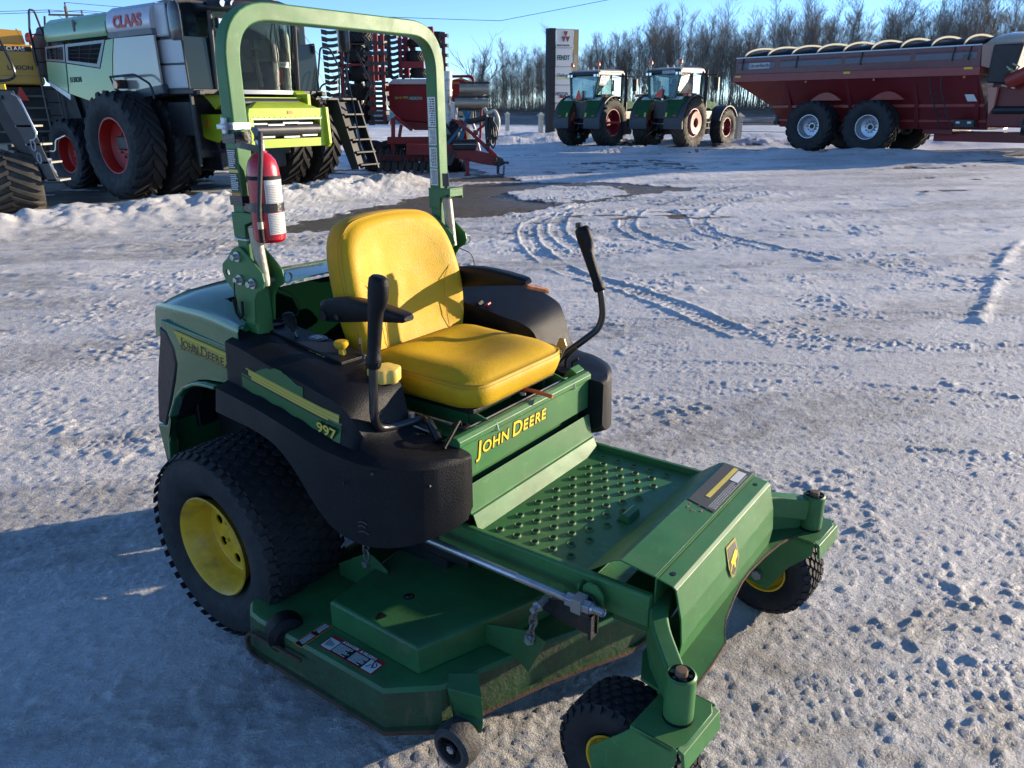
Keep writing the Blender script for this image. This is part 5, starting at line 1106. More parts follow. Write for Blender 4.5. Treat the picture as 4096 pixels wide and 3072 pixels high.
# lime sills, feeder house
for s in (-1,1):
    bm=B(); prism(bm,[(1.25,2.03),(2.05,2.02),(2.15,1.95),(2.0,1.78),(1.75,1.66),(1.6,1.80)],'y',s*.98,s*.70); K('lime_sill',bm,LIME,bev=.02)
    bm=B(); cyl(bm,(2.06,s*.85,1.90),(2.12,s*.85,1.90),.055,14); K('head_lamp',bm,LAMP)
    bm=B(); prism(bm,[(1.0,1.58),(1.95,1.58),(1.95,1.15),(1.75,1.05),(1.35,1.12),(1.1,1.3)],'y',s*1.0,s*.95); K('lower_panel',bm,LIME,bev=.02)
    bm=B(); box(bm,(1.45,s*1.006,1.36),(1.55,s*1.000,1.48)); K('warning_sticker',bm,DECAL_O)
    bm=B(); cbox(bm,(1.85,s*1.5,1.3),(.05,.05,1.3)); cbox(bm,(1.3,s*1.4,1.5),(.7,.1,.6)); K('frame_leg',bm,CK)
bm=B(); loft(bm,[[(1.3,-.75,1.75),(1.3,.75,1.75),(1.3,.75,.9),(1.3,-.75,.9)],[(2.55,-.80,1.62),(2.55,.80,1.62),(2.55,.80,1.0),(2.55,-.80,1.0)]]); K('feeder_house',bm,CK,bev=.02)
FX=2.75
bm=B(); plate(bm,[(-.93,1.68),(.86,1.68),(.96,1.58),(.98,.96),(-.96,.96),(-.96,1.58)],[[(-.86,1.47),(.74,1.47),(.74,1.12),(-.86,1.12)]],'x',FX-.20,FX); K('feeder_frame',bm,LIME,smooth=False)
bm=B(); loft(bm,[[(FX-.25,-.9,1.66),(FX-.02,-.9,1.66),(FX-.02,.84,1.66),(FX-.25,.84,1.66)],[(FX-.45,-.55,1.80),(FX-.25,-.55,1.80),(FX-.25,.5,1.80),(FX-.45,.5,1.80)]]); K('feeder_hood',bm,LIME,bev=.01)
bm=B(); box(bm,(FX-.5,-.95,1.865),(FX-.42,.75,1.885)); box(bm,(FX-.9,.72,1.60),(FX-.3,.80,1.95)); K('top_lip',bm,LIME,bev=.006)
bm=B(); cyl(bm,(FX-.42,-.95,1.78),(FX-.42,.55,1.78),.085,20); cyl(bm,(FX-.10,-.85,1.28),(FX-.10,.73,1.28),.13,22); K('feeder_drum',bm,mat('drum_dark',(.05,.052,.055),.35,metal=.5))
bm=B()
for y,z in ((-.75,1.40),(-.35,1.38),(0,1.41),(.35,1.40),(-.6,1.16),(0,1.15),(.45,1.17)): cbox(bm,(FX-.02,y,z),(.05,.38,.03))
box(bm,(FX-.03,-.92,1.485),(FX+.008,.80,1.50)); K('feeder_slats',bm,mat('slat_steel',(.40,.40,.40),.35,metal=.8))
bm=B()
for k in range(14): cyl(bm,(FX,-.85+.125*k,1.515),(FX+.012,-.85+.125*k,1.515),.011,6)
K('rivets',bm,mat('rivet_pale',(.6,.62,.5),.4))
bm=B(); box(bm,(FX+.002,-.06,1.575),(FX+.010,.06,1.635)); K('warning_sticker',bm,DECAL_O)
bm=B(); prism(bm,[(FX-.15,1.70),(FX+.06,1.70),(FX+.10,1.0),(FX+.04,.93),(FX-.12,.95)],'y',.86,.93); K('feeder_cheek',bm,LIME,bev=.01)
# access stairs on the far side with rails
bm=B(); prism(bm,[(1.4,1.86),(2.15,1.86),(2.2,1.78),(1.95,1.40),(1.75,1.45),(1.5,1.72),(1.2,1.74)],'y',1.25,1.34); box(bm,(1.3,1.2,1.84),(2.15,2.35,1.89)); K('stair_platform',bm,CK,bev=.01)
for y in (1.75,2.33):
    bm=B(); loft(bm,[[(1.80,y,1.86),(2.20,y,1.84),(2.72,y,.42),(2.48,y,.40),(2.05,y,1.30)],[(1.80,y+.04,1.86),(2.20,y+.04,1.84),(2.72,y+.04,.42),(2.48,y+.04,.40),(2.05,y+.04,1.30)]]); K('stair_cheek',bm,mat('stair_plate',(.025,.030,.036),.4),bev=.005)
bm=B()
for k in range(5): cbox(bm,(2.25+.10*k,2.06,1.55-.26*k),(.22,.56,.03))
K('stair_treads',bm,CK)
bm=B(); loft(bm,[[(1.98,y,1.84),(2.02,y,1.84),(2.54,y,.42),(2.50,y,.42)] for y in (1.77,2.33)]); K('stair_back',bm,CK)
def rail(pts,r_=.020,name='hand_rail',m=None,par=CB):
    bm=B(); tube(bm,smoothpath(pts,.09,5),r_,8); return obj(name,bm,m or CHRK,par)
CHRK=mat('rail_black',(.03,.03,.032),.22,metal=.6)
rail([(1.7,1.10,1.9),(1.7,1.12,2.88),(1.7,1.62,2.90),(1.7,1.56,1.9)]); rail([(1.7,1.14,2.14),(1.7,1.56,2.14)])
rail([(1.75,1.56,1.9),(1.75,1.78,2.91),(1.75,2.05,2.90),(1.8,2.30,2.40),(1.8,2.05,2.24),(1.75,1.72,2.15),(1.75,1.6,1.9)])
rail([(2.1,2.05,1.9),(2.0,2.36,2.84),(2.2,2.40,2.84),(2.6,2.42,2.10),(2.45,2.40,1.95),(2.3,2.38,1.7)]); rail([(2.3,1.72,1.85),(2.2,1.86,2.55),(2.35,1.9,2.5),(2.6,1.85,1.6),(2.7,1.85,.9)],.016)
rail([(1.3,1.02,3.15),(1.25,1.25,3.15),(1.25,1.25,2.60),(1.3,1.02,2.60)])
rail([(2.35,2.05,1.35),(2.45,2.05,1.0),(2.65,2.05,.62)],.018,'step_link',CHR)
# rear: ladder, chopper, screen
bm=B(); box(bm,(-4.3,-1.25,2.25),(-3.1,1.25,3.45)); K('rear_body',bm,CK,bev=.1,bseg=3)
bm=B(); prism(bm,[(-4.5,2.2),(-3.2,2.2),(-2.9,1.2),(-3.6,1.0),(-4.4,1.3)],'y',-1.2,1.2); K('straw_chopper',bm,CK,bev=.03)
bm=B()
for y in (-1.60,-1.28): tube(bm,[(-3.62,y,.85),(-3.72,y,3.35),(-3.62,y,3.62)],.022,6)
for k in range(9): tube(bm,[(-3.64-.008*k,-1.60,1.0+.28*k),(-3.64-.008*k,-1.28,1.0+.28*k)],.014,5)
K('rear_ladder',bm,mat('ladder_grey',(.09,.095,.10),.35,metal=.4))
rail([(-3.75,-1.25,2.9),(-4.0,-1.3,3.75),(-3.8,-1.5,3.75),(-3.7,-1.62,3.3),(-3.65,-1.62,2.6)],.024,m=CK)
rail([(-4.0,-1.2,3.2),(-4.35,-1.0,3.32),(-4.9,-.6,3.3),(-4.95,-.6,2.9)],.022,m=CK)
bm=B(); cyl(bm,(-4.1,-1.25,2.85),(-4.1,-.9,2.85),.50,28); K('rotary_screen',bm,CK)
bm=B()
for i in range(7): tube(bm,[(1.2+.1*i,-.9+.25*i,1.7),(1.4+.1*i,-.9+.25*i,1.3),(1.5,-.8+.2*i,.9)],.018,5)
cbox(bm,(1.9,-1.1,.9),(.5,.04,.04)); K('hydraulic_lines',bm,CK)
bm=B(); cbox(bm,(2.1,-1.0,.85),(.05,.14,.18)); K('hitch_plate',bm,CHR)
# ------------------------------------------------------------------ the yellow combine behind it
YC=mat('harvest_yellow',(.68,.33,.025),.4,var=.05,coat=.2)
YB=empty('yellow_combine',(-11.98,20.26,0),R(31),'yellow combine standing in the sun behind the green one, lettered on its side','combine')
def Q(name,bm,m,par=YB,**k): return obj(name,bm,m,par,**k)
bm=B(); loft(bm,[[(x,y,z) for x,z in ((-2.6,3.14),(.38,3.14),(.43,2.75),(.51,2.35),(.49,2.25),(-2.6,2.25))] for y in (-.6,1.6)]); Q('side_panel',bm,YC,bev=.04)
for y0 in (-.40,1.25):
    bm=B(); prism(bm,[(-2.6,3.14),(.26,3.14),(.22,3.46),(-.20,3.48),(-2.6,3.55)],'y',y0,y0+.08); Q('tank_flap',bm,YC)
bm=B(); loft(bm,[[(.24,-.4,3.16),(.24,1.3,3.16),(.21,1.3,3.16),(.21,-.4,3.16)],[(.14,-.4,3.50),(.14,1.3,3.50),(.11,1.3,3.50),(.11,-.4,3.50)]]); Q('tank_end',bm,YC)
bm=B(); box(bm,(-2.2,-.612,2.99),(.345,-.60,3.10)); b=Q('name_band',bm,DECAL_K,smooth=False)
text('lettering','CLAAS',.125,(-.16,-.616,3.005),(1,0,0),(0,0,1),DECAL_W,b,depth=.004,bold=.003,sx=1.0)
text('lettering','LEXION',.145,(-.22,-.606,2.585),(1,0,0),(0,0,1),DECAL_K,YB,depth=.004,bold=.0015,sx=1.04)
bm=B(); box(bm,(-2.2,-.604,2.45),(.48,-.598,2.456)); Q('panel_joint',bm,DECAL_K,smooth=False)
bm=B(); box(bm,(-2.2,-.4,.7),(1.6,1.5,2.24)); box(bm,(.2,-.5,.55),(1.7,1.3,1.1)); Q('lower_body',bm,CK,bev=.05)
for k in range(5):
    bm=B(); cbox(bm,(-.2+.05*k,-.5,2.0-.27*k),(2.6,.08,.05)); Q('walker_rail',bm,mat('rail_tan',(.16,.15,.12),.5,metal=.3))
bm=B(); lathe(bm,[(0,.22),(.06,.20),(.09,.15),(.095,.05),(.08,0),(0,0)],Matrix.Translation((.36,-.5,3.20)),16); Q('beacon',bm,mat('red_beacon',(.6,.05,.01),.25,coat=.6))
bm=B(); cyl(bm,(.36,-.5,3.12),(.36,-.5,3.20),.03,8); Q('beacon_post',bm,CK)
bm=B(); prism(bm,[(-.17,1.90),(.10,1.90),(-.02,2.20),(-.06,2.20)],'y',-.70,-.69); Q('slow_triangle',bm,mat('orange_red',(.75,.05,.02),.4))
# ------------------------------------------------------------------ the near machine at the left edge: its ladder and wheel
HV=empty('parked_harvester',(-9.3,13.4,0),0,'black harvester at the left edge showing its boarding ladder and ribbed front wheel','harvester')
def H_(name,bm,m,par=HV,**k): return obj(name,bm,m,par,**k)
t=obj('wheel',wheel_tire(.56,.95,.28,20,.05,'ag',56),mat('dusty_tyre',(.05,.046,.038),.8,bump=.3,bscale=30,var=.3,vscale=5),HV,sharp=40); t.location=(.78,.1,.555); t.rotation_euler=(0,0,R(-58))
bm=B(); cyl(bm,(.78,.1,.5),(.2,.1,.5),.12,12); box(bm,(-.6,-.1,.7),(.9,.8,1.0)); H_('axle',bm,CK)
S1=mat('ladder_panel',(.050,.052,.055),.4,var=.1)
bm=B(); loft(bm,[[(x,y,z) for x,z in ((.98,1.97),(1.23,1.97),(1.36,1.66),(1.66,.54),(1.50,.54),(1.05,1.70))] for y in (-.02,.0)]); lp=H_('ladder_side',bm,S1,bev=.004)
bm=B(); prism(bm,[(.92,1.97),(1.0,1.95),(1.07,1.70),(1.52,.56),(1.27,.55),(.93,1.40),(.80,1.80)],'y',.003,.03); H_('ladder_web',bm,CK)
bm=B(); prism(bm,[(-.2,1.97),(1.0,1.97),(1.08,1.66),(1.32,.95),(1.50,.54),(1.27,.55),(.92,1.70),(.85,1.86),(-.2,1.86)],'y',.28,.34); H_('ladder_side',bm,CK,bev=.004)
for z,x in ((.54,1.58),(.83,1.49),(1.12,1.38),(1.41,1.28)):
    bm=B(); box(bm,(x-.13,-.02,z),(x+.13,.32,z+.03)); H_('ladder_step',bm,mat('step_steel',(.35,.34,.30),.5,metal=.4))
bm=B()
for z in (1.12,.92): tube(bm,[(1.44+.10*math.cos(a)*.35-(z-.92)*.28,-.026,z+.085*math.sin(a)) for a in [2*PI*k/14 for k in range(14)]],.012,5,closed=True)
H_('ladder_slot',bm,mat('slot_light',(.30,.33,.38),.5),lp)
bm=B(); tube(bm,smoothpath([(.85,.0,2.75),(1.02,.0,2.95),(1.12,.0,2.90),(1.30,.0,2.35),(1.32,.0,2.18),(1.15,.0,2.12),(.6,.0,2.14)],.08),.022,8); H_('hand_rail',bm,CHRK)
bm=B(); tube(bm,smoothpath([(1.22,-.05,1.93),(1.32,-.05,1.88),(1.50,-.05,1.30),(1.46,-.05,1.22),(1.36,-.05,1.20)],.05),.016,8); H_('hand_rail',bm,CHR)
bm=B(); cbox(bm,(.98,-.03,2.03),(.30,.03,.08)); H_('reflector',bm,MATS['yellow_reflector'])
bm=B(); box(bm,(.55,-.1,1.02),(1.0,.2,1.14)); cbox(bm,(1.0,-.05,.98),(.16,.1,.14)); H_('axle_bracket',bm,mat('bracket_grey',(.16,.16,.15),.4,metal=.5),bev=.01)
bm=B(); tube(bm,smoothpath([(1.50,.1,1.02),(1.66,.1,1.02),(1.70,.1,1.20),(1.88,.1,1.27)],.04),.012,6); H_('cable_guard',bm,CHR)
# ladder sits on its own arm from the cab floor
bm=B(); box(bm,(-.8,-.05,1.84),(1.05,.35,1.90)); H_('ladder_platform',bm,CK)
# ------------------------------------------------------------------ folded seed drill
DRED=mat('drill_red',(.20,.010,.014),.5,var=.1,vscale=2,dirt=.2,dcol=(.12,.05,.04))
DRT=mat('tank_red',(.20,.006,.010),.5,spec=.3,var=.05)
GALV=mat('galvanised',(.42,.44,.46),.35,metal=.7,var=.2,vscale=5,bump=.2,bscale=20)
TINE=mat('tine_dark',(.022,.026,.03),.5,var=.2)
DO=Vector((-2.2,22.0,0))
SDR=empty('seed_drill',DO,0,'red folded seed drill with upright wings of tines, tyres and drawbar on the snow','seed drill')
fpx=3079.0
def at(px,py,Y):
    """the point at depth Y behind a given pixel of the photograph, relative to the drill's own origin"""
    d=fwd*fpx+rt2*(px-2048)-up2*(py-1536); t=Y/d.y; return Vector((0,0,CAM_H))+d*t-DO
def S(name,bm,m,par=SDR,**k): return obj(name,bm,m,par,**k)
T1=lambda x,y: (1200+x/3.6867,50+y/3.6867)      # window coordinates to photograph pixels
T2=lambda x,y: (900+x/1.8433,y/1.8433)
T3=lambda x,y: (1700+x/3.3175,250+y/3.3175)
def beam(T,a,b,Y,w,name,m=DRED,dy=None,Yb=None,bev=.01):
    p=at(*T(*a),Y); q=at(*T(*b),Yb or Y); bm=B(); sweep(bm,[p,q],rect(dy or w,w,0),upv=(0,1,0)); return S(name,bm,m,bev=bev)
for a,b,Y,w in (((1105,200),(1130,1010),22.3,.12),((1045,640),(1085,1500),21.8,.15),((1200,200),(1258,1610),21.9,.10),((595,230),(640,1280),23.0,.10),((1465,330),(1490,960),23.2,.10),((1555,330),(1580,960),23.6,.14),((1910,212),(1930,420),22.6,.19),((2112,290),(2125,870),22.2,.10),((700,900),(690,1100),23.2,.10),((740,440),(720,500),23.4,.2)):
    beam(T1,a,b,Y,w,'mast')
# tine leaves on the upright sections
def leaf(T,y,x0,x1,Y,side,skew=0):
    p=at(*T(x0,y),Y); q=at(*T(x1,y),Y); L_=(q-p); bm=B(); u=Vector((0,0,1)); n=8; rg=[]
    for k in range(n+1):
        t=k/n; c=p+L_*t+Vector((0,0,-.02*math.sin(t*PI)*skew)); h=.062 if t<.35 else .042
        if t>.9: h=.055
        c=c+Vector((0,-.10 if .35<t<.95 else 0,0)); rg.append([c+Vector((0,-.02,-h)),c+Vector((0,.02,-h)),c+Vector((0,.02,h)),c+Vector((0,-.02,h))])
    loft(bm,rg); return S('tine',bm,TINE)
for k,y in enumerate((455,605,755,900,1050,1195,1340,1480,1625)): leaf(T1,y,950+8*k,1285+5*k,21.7,1)
for k,y in enumerate((280,385,475,575,660,755,845,940,1020,1110,1200)): leaf(T1,y,310+8*k,590,22.9,1,2)
for k,y in enumerate((350,430,515,600,690,780,860,940)): leaf(T1,y,1250+12*k,1455,23.1,1,2)
for y in (345,490,635,775): leaf(T1,y,2055,2190,22.1,1)
def vtyre(T,x0,x1,y0,y1,Y):
    p=at(*T(x0,(y0+y1)/2),Y); q=at(*T(x1,(y0+y1)/2),Y); r_=(at(*T(x0,y0),Y)-at(*T(x0,y1),Y)).length/2; w=(q-p).length
    t=S('packer_tyre',wheel_tire(max(w/2,.25),r_*2,max(w/2,.25)*.5,18,.03,'ag',40),CRUB,sharp=40); t.location=(p+q)/2+Vector((0,.35,0)); t.rotation_euler=(R(90),0,0); return t
for x0,x1,y0,y1 in ((665,1040,265,440),(610,1000,510,735),(690,1030,790,1010),(670,1030,1080,1290),(700,1040,1360,1640),(1560,1790,555,725),(1650,1830,820,960),(1620,1760,385,490),(1965,2020,270,480)): vtyre(T1,x0,x1,y0,y1,23.0)
beam(T1,(1490,770),(1830,772),23.2,.18,'cross_beam'); beam(T1,(640,770),(980,770),22.9,.06,'cross_bar'); beam(T1,(650,465),(970,465),23,.04,'cross_bar',TINE)
for k,y in enumerate((500,590,690,790,880,980,1075,1170,1270)): leaf(T1,y,640+4*k,960,23.6,1)
for k,y in enumerate((330,420,510,600,690,780,870,950)): leaf(T1,y,1500,1640,23.9,1)
for k,y in enumerate((520,680,830,980,1125,1270,1415,1560)): leaf(T1,y,1000+6*k,1240,22.6,1)
for a,b,Y,w in (((860,440),(865,1700),23.9,.22),((980,330),(1000,1600),23.7,.14),((1655,380),(1690,960),23.9,.16),((1300,330),(1330,960),23.6,.12)):
    beam(T1,a,b,Y,w,'rear_mast',TINE)
for x0,x1,y0,y1 in ((1050,1300,330,520),(1060,1310,560,760),(1080,1330,800,960)): vtyre(T1,x0,x1,y0,y1,24.2)
# hopper
def quad3(T,pts,Y,dep,name,m,par=SDR,**k):
    f=[at(*T(*p),Y) for p in pts]; bm=B(); loft(bm,[f,[p+Vector((0,dep,0)) for p in f]]); return S(name,bm,m,par,**k)
hp=quad3(T2,[(1180,620),(1640,620),(1640,860),(1480,905),(1290,885),(1200,790)],22.4,1.6,'hopper',DRT,bev=.03)
quad3(T2,[(1195,622),(1240,582),(1640,580),(1640,622)],22.3,1.6,'hopper_lid',mat('lid_grey',(.42,.42,.42),.5,var=.1),bev=.02)
quad3(T2,[(1290,885),(1480,905),(1640,860),(1560,960),(1400,960)],22.5,1.3,'hopper_funnel',DRED)
quad3(T2,[(1140,720),(1640,720),(1640,724),(1140,724)],22.385,.01,'stripe',DECAL_K,hp)
quad3(T2,[(1350,702),(1420,702),(1420,744),(1350,744)],22.37,.02,'name_plate',DECAL_K,hp,bev=.004)
v=at(*T2(1357,735),22.36); text('lettering','VÄDERSTAD',.105,v,(1,0,0),(0,0,1),DECAL_W,hp,depth=.002,sx=.62)
v=at(*T2(1250,728),22.38); text('lettering','Spirit 900S',.09,v,(1,0,0),(0,0,1),DECAL_Y,hp,depth=.002,shear=.3,sx=1.0)
beam(T2,(1200,1035),(1640,1035),21.6,.18,'lower_beam'); beam(T2,(1250,860),(1380,960),21.7,.08,'brace'); beam(T2,(1300,920),(1285,1010),21.6,.08,'brace'); beam(T2,(1100,1160),(1500,1170),21.4,.14,'tool_beam',DRED)
beam(T2,(1240,870),(1240,1150),21.6,.10,'leg')
for k in range(8):
    bm=B(); c=at(*T2(1150+52*k,1145),21.3); tube(bm,[c+Vector((.04*math.sin(a)+.02*math.cos(a),.05*math.sin(a),.16*math.cos(a))) for a in [2*PI*i/20 for i in range(20)]],.028,6,closed=True); S('disc_spring',bm,TINE)
    bm=B(); c=at(*T2(1150+52*k,1205),21.4); loft(bm,[[c+Vector(p) for p in ((-.05,0,.18),(.05,0,.18),(.07,0,-.05),(-.02,-.03,-.26),(-.12,0,-.2))],[c+Vector(p)+Vector((0,.04,0)) for p in ((-.05,0,.18),(.05,0,.18),(.07,0,-.05),(-.02,-.03,-.26),(-.12,0,-.2))]]); S('coulter',bm,TINE)
for k in range(5):
    bm=B(); c=at(*T2(1100+110*k,1150),22.4); S('packer_tyre',wheel_tire(.42,.35,.2,18,.03,'ag',40),CRUB,sharp=40).location=(c.x,c.y,.42)
# right section: pipe, folded corrugated rollers, drawbar
bm=B(); tube(bm,smoothpath([at(*T3(285,115),21.9),at(*T3(285,700),21.9),at(*T3(310,840),21.9),at(*T3(290,1000),21.6)],.3,6),.155,18); S('fan_pipe',bm,GALV)
bm=B()
for y in (230,370,520,690): c=at(*T3(285,y),21.9); lathe(bm,[(.155,-.02),(.172,-.01),(.172,.01),(.155,.02)],Matrix.Translation(c),20)
S('pipe_clamps',bm,GALV)
quad3(T3,[(340,290),(640,290),(660,330),(640,520),(330,520)],22.6,1.0,'front_tank',DRT,bev=.04)
quad3(T3,[(340,235),(480,200),(640,260),(640,290),(340,290)],23.0,.6,'tarp_roll',mat('straw_tarp',(.35,.22,.06),.8,bump=.6,bscale=12),bev=.03)
beamr=lambda pts,r_,name,m,Y: (lambda bm:(tube(bm,smoothpath([at(*T3(*p),Y) for p in pts],.12,5),r_,8),S(name,bm,m)))(B())
beamr([(330,185),(600,183),(640,210),(640,300)],.035,'hand_rail',DRT,22.2); beamr([(340,240),(520,245),(555,300)],.028,'hand_rail',DRT,22.0)
def ribroll(x0,x1,y,Y,rr_):
    p=at(*T3(x0,y),Y); q=at(*T3(x1,y),Y); n=30; L_=(q-p).length; prof=[]
    for k in range(n):
        a=k/n*L_; b=(k+.55)/n*L_; c=(k+1)/n*L_; prof+= [(rr_,a),(rr_,b),(rr_*.80,b),(rr_*.80,c)]
    bm=B(); lathe(bm,prof,AX(q-p,p),20); o=S('metering_roller',bm,mat('roller_steel',(.50,.46,.36),.45,metal=.5),sharp=20)
    bm=B()
    for k in range(n): c=p+(q-p)*((k+.3)/n)+Vector((0,0,rr_+.02)); cbox(bm,c,(.05*L_/1.3,.06,.05))
    S('roller_caps',bm,TINE,o)
ribroll(462,856,352,21.6,.13); ribroll(400,850,538,21.5,.13)
quad3(T3,[(440,420),(785,418),(760,455),(470,455)],21.6,.5,'tray',mat('tray_grey',(.13,.13,.12),.5)); quad3(T3,[(330,530),(400,530),(440,740),(300,740)],21.8,.4,'side_plate',GALV); quad3(T3,[(445,590),(760,590),(760,625),(445,640)],21.6,.3,'tray',TINE)
quad3(T3,[(445,650),(640,650),(640,735),(445,735)],22.0,.3,'box',mat('box_cream',(.45,.43,.36),.5)); quad3(T3,[(360,735),(700,730),(700,765),(360,770)],21.8,.2,'shelf',GALV)
beamr([(745,620),(735,1010)],.035,'strut',DRED,21.8); beamr([(400,600),(405,760)],.02,'strut',GALV,21.7); beamr([(655,600),(660,730)],.03,'strut',TINE,21.7)
def slabbeam(pts,Y0,Y1,w,name,m=DRED,**k):
    f=[at(*T3(*p),Y0) for p in pts]; bm=B(); loft(bm,[f,[p+Vector((0,w,0)) for p in f]]); return S(name,bm,m,bev=.01)
slabbeam([(-250,1080),(370,1095),(960,1235),(990,1290),(985,1375),(760,1350),(250,1235),(-250,1225)],20.9,20.9,.28,'drawbar')
slabbeam([(340,740),(460,770),(960,1225),(940,1265),(840,1195),(610,960)],20.95,20.9,.16,'drawbar_brace')
slabbeam([(690,880),(800,800),(810,830),(690,930)],21.0,21,.1,'brace'); slabbeam([(640,900),(700,900),(700,970),(640,960)],20.93,21,.14,'brace_bracket')
beam(T3,(560,1280),(565,1495),20.85,.10,'jack_leg'); bm=B(); c=at(*T3(565,1498),20.85); box(bm,(c.x-.09,c.y-.08,-.01),(c.x+.09,c.y+.08,.015)); S('jack_foot',bm,DRED)
slabbeam([(950,1240),(1040,1280),(1060,1350),(985,1385),(950,1350)],20.8,20.8,.30,'hitch_head',TINE); bm=B(); p=at(*T3(1000,1325),20.8); q=at(*T3(1115,1330),20.8); cyl(bm,p,q,.030,12); S('hitch_pin',bm,TINE)
slabbeam([(950,1370),(990,1380),(985,1465),(950,1465)],20.8,20.8,.08,'hitch_drop',TINE)
bm=B(); chain(bm,at(*T3(1050,1360),20.75),at(*T3(1040,1510),20.75),7,.025,.009); S('safety_chain',bm,TINE); bm=B(); chain(bm,at(*T3(945,1270),20.75),at(*T3(930,1370),20.75),5,.025,.009); S('safety_chain',bm,TINE)
bm=B(); chain(bm,at(*T3(955,1470),20.75),at(*T3(1040,1510),20.75),5,.025,.009); S('safety_chain',bm,TINE)
rnd=random.Random(8); 
for k in range(13):
    x0=805+rnd.uniform(0,110); x1=x0+rnd.uniform(25,90); yb=1000+rnd.uniform(20,165); Yh=21.0+rnd.uniform(-.12,.12)
    pts=[at(*T3(x0,720),Yh),at(*T3(x0-6,850),Yh),at(*T3(x0+5,yb-60),Yh),at(*T3((x0+x1)/2,yb),Yh),at(*T3(x1,yb-80),Yh),at(*T3(x1-10,860),Yh),at(*T3(870,720),Yh)]
    bm=B(); tube(bm,smoothpath(pts,.35,6),.022,6); S('hydraulic_hose',bm,TINE)
bm=B(); tube(bm,smoothpath([at(*T3(560,785),21.2),at(*T3(700,770),21.1),at(*T3(830,715),21.0)],.3,6),.07,8); S('hose_bundle',bm,TINE)
bm=B(); tube(bm,smoothpath([at(*T3(790,610),21.1),at(*T3(830,680),21),at(*T3(925,620),21),at(*T3(985,760),21),at(*T3(970,900),21)],.15,6),.045,8); S('hose_guide',bm,mat('guide_cream',(.50,.48,.38),.4))
BST=mat('blue_strap',(.02,.13,.22),.6,bump=.3,bscale=20)
for a,b,c in (((545,650),(555,760),(275,1110)),((600,650),(560,760),(450,1040)),((510,640),(560,740),(480,1030))):
    bm=B(); sweep(bm,smoothpath([at(*T3(*a),21.3),at(*T3(*b),21.2),at(*T3(*c),20.9)],.2,4),rect(.01,.075),upv=(0,1,0)); S('strap',bm,BST)
bm=B(); c=at(*T3(420,900),22.2); t_=S('transport_wheel',wheel_tire(.75,.5,.38,20,.04,'ag',44),CRUB,sharp=40); t_.location=(c.x,c.y,.74); t_.rotation_euler=(0,0,R(80)); bm.free()
bm=B(); lathe(bm,[(.38,.2),(.36,.1),(.1,.05),(0,.05)],AX((0,-1,0)),24); S('rim',bm,DRT,t_)
for p in ((285,1260),(335,1300)):
    bm=B(); c=at(*T3(*p),20.8); loft(bm,[[c+Vector(q) for q in ((.10,0,.20),(.16,0,.16),(.02,0,-.12),(-.10,0,-.14),(-.06,0,.0))],[c+Vector(q)+Vector((0,.05,0)) for q in ((.10,0,.20),(.16,0,.16),(.02,0,-.12),(-.10,0,-.14),(-.06,0,.0))]]); S('coulter',bm,TINE)
# ladder frame pieces standing by the drawbar
bm=B(); tube(bm,[at(*T3(620,770),21.6),at(*T3(660,880),21.6)],.04,6); tube(bm,[at(*T3(670,940),21.6),at(*T3(725,1170),21.6)],.035,6); S('white_ladder_rail',bm,mat('ladder_white',(.5,.5,.47),.5))
# black case lying on the drawbar
cs=at(*T3(530,1160),20.98)+DO; case=empty('carry_case',cs,0,'black padded case lying on top of the red drawbar','case')
bm=B(); cbox(bm,(0,0,.13),(.62,.36,.26)); obj('case_body',bm,mat('case_black',(.012,.013,.016),.6,bump=.3,bscale=60),case,bev=.05,bseg=3)
bm=B(); sweep(bm,[(-.30,-.185,.15),(.30,-.185,.15)],rect(.01,.012),upv=(0,0,1)); obj('zipper',bm,STEEL,case); bm=B(); tube(bm,smoothpath([(-.1,-.18,.22),(-.08,-.23,.25),(.08,-.23,.25),(.1,-.18,.22)],.03),.012,6); obj('carry_handle',bm,BLKM,case)
# ------------------------------------------------------------------ pylon sign
def translucent(name,col):
    m=bpy.data.materials.new(name); m.use_nodes=True; nt=m.node_tree; o=[n for n in nt.nodes if n.type=='OUTPUT_MATERIAL'][0]; d=N(nt,'ShaderNodeBsdfDiffuse'); t=N(nt,'ShaderNodeBsdfTranslucent'); mxs=N(nt,'ShaderNodeMixShader'); mxs.inputs[0].default_value=.42
    d.inputs[0].default_value=(*col,1); t.inputs[0].default_value=(*col,1); nt.links.new(d.outputs[0],mxs.inputs[1]); nt.links.new(t.outputs[0],mxs.inputs[2]); nt.links.new(mxs.outputs[0],o.inputs[0]); return m
SG=empty('pylon_sign',(2.30,48.0,0),R(24),'tall white pylon sign with four stacked name panels on a dark post','sign')
def G_(name,bm,m,par=SG,**k): return obj(name,bm,m,par,**k)
bm=B(); box(bm,(0,0,-.1),(.37,.55,5.95)); G_('dark_post',bm,mat('navy_post',(.008,.012,.020),.6,spec=.2,var=.1),bev=.01)
PW=translucent('sign_face',(.82,.80,.76)); PG=translucent('gold_face',(.62,.47,.24))
zs=[(4.96,5.88),(3.95,4.92),(2.95,3.91),(1.98,2.91)]
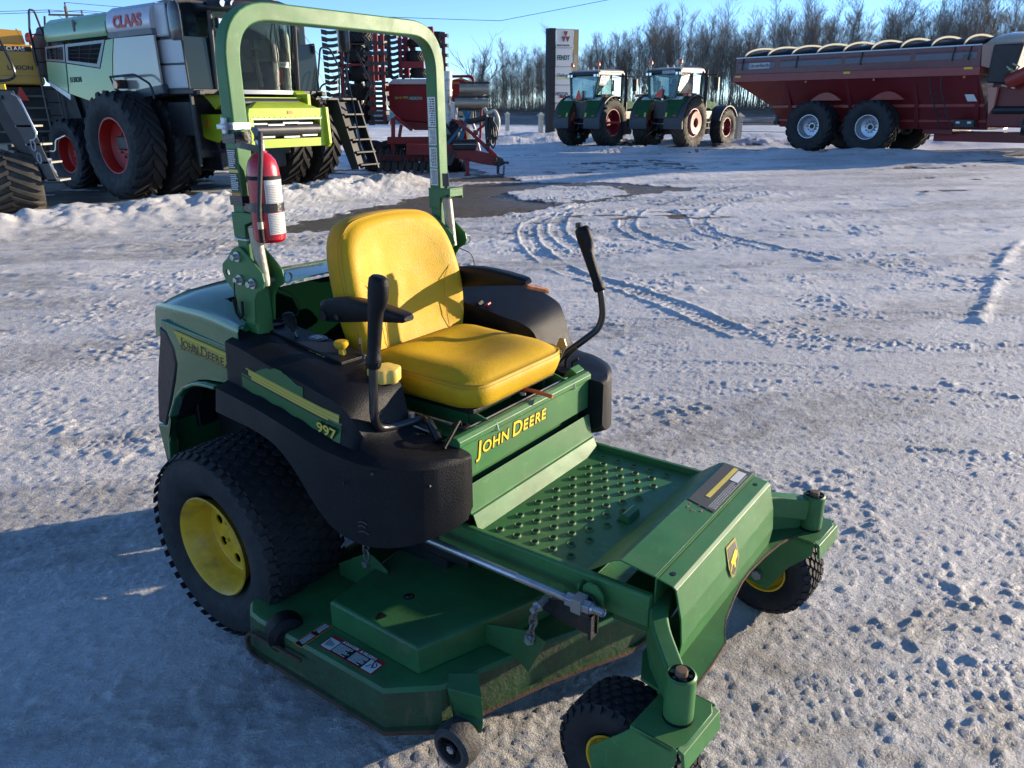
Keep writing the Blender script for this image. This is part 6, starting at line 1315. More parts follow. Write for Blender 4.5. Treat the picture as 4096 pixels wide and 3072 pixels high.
for k,(a,b) in enumerate(zs):
    bm=B(); box(bm,(.40-.02*k,.0,a),(1.50-.02*k,.012,b)); pn=G_('name_panel',bm,PW)
    ox=.40-.02*k
    if k==0:
        bm=B()
        for cx,cz,fl in ((.60,.70,1),(.47,.45,1),(.73,.45,1)):
            prism(bm,[(ox+cx-.14,a+cz+.14),(ox+cx+.14,a+cz+.14),(ox+cx+.05,a+cz-.10),(ox+cx-.05,a+cz-.10)] if cz>.6 else [(ox+cx-.15,a+cz+.12),(ox+cx+.15,a+cz+.12),(ox+cx+.02,a+cz-.16),(ox+cx-.02,a+cz-.16)],'y',-.012,-.004)
        G_('emblem',bm,mat('maroon',(.20,.025,.03),.4),pn); text('lettering','MASSEY FERGUSON',.115,(ox+.06,-.006,a+.06),(1,0,0),(0,0,1),DECAL_K,pn,depth=.004,sx=.80,bold=.002)
    if k==1: text('lettering','FENDT',.34,(ox+.08,-.006,a+.34),(1,0,0),(0,0,1),mat('fendt_green',(.015,.06,.035),.4),pn,depth=.004,sx=.78,bold=.012)
    if k==2:
        text('lettering','Challenger',.27,(ox+.06,-.006,a+.42),(1,0,0),(0,0,1),DECAL_K,pn,depth=.004,sx=.78,shear=.5); bm=B(); box(bm,(ox+.05,-.012,a+.30),(ox+1.04,-.004,a+.35)); G_('underline',bm,DECAL_Y,pn)
    if k==3: text('lettering','HESSTON',.25,(ox+.04,-.006,a+.38),(1,0,0),(0,0,1),DECAL_K,pn,depth=.004,sx=.78,bold=.004)
for a,b in zs:
    bm=B(); box(bm,(.37,-.02,a-.035),(1.52,.03,a-.003)); G_('panel_ledge',bm,mat('ledge_grey',(.35,.34,.32),.5))
bm=B(); box(bm,(.37,.0,.0),(1.44,.012,1.93)); G_('base_panel',bm,mat('base_cream',(.40,.38,.32),.6,dirt=.4))
bm=B(); box(bm,(1.52,.0,.1),(1.86,.012,5.86)); gp=G_('gold_strip',bm,PG)
text('lettering','PENTAGON FARM CENTRE',.30,(1.78,-.006,1.2),(0,0,1),(-1,0,0),mat('strip_letters',(.62,.57,.48),.5),gp,depth=.004,sx=.93)
bm=B(); box(bm,(.37,.0,5.88),(1.86,.5,5.93)); box(bm,(1.80,.012,0),(1.86,.5,5.88)); G_('sign_cap',bm,mat('cap_cream',(.5,.47,.4),.5))
# ------------------------------------------------------------------ two green tractors
TG=mat('tractor_green',(.018,.085,.030),.7,spec=.12,var=.08)
TGD=mat('tractor_dark',(.030,.036,.045),.5,var=.1)
TRUB=mat('tractor_tyre',(.032,.030,.026),.8,bump=.3,bscale=20,var=.35,vscale=3,dirt=.3,dcol=(.055,.048,.036),dscale=3)
TRIM=mat('tractor_rim',(.20,.012,.022),.35,coat=.3)
TGL=mat('cab_glass',(.55,.66,.60),.02,trans=1.,spec=.25)
def tractor(loc,label,k):
    t=empty('farm_tractor',loc,R(48),label,'tractor','green tractors parked by the pylon sign')
    def A(name,bm,m,par=None,**kw): return obj(name,bm,m,par or t,**kw)
    for s in (-1,1):
        w=farmwheel(t,0,s*.97,1.04,.66,.56,s,tname='rear_wheel',tm=TRUB,rm=TRIM,lugs=22,hubm=TRIM)
        if k==1 and s<0:
            bm=B(); lathe(bm,[(.20,.33),(.46,.35),(.48,.28),(.46,.2),(.22,.2),(.20,.33)],AX((0,-1,0)),32); A('wheel_weight',bm,mat('pink_primer',(.36,.16,.14),.5),w)
        if k==0 and s<0:
            bm=B(); cyl(bm,(0,-.05,0),(0,-.52,0),.055,14); cyl(bm,(0,-.52,0),(0,-.56,0),.075,14); A('axle_stub',bm,mat('axle_red',(.30,.08,.07),.5),w)
        farmwheel(t,3.05,s*.98,.80,.56,.40,s,tname='front_wheel',tm=TRUB,rm=TRIM,lugs=20,hubm=mat('hub_pale',(.55,.52,.45),.4))
        # rear fender
        bm=B(); rg=[]
        for a in range(-28,109,10):
            q=R(a); r0=1.17; c=(-r0*math.sin(q)*1.0,r0*math.cos(q)); rg.append([(c[0],s*.42,c[1]+1.03),(c[0],s*1.30,c[1]+1.03-.02),(c[0]*.93,s*1.31,c[1]*.94+1.03),(c[0]*.96,s*.44,c[1]*.96+1.03)])
        loft(bm,rg); A('rear_fender',bm,TGD,bev=.01)
        bm=B(); rg=[]
        for a in range(-5,86,7):
            q=R(a); r0=1.185; yo=1.20-.16*max(0,(a-20)/65); rg.append([(-r0*math.sin(q),s*.43,r0*math.cos(q)+1.03),(-r0*math.sin(q),s*yo,r0*math.cos(q)+1.03),(-r0*math.sin(q)*.97,s*yo,r0*math.cos(q)*.97+1.03),(-r0*math.sin(q)*.97,s*.43,r0*math.cos(q)*.97+1.03)])
        loft(bm,rg); fe=A('fender_cover',bm,TG)
        def onf(deg,y0,y1,dd,m,name):
            bm=B(); r0=1.20; loft(bm,[[(-r0*math.sin(R(d)),s*y,r0*math.cos(R(d))+1.03+o) for d,y in ((deg-dd,y0),(deg-dd,y1),(deg+dd,y1),(deg+dd,y0))] for o in (0,.004)]); A(name,bm,m,fe)
        onf(34,.78,1.0,5,DECAL_W,'white_sheet'); onf(34,.55,.75,5,DECAL_W,'white_sheet'); onf(74,.48,.56,4,DECAL_Y,'yellow_sticker'); onf(76,.85,1.0,1.5,DECAL_R,'reflector')
        for j in range(5): onf(61,.58+.085*j,.62+.085*j,1.6,DECAL_K,'fender_button')
        # front fender
        bm=B(); rg=[]
        for a in range(-60,75,12):
            q=R(a); r0=.92; c=(-r0*math.sin(q)+3.05,r0*math.cos(q)+.80); rg.append([(c[0],s*.66,c[1]),(c[0],s*1.27,c[1]),(3.05+(c[0]-3.05)*.95,s*1.27,.80+(c[1]-.8)*.95),(3.05+(c[0]-3.05)*.95,s*.66,.80+(c[1]-.8)*.95)])
        loft(bm,rg); A('front_fender',bm,TGD)
        # lamps on stalks, mirrors
        bm=B(); tube(bm,[(-.50,s*.72,2.05),(-.62,s*1.05,2.12),(-.62,s*1.32,2.12)],.02,6); cbox(bm,(-.64,s*1.16,2.14),(.07,.30,.11)); l_=A('rear_light_bar',bm,CK); bm=B(); cbox(bm,(-.68,s*1.10,2.14),(.02,.18,.09)); A('tail_lamp',bm,mat('lamp_red',(.55,.02,.02),.3),l_); bm=B(); cyl(bm,(-.66,s*1.32,2.14),(-.72,s*1.32,2.14),.065,12); A('indicator',bm,AMB,l_)
        bm=B(); tube(bm,[(1.15,s*.8,2.98),(1.25,s*1.45,2.95),(1.25,s*1.45,2.2)],.025,6); cbox(bm,(1.28,s*1.45,2.6),(.10,.22,.50)); A('mirror',bm,CK)
        bm=B(); tube(bm,[(-.55,s*.72,3.10),(-.55,s*.72,3.38)],.018,6); bl=A('beacon_stalk',bm,CK); bm=B(); lathe(bm,[(0,.19),(.05,.18),(.075,.14),(.08,.02),(.05,0),(0,0)],Matrix.Translation((-.55,s*.72,3.36)),14); A('beacon',bm,AMB,bl)
        for y in (.80,.64): 
            bm=B(); cbox(bm,(-.66,s*y,2.99),(.06,.12,.12)); o_=A('roof_lamp',bm,CK); bm=B(); cbox(bm,(-.695,s*y,2.99),(.01,.10,.10)); A('lens',bm,LAMP,o_)
    bm=B(); loft(bm,[[(x,y*w,z) for y,z in ((-1,1.15),(1,1.15),(1,1.7),(.85,zt),(-.85,zt),(-1,1.7))] for x,w,zt in ((1.15,.42,2.02),(2.4,.42,1.98),(3.6,.40,1.82),(3.95,.36,1.65))]); A('bonnet',bm,TG,bev=.04)
    bm=B(); box(bm,(-.45,-.32,.75),(3.6,.32,1.3)); box(bm,(2.85,-.8,.7),(3.25,.8,.95)); box(bm,(-.25,-.75,.85),(.25,.75,1.15)); A('chassis',bm,CK,bev=.03)
    bm=B(); box(bm,(3.8,-.35,.65),(4.4,.35,1.35)); A('front_weight',bm,CK,bev=.04)
    bm=B(); loft(bm,[[(-.62,-.80,2.98),(1.20,-.84,2.98),(1.20,.84,2.98),(-.62,.80,2.98)],[(-.68,-.84,3.02),(1.35,-.86,3.04),(1.35,.86,3.04),(-.68,.84,3.02)],[(-.66,-.82,3.14),(1.32,-.82,3.17),(1.32,.82,3.17),(-.66,.82,3.14)]]); A('roof_rim',bm,CK,bev=.03)
    bm=B(); loft(bm,[[(-.50,-.78,3.14),(1.34,-.84,3.06),(1.34,.84,3.06),(-.50,.78,3.14)],[(-.48,-.74,3.20),(1.30,-.80,3.22),(1.30,.80,3.22),(-.48,.74,3.20)],[(-.2,-.5,3.25),(1.1,-.6,3.27),(1.1,.6,3.27),(-.2,.5,3.25)]]); A('roof_top',bm,mat('roof_cream',(.30,.29,.28),.4,dirt=.3,dcol=(.25,.2,.2)),bev=.03)
    bm=B()
    c0=[(-.70,-.62,2.02),(1.15,-.80,1.45),(1.15,.80,1.45),(-.70,.62,2.02)]; c1=[(-.58,-.78,3.0),(1.15,-.80,3.0),(1.15,.80,3.0),(-.58,.78,3.0)]
    for a,b in zip(c0,c1): tube(bm,[a,b],.05,8)
    for s in (-1,1): tube(bm,[(.35,s*.82,1.5),(.35,s*.82,3.0)],.035,6); tube(bm,[(-.70,s*.62,2.02),(.35,s*.82,1.75)],.04,6)
    tube(bm,[(-.70,-.62,2.02),(-.72,0,1.90),(-.70,.62,2.02)],.04,6); A('cab_frame',bm,mat('cab_frame_green',(.025,.06,.035),.35,coat=.4))
    for nm,f in (('rear_window',[(-.70,-.60,2.04),(-.70,.60,2.04),(-.58,.76,3.0),(-.58,-.76,3.0)]),('side_window',[(-.66,-.66,2.05),(.35,-.83,1.75),(.35,-.83,3.0),(-.56,-.80,3.0)]),('side_window',[(-.66,.66,2.05),(.35,.83,1.75),(.35,.83,3.0),(-.56,.80,3.0)]),('door',[(.36,-.83,1.5),(1.15,-.82,1.5),(1.15,-.82,3.0),(.36,-.83,3.0)]),('door',[(.36,.83,1.5),(1.15,.82,1.5),(1.15,.82,3.0),(.36,.83,3.0)]),('windscreen',[(1.18,-.78,1.9),(1.18,.78,1.9),(1.20,.78,3.0),(1.20,-.78,3.0)])):
        bm=B(); bm.faces.new([bm.verts.new(p) for p in f]); bmesh.ops.solidify(bm,geom=bm.faces[:],thickness=.006); A(nm,bm,TGL,smooth=False)
    bm=B(); cbox(bm,(.1,0,1.85),(.5,.5,.2)); cbox(bm,(-.15,0,2.3),(.16,.48,.75)); cbox(bm,(-.16,0,2.75),(.1,.25,.2)); cbox(bm,(.95,0,2.0),(.2,.3,.5)); A('driver_seat',bm,TGD,bev=.04)
    bm=B(); loft(bm,[[(-.74,-.05,2.02),(-.74,.38,2.12),(-.74,.0,2.42),(-.74,-.05,2.42)],[(-.73,-.05,2.02),(-.73,.38,2.12),(-.73,.0,2.42),(-.73,-.05,2.42)]]) if k else prism(bm,[(-.02,2.0),(.36,2.0),(.19,2.40),(.15,2.40)],'x',-.77,-.76); A('slow_triangle',bm,MATS['orange_red']); bm=B(); cbox(bm,(-.74,-.08,2.2),(.03,.10,.34)); A('triangle_bracket',bm,CK)
    bm=B(); 
    for s in (-1,1): tube(bm,[(-.3,s*.3,.9),(-1.0,s*.38,.62),(-1.15,s*.40,.55)],.05,8); tube(bm,[(-.4,s*.3,1.35),(-.95,s*.36,.75)],.028,6); tube(bm,[(-.45,s*.22,1.75),(-.7,s*.34,1.3)],.05,8)
    A('lift_arms',bm,CK); bm=B(); box(bm,(-.75,-.35,1.2),(-.35,.35,1.9)); cbox(bm,(-.7,0,.55),(.5,.10,.10)); cbox(bm,(-.85,0,.42),(.15,.18,.12)); tube(bm,[(-.7,.05,1.2),(-.95,.05,.7)],.035,6); A('hitch_block',bm,CK,bev=.01)
    bm=B(); tube(bm,smoothpath([(-.8,-.35,1.05),(-.95,-.2,.98),(-.95,.25,1.02),(-.8,.42,1.08)],.1),.012,5); A('check_chain',bm,STEEL)
    bm=B(); cyl(bm,(1.35,-.92,1.5),(1.35,-.92,2.95),.075,14); cyl(bm,(1.35,-.92,1.3),(1.35,-.92,1.55),.05,10); tube(bm,[(1.35,-.92,2.95),(1.33,-.95,3.15)],.045,10); A('exhaust_stack',bm,CK)
    bm=B(); cyl(bm,(1.42,-1.03,1.9),(1.42,-1.03,2.9),.02,8); A('stack_guard',bm,mat('guard_cream',(.5,.45,.33),.4))
    for s in (-1,1):
        bm=B(); box(bm,(1.15,s*.98,1.15),(1.95,s*.55,1.50)); box(bm,(1.15,s*.95,.50),(1.30,s*.55,1.2)); box(bm,(1.75,s*.95,.50),(1.95,s*.55,1.2)); A('fuel_tank',bm,mat('tank_cream',(.24,.23,.20),.5),bev=.03)
        bm=B()
        for z in (.5,.78,1.02): cbox(bm,(1.5,s*.95,z),(.48,.18,.03))
        A('cab_steps',bm,CK)
    for y in (-.12,.18):
        bm=B(); cyl(bm,(-.1,y,3.25),(-.1,y,3.29),.05,10); cyl(bm,(-.1,y,3.29),(-.1,y,3.36),.025,8); A('roof_antenna',bm,mat('antenna_white',(.6,.6,.6),.4))
    if k==1:
        bm=B(); box(bm,(-.70,-.55,2.99),(-.685,.05,3.10)); pl=A('name_board',bm,DECAL_W); text('lettering','GROW BOLD.',.10,(-.702,.03,3.012),(0,-1,0),(0,0,1),DECAL_K,pl,depth=.002,sx=.9,bold=.001)
    return t
tractor((3.70,37.2,0),'green tractor nearer the pylon sign, bare axle stub in its dark red rear rim',0)
tractor((6.92,35.4,0),'green tractor nearer the grain cart, pale ring weight in its rear wheel',1)
# ------------------------------------------------------------------ red grain cart
CR=mat('cart_red',(.135,.008,.009),.38,coat=.12,var=.08,vscale=1.2)
CR2=mat('cart_rib_red',(.24,.022,.012),.4,coat=.1,var=.06)
CRD=mat('cart_maroon',(.10,.006,.012),.36,coat=.15,var=.05)
TARP=mat('tarp_black',(.010,.011,.014),.5,bump=.4,bscale=6)
BOW=translucent('bow_cream',(.90,.85,.68))
GC=empty('grain_cart',(14.386,30.838,0),PI/2-R(138),'long red grain cart with arched tarp bows on two axles at the right edge','grain cart')
def Y_(name,bm,m,par=GC,**k): return obj(name,bm,m,par,**k)
for s in (-1,1):
    for x in (.02,-2.25):
        w=farmwheel(GC,x,s*1.58,.94,.84,.42,s,tname='wheel',rm=mat('rim_silver',(.50,.53,.56),.3,metal=.6),lugs=20,hubm=CK)
hw=1.78
bm=B(); loft(bm,[[(-5.74,-hw,2.90),(3.40,-hw,2.84),(3.40,hw,2.84),(-5.74,hw,2.90)],[(-5.74,-hw,3.50),(3.34,-hw,3.50),(3.34,hw,3.50),(-5.74,hw,3.50)]]); Y_('upper_tank',bm,CRD,bev=.01)
bm=B(); loft(bm,[[(-5.83,-hw-.05,2.60),(3.46,-hw-.05,2.58),(3.46,hw+.05,2.58),(-5.83,hw+.05,2.60)],[(-5.80,-hw-.04,2.90),(3.42,-hw-.04,2.85),(3.42,hw+.04,2.85),(-5.80,hw+.04,2.90)]]); Y_('side_rib',bm,CR2,bev=.015)
bm=B(); loft(bm,[[(-3.95,-1.0,.88),(3.75,-1.0,.86),(3.75,1.0,.86),(-3.95,1.0,.88)],[(-4.25,-1.22,1.65),(3.6,-1.22,1.65),(3.6,1.22,1.65),(-4.25,1.22,1.65)],[(-5.78,-hw+.05,2.60),(3.40,-hw+.05,2.58),(3.40,hw-.05,2.58),(-5.78,hw-.05,2.60)]]); Y_('lower_hopper',bm,CR,sharp=20)
for x in (-3.6,-1.15,1.25,3.2):
    for s in (-1,1): bm=B(); loft(bm,[[(x,s*1.72,2.58),(x+.14,s*1.72,2.58),(x+.14,s*1.60,2.58),(x,s*1.60,2.58)],[(x+.1,s*1.3,1.65),(x+.24,s*1.3,1.65),(x+.24,s*1.15,1.65),(x+.1,s*1.15,1.65)],[(x+.1,s*1.1,.9),(x+.24,s*1.1,.9),(x+.24,s*.95,.9),(x+.1,s*.95,.9)]]); Y_('hopper_rib',bm,CR)
bm=B(); box(bm,(-4.2,-1.28,1.60),(3.6,-1.2,1.70)); box(bm,(-4.0,-1.1,1.1),(3.7,-1.0,1.18)); Y_('hopper_rail',bm,CR2)
for s in (-1,1):
    for x in (.5,-1.8):
        bm=B(); prism(bm,[(x-.62+1.24*k/14,1.86+.28*math.sin(PI*k/14)) for k in range(15)],'y',s*1.66,s*1.2); Y_('wheel_arch',bm,CR2)
    bm=B(); box(bm,(-5.75,s*(hw+.02),3.49),(3.36,s*(hw-.04),3.53)); Y_('top_rail',bm,mat('rail_steel',(.30,.33,.38),.3,metal=.5))
    for a,b in ((-5.62,-4.0),(-3.75,-1.30),(-1.15,1.15),(1.30,3.25)): 
        bm=B(); box(bm,(a,s*(hw+.004),3.11),(b,s*hw,3.30)); Y_('silver_stripe',bm,mat('stripe_grey',(.12,.12,.14),.5))
        bm=B(); box(bm,(a,s*(hw+.003),3.30),(b,s*hw,3.37)); Y_('stripe_edge',bm,mat('stripe_mauve',(.10,.03,.04),.5))
    for x in (-5.4,-3.05,-.55,2.55,3.05):
        bm=B(); tube(bm,[(x,s*(hw+.03),3.48),(x-.03,s*(hw+.05),3.05)],.022,6); Y_('tarp_strap',bm,CK)
    for x in (-5.7,-1.15,2.95): bm=B(); box(bm,(x,s*(hw+.062),2.77),(x+.26,s*(hw+.05),2.84)); Y_('reflector',bm,MATS['yellow_reflector'])
    for x in (-2.6,.0,3.0): bm=B(); cyl(bm,(x,s*(hw+.02),2.54),(x,s*(hw+.05),2.54),.04,10); Y_('marker_lamp',bm,mat('marker_orange',(.5,.12,.02),.4))
bm=B(); box(bm,(-5.14,-hw-.009,3.08),(-4.22,-hw-.004,3.30)); np_=Y_('name_plate',bm,mat('plate_grey',(.40,.40,.42),.4)); text('lettering','Unverferth',.20,(-5.12,-hw-.012,3.13),(1,0,0),(0,0,1),DECAL_K,np_,depth=.002,sx=.98,bold=.003)
text('lettering','2020',.16,(2.80,-hw-.008,3.12),(1,0,0),(0,0,1),DECAL_K,GC,depth=.002,shear=.3,sx=.95)
# tarp and its bows
bm=B(); rg=[]
for x in np.linspace(-5.9,3.35,30):
    e=min(1,max(0,(x+5.95)/.7)); dip=.09*abs(math.sin((x+5.7)*PI/1.02)); rg.append([(x,hw*math.cos(a),3.50+(.36-dip)*e*math.sin(a)) for a in [PI*k/12 for k in range(13)]])
loft(bm,rg,cap=False,closed=False); bmesh.ops.solidify(bm,geom=bm.faces[:],thickness=.01); Y_('tarp',bm,TARP,sharp=60)
for k in range(9):
    x=-5.35+1.02*k
    bm=B(); sweep(bm,[(x,hw*math.cos(a),3.51+.40*math.sin(a)) for a in [PI*i/16 for i in range(17)]],rect(.03,.065),upv=(1,0,0)); Y_('tarp_bow',bm,BOW)
# ladder, boxes, tongue, front auger
bm=B(); 
for y0,y1 in ((0,0),): pass
for dx in (0,.36): tube(bm,[(1.93+dx,-1.86,2.56),(2.02+dx*.9,-1.86,2.15),(2.45+dx,-1.60,.86)],.022,6)
for k in range(7): tube(bm,[(2.02+.065*k,-1.85+.035*k,2.12-.2*k),(2.36+.065*k,-1.85+.035*k,2.12-.2*k)],.016,5)
Y_('ladder',bm,CK)
bm=B(); box(bm,(2.80,-1.45,.95),(3.42,-1.15,1.20)); tb=Y_('tool_box',bm,mat('box_green',(.02,.03,.03),.5),bev=.02); bm=B(); box(bm,(2.86,-1.457,1.07),(2.98,-1.449,1.14)); box(bm,(3.22,-1.457,1.07),(3.34,-1.449,1.14)); Y_('box_label',bm,DECAL_W,tb)
bm=B(); loft(bm,[[(3.0,-1.50,2.0),(3.28,-1.50,2.0),(3.40,-1.42,1.78),(3.10,-1.42,1.78)],[(3.0,-1.505,2.0),(3.28,-1.505,2.0),(3.40,-1.425,1.78),(3.10,-1.425,1.78)]]); Y_('info_sheet',bm,DECAL_W)
bm=B(); box(bm,(1.9,-.6,.45),(7.5,.6,.78)); box(bm,(1.6,-.9,.7),(2.6,.9,.95)); Y_('tongue',bm,CR,bev=.02)
bm=B(); box(bm,(-2.5,-1.3,.7),(.3,1.3,.95)); Y_('axle_beam',bm,CK,bev=.02)
bm=B(); loft(bm,[[(3.40,-1.70,2.86),(3.40,1.7,2.86),(4.2,1.2,2.6),(4.2,-1.2,2.6)],[(3.34,-hw,3.52),(3.34,hw,3.52),(4.45,1.3,3.56),(4.45,-1.3,3.56)]]); Y_('front_hood',bm,mat('pale_hood',(.30,.20,.17),.4,coat=.2),bev=.02)
bm=B(); rg=[]
for x,h_,w_ in ((3.38,.05,1.70),(3.45,.30,1.6),(3.8,.42,1.45),(4.3,.40,1.3),(4.6,.22,1.1)): rg.append([(x,w_*math.cos(a),3.52+h_*math.sin(a)) for a in [PI*k/12 for k in range(13)]])
loft(bm,rg,cap=False,closed=False); bmesh.ops.solidify(bm,geom=bm.faces[:],thickness=.02); Y_('front_dome',bm,mat('dome_cream',(.75,.70,.58),.12,coat=1.,metal=.2))
bm=B(); loft(bm,[[(3.66,-1.66,3.50),(4.46,-1.42,3.50),(4.30,-1.45,2.30),(3.62,-1.60,2.35)],[(3.66,-1.40,3.50),(4.46,-1.2,3.50),(4.3,-1.2,2.30),(3.62,-1.3,2.35)]]); Y_('spout_cloth',bm,TARP,bev=.05,bseg=3)
bm=B(); cyl(bm,(4.25,-1.5,2.35),(6.6,-1.9,3.45),.24,24); Y_('unload_auger',bm,CR2,sharp=40)
bm=B(); rnd=random.Random(6)
for k in range(9): tube(bm,[(4.15+rnd.uniform(-.1,.2),-1.55,2.9-.08*k),(4.40+rnd.uniform(-.1,.15),-1.62,2.8-.08*k),(4.3+rnd.uniform(-.1,.2),-1.55,2.6-.05*k)],.03,6)
Y_('auger_hinge',bm,mat('hinge_cream',(.35,.33,.22),.35,metal=.5))
bm=B(); loft(bm,[[(3.70,-1.55,2.20),(3.95,-1.5,2.20),(3.92,-1.4,1.60),(3.80,-1.42,1.35)],[(3.72,-1.35,2.20),(3.95,-1.3,2.20),(3.92,-1.3,1.60),(3.80,-1.3,1.35)]]); Y_('spout_leg',bm,mat('pink_panel',(.45,.20,.16),.4))
bm=B(); box(bm,(3.7,-1.2,.95),(5.6,1.0,2.6)); box(bm,(5.1,-1.25,.9),(6.2,.9,1.9)); Y_('gearbox_guard',bm,CR,bev=.06)
bm=B(); cyl(bm,(4.9,-1.35,.98),(5.6,-1.35,.98),.30,20); cyl(bm,(3.9,-1.28,1.5),(4.9,-1.28,1.5),.12,12); Y_('drive_shaft',bm,CK)
bm=B(); cbox(bm,(-4.05,-1.05,1.2),(.12,.16,.45)); cyl(bm,(-4.1,-1.1,1.05),(-4.1,-.95,1.05),.10,14); Y_('rear_hook',bm,CK)
bm=B(); box(bm,(-3.62,-1.035,.95),(-3.46,-1.028,1.12)); Y_('warning_sheet',bm,DECAL_W)
bm=B(); tube(bm,[(5.0,.4,.45),(5.0,.4,.05)],.05,8); Y_('jack_leg',bm,CK)
# ------------------------------------------------------------------ fence
PC=mat('post_concrete',(.42,.40,.34),.8,var=.1,vscale=4)
def post(x,y,h,label):
    o=empty('fence_post',(x,y,0),R(20),label,'post','pale capped posts of the roadside fence'); bm=B(); box(bm,(-.13,-.13,-.1),(.13,.13,h-.22)); obj('shaft',bm,PC,o,bev=.01); bm=B(); box(bm,(-.19,-.19,h-.22),(.19,.19,h-.17)); loft(bm,[[(-.19,-.19,h-.17),(.19,-.19,h-.17),(.19,.19,h-.17),(-.19,.19,h-.17)],[(-.02,-.02,h),(.02,-.02,h),(.02,.02,h),(-.02,.02,h)]]); obj('cap',bm,PC,o)
FPS=[(-.23,64.0,1.42,'capped pale fence post standing alone left of the pylon sign'),(2.0,53.3,1.42,'capped pale fence post right against the dark pylon sign post'),(6.4,46.0,1.40,'capped pale fence post hidden behind the two green tractors'),(10.95,38.9,1.40,'capped pale fence post between the front tractor wheel and the red cart')]
for a in FPS: post(*a)
fw=empty('fence_wire',(0,0,0),0,'two thin dark wires strung between the pale fence posts','wire')
for z in (.55,.95):
    pts=[(-6.5,92,z)]+[(a[0],a[1],z) for a in FPS]+[(20,27.6,z)]; bm=B(); tube(bm,pts,.012,4); obj('strand',bm,CK,fw)
# ------------------------------------------------------------------ power poles and lines
WOOD=mat('pole_wood',(.16,.12,.09),.85,var=.2,bump=.3,bscale=10)
def pole(loc,h,rz,label,arm=1.15):
    p=empty('power_pole',loc,rz,label,'power pole'); bm=B(); cyl(bm,(0,0,-.2),(0,0,h),.16,12,.11); obj('shaft',bm,WOOD,p); bm=B(); box(bm,(-arm,-.16,h-.62),(arm,-.06,h-.50)); obj('crossarm',bm,WOOD,p)
    bm=B(); tube(bm,[(-.55,-.12,h-.6),(0,-.12,h-1.0),(.55,-.12,h-.6)],.02,5); obj('brace',bm,WOOD,p)
    for x,z in ((-arm+.08,h-.5),(arm-.12,h-.5),(0,h)):
        bm=B(); lathe(bm,[(.02,0),(.06,.05),(.04,.12),(.07,.18),(.03,.28),(0,.28)],Matrix.Translation((x,-.11 if x else 0,z)),10); obj('insulator',bm,mat('insulator',(.07,.07,.08),.3),p)
    return [Vector((loc[0]+x*math.cos(rz),loc[1]+x*math.sin(rz),z+.26)) for x,z in ((-arm+.08,h-.5),(arm-.12,h-.5),(0,h))]
A1=pole((-31.25,60,0),8.6,R(12),'wooden power pole with crossarm rising behind the green combine')
A2=pole((-21.0,86,0),10.6,R(8),'wooden power pole behind the combine cab, seen inside the roll bar')
def wire(a,b,sag,label,r_=.022):
    bm=B(); tube(bm,[a.lerp(b,t/14)+Vector((0,0,-sag*4*(t/14)*(1-t/14))) for t in range(15)],r_,4); o=obj('power_line',bm,CK); tag(o,label,'cable','overhead power lines')
W0=[Vector((-75,50,8.0)),Vector((-75,50,7.4)),Vector((-75,51,8.4))]
for i,(a,b) in enumerate(zip(A1,A2)): wire(a,b,.25,'overhead line running from the crossarm pole away behind the combine',.018)
for i in range(2): wire(W0[i],A1[i],.5,('upper' if i==0 else 'lower')+' overhead line leaving the crossarm pole to the left edge',.018)
wire(A2[2],Vector((-1.0,90,10.43)),.05,'overhead line between the far pole and the drill, across open sky',.025)
wire(Vector((-1.0,90,10.43)),Vector((24,84,14.2)),.05,'overhead line climbing to the top edge above the pylon sign',.025)
for x in (1.2,2.0): wire(A2[0],Vector((-21.0+x*3.2,84,.3)),.0,'thin guy wire slanting down from the far pole',.022)
# far shed
sh=empty('far_shed',(-58,290,0),0,'tiny pale far shed on the horizon behind the combine stairs','building'); bm=B(); box(bm,(-4,-3,0),(6,3,5.6)); obj('wall',bm,mat('shed_tan',(.55,.42,.26),.7),sh); bm=B(); prism(bm,[(-4.5,5.5),(6.5,5.5),(1,8)],'y',-3.4,3.4); obj('roof',bm,mat('shed_roof',(.10,.12,.15),.6),sh)
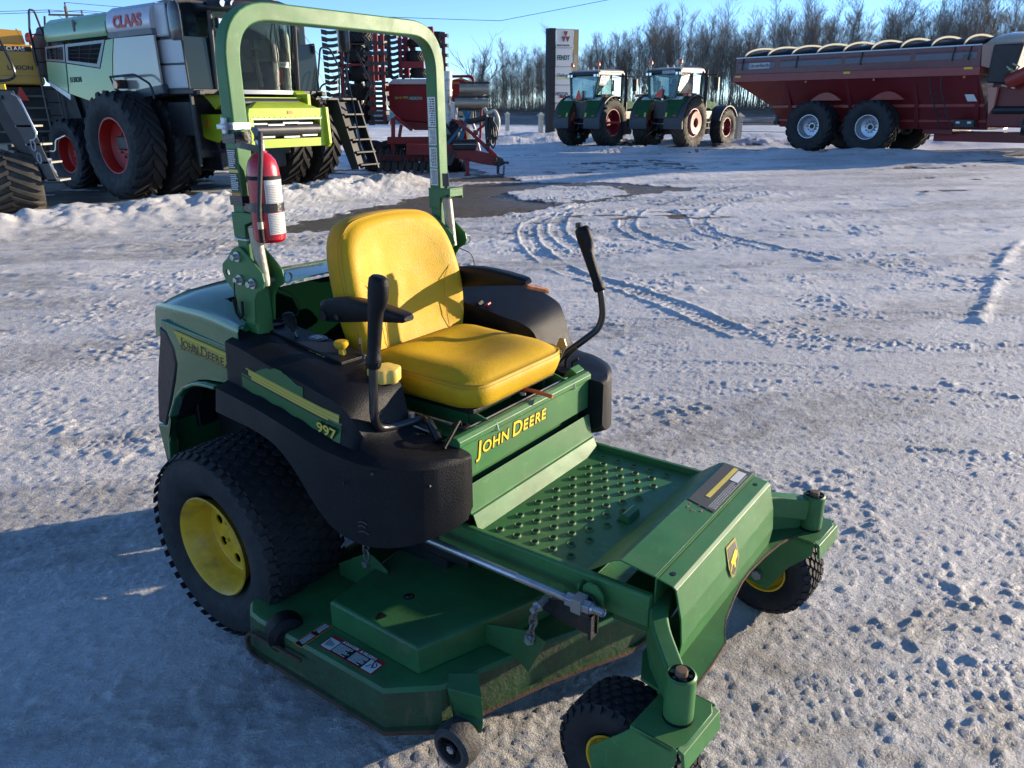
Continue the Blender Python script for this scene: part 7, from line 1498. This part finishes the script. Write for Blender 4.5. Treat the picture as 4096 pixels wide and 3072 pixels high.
# ------------------------------------------------------------------ bare trees
BARK=mat('bare_bark',(.13,.105,.082),.9,col2=(.24,.20,.165),vscale=1.2)
def baretree(seed,h,spread=.16,nb=46,up_=1.0,fork=0,crook=0.,r0=.13,tw=5):
    rnd=random.Random(seed); bm=B(); path=[Vector((0,0,-.3))]; d=Vector((0,0,1)); n=9
    for k in range(n):
        d=(d+Vector((rnd.uniform(-1,1),rnd.uniform(-1,1),0))*(.045+crook)).normalized(); d.z=max(d.z,.6); path.append(path[-1]+d*h/n)
    rad=[r0*(1-.90*k/n) for k in range(n+1)]; tube(bm,path,rad,5)
    def limb(p,d,L_,r,lev):
        pts=[p]; m=4 if lev==0 else 3
        for k in range(m):
            d=(d+Vector((rnd.uniform(-1,1),rnd.uniform(-1,1),rnd.uniform(-.4,1)*.6*up_))*(.24 if crook>.1 else .14)).normalized(); pts.append(pts[-1]+d*L_/m)
        tube(bm,pts,[r*(1-.8*k/m) for k in range(m+1)],3,cap=False)
        if lev<2:
            for j in range(tw if lev==0 else 3):
                t=rnd.uniform(.25,1); i=min(m-1,int(t*m)); q=pts[i].lerp(pts[i+1],t*m-i); a=rnd.uniform(0,2*PI); dd=(d+Vector((math.cos(a),math.sin(a),rnd.uniform(.0,1.0)))*.8).normalized(); limb(q,dd,L_*rnd.uniform(.45,.8),max(r*.45,.011),lev+1)
    for k in range(nb):
        t=rnd.uniform(.20,1)**.8; i=min(n-1,int(t*n)); p=path[i].lerp(path[i+1],t*n-i); a=rnd.uniform(0,2*PI); e=rnd.uniform(1.0,3.0)*up_; dd=Vector((math.cos(a),math.sin(a),e)).normalized(); limb(p,dd,h*spread*rnd.uniform(.5,1.15)*(1.1-t*.70),max(.02,r0*.33*(1-t*.6)),0)
    for j in range(fork):
        p=path[4]; a=rnd.uniform(0,2*PI); limb(p,Vector((math.cos(a)*.8,math.sin(a)*.3,.8)).normalized(),h*.5,r0*.5,0)
    me=bpy.data.meshes.new('bare_tree'); bm.to_mesh(me); bm.free(); me.materials.append(BARK); return me
kinds=[baretree(100+i,13.2+1.3*(i%4),.23+.04*(i%3),34,.85,r0=.10,tw=6,crook=.015*(i%3)) for i in range(9)]; small=[baretree(200+i,8.5+i,.20,40,.9,crook=.05,r0=.11) for i in range(3)]
rnd=random.Random(12)
def plant(me,x,y,s,label,group,name='poplar_tree',cat='tree'):
    o=bpy.data.objects.new(name,me); C.objects.link(o); o.location=(x,y,.4+.5*0); o.rotation_euler=(rnd.uniform(-.03,.03),rnd.uniform(-.03,.03),rnd.uniform(0,6.28)); o.scale=(s*rnd.uniform(.9,1.15),s,s*rnd.uniform(.92,1.08)); tag(o,label,cat,group); return o
LT='bare leafless poplar in the dense row of trees beyond the road'
n=0
for k in range(292):
    x=-6+80*(k+rnd.random())/292; v=rnd.random()**1.4*22; y=137-.45*x+v
    f=min(.94,.58+max(0,x+4)*.0062+.12*min(1,max(0,(x-2)/8)))*(1+.10*math.sin(x*.31)+.06*math.sin(x*.83+1)); s=f*rnd.uniform(.80,1.06)
    plant(rnd.choice(kinds),x,y,s,LT,'bare poplars in the row beyond the road')
for x,y,h_,lab,i in ((-10.6,139,.95,'small bare tree with wavy stem above the corrugated rollers',0),(-7.2,138.5,1.05,'slim bare tree just left of the broad crooked one',1),(-.9,138,1.05,'tall bare tree standing clear between the crooked tree and the sign',2),(-3.2,139,.8,'short bare tree right of the broad crooked one',0)):
    plant(small[i],x,y,h_,lab,None,'bare_tree')
plant(baretree(301,10.8,.34,26,.7,fork=3,crook=.13,r0=.24,tw=8),-5.0,137,1.0,'broad crooked bare tree with a forked dark trunk left of the sign',None,'crooked_tree')
# the wood behind: too many to count
me0=[kinds[0],kinds[3],small[1]]; V_=[];F_=[]; off=0
for k in range(330):
    m_=me0[k%3]; nv=len(m_.vertices); a=np.empty(nv*3,np.float32); m_.vertices.foreach_get('co',a); a=a.reshape(-1,3); th=rnd.uniform(0,6.28); c_,s_=math.cos(th),math.sin(th); x=-9+95*rnd.random(); y=160-.45*x+rnd.random()*22; f=min(.92,.50+max(0,x+4)*.0062+.12*min(1,max(0,(x-2)/8))); sc=f*rnd.uniform(.78,1.0)
    b=np.stack([(a[:,0]*c_-a[:,1]*s_)*sc+x,(a[:,0]*s_+a[:,1]*c_)*sc+y,a[:,2]*sc+.5],1); fl=np.array([list(p.vertices) for p in m_.polygons if len(p.vertices)==4],np.int32); V_.append(b); F_.append(fl+off); off+=nv
# low brush at the feet of the trees
bv=[];bf=[]; o2=off
for k in range(16000):
    x=-14+95*rnd.random(); y=135-.45*x+rnd.random()*20; h_=rnd.uniform(.8,3.2); dx,dy=rnd.uniform(-.5,.5),rnd.uniform(-.3,.3); w_=.02
    bv+=[(x-w_,y,.3),(x+w_,y,.3),(x+dx+w_*.4,y+dy,.3+h_),(x+dx-w_*.4,y+dy,.3+h_)]; bf.append((o2,o2+1,o2+2,o2+3)); o2+=4
V_.append(np.array(bv,np.float32)); F_.append(np.array(bf,np.int32)); VV=np.concatenate(V_); FF=np.concatenate(F_)
me=bpy.data.meshes.new('far_wood'); me.vertices.add(len(VV)); me.vertices.foreach_set('co',VV.ravel().astype(np.float32)); me.loops.add(FF.size); me.loops.foreach_set('vertex_index',FF.ravel()); me.polygons.add(len(FF)); me.polygons.foreach_set('loop_start',np.arange(0,FF.size,4,dtype=np.int32)); me.polygons.foreach_set('loop_total',np.full(len(FF),4,dtype=np.int32)); me.update(); me.materials.append(BARK)
o=bpy.data.objects.new('far_wood',me); C.objects.link(o); tag(o,'deep leafless wood and brush behind the row of poplars','wood',kind='stuff')
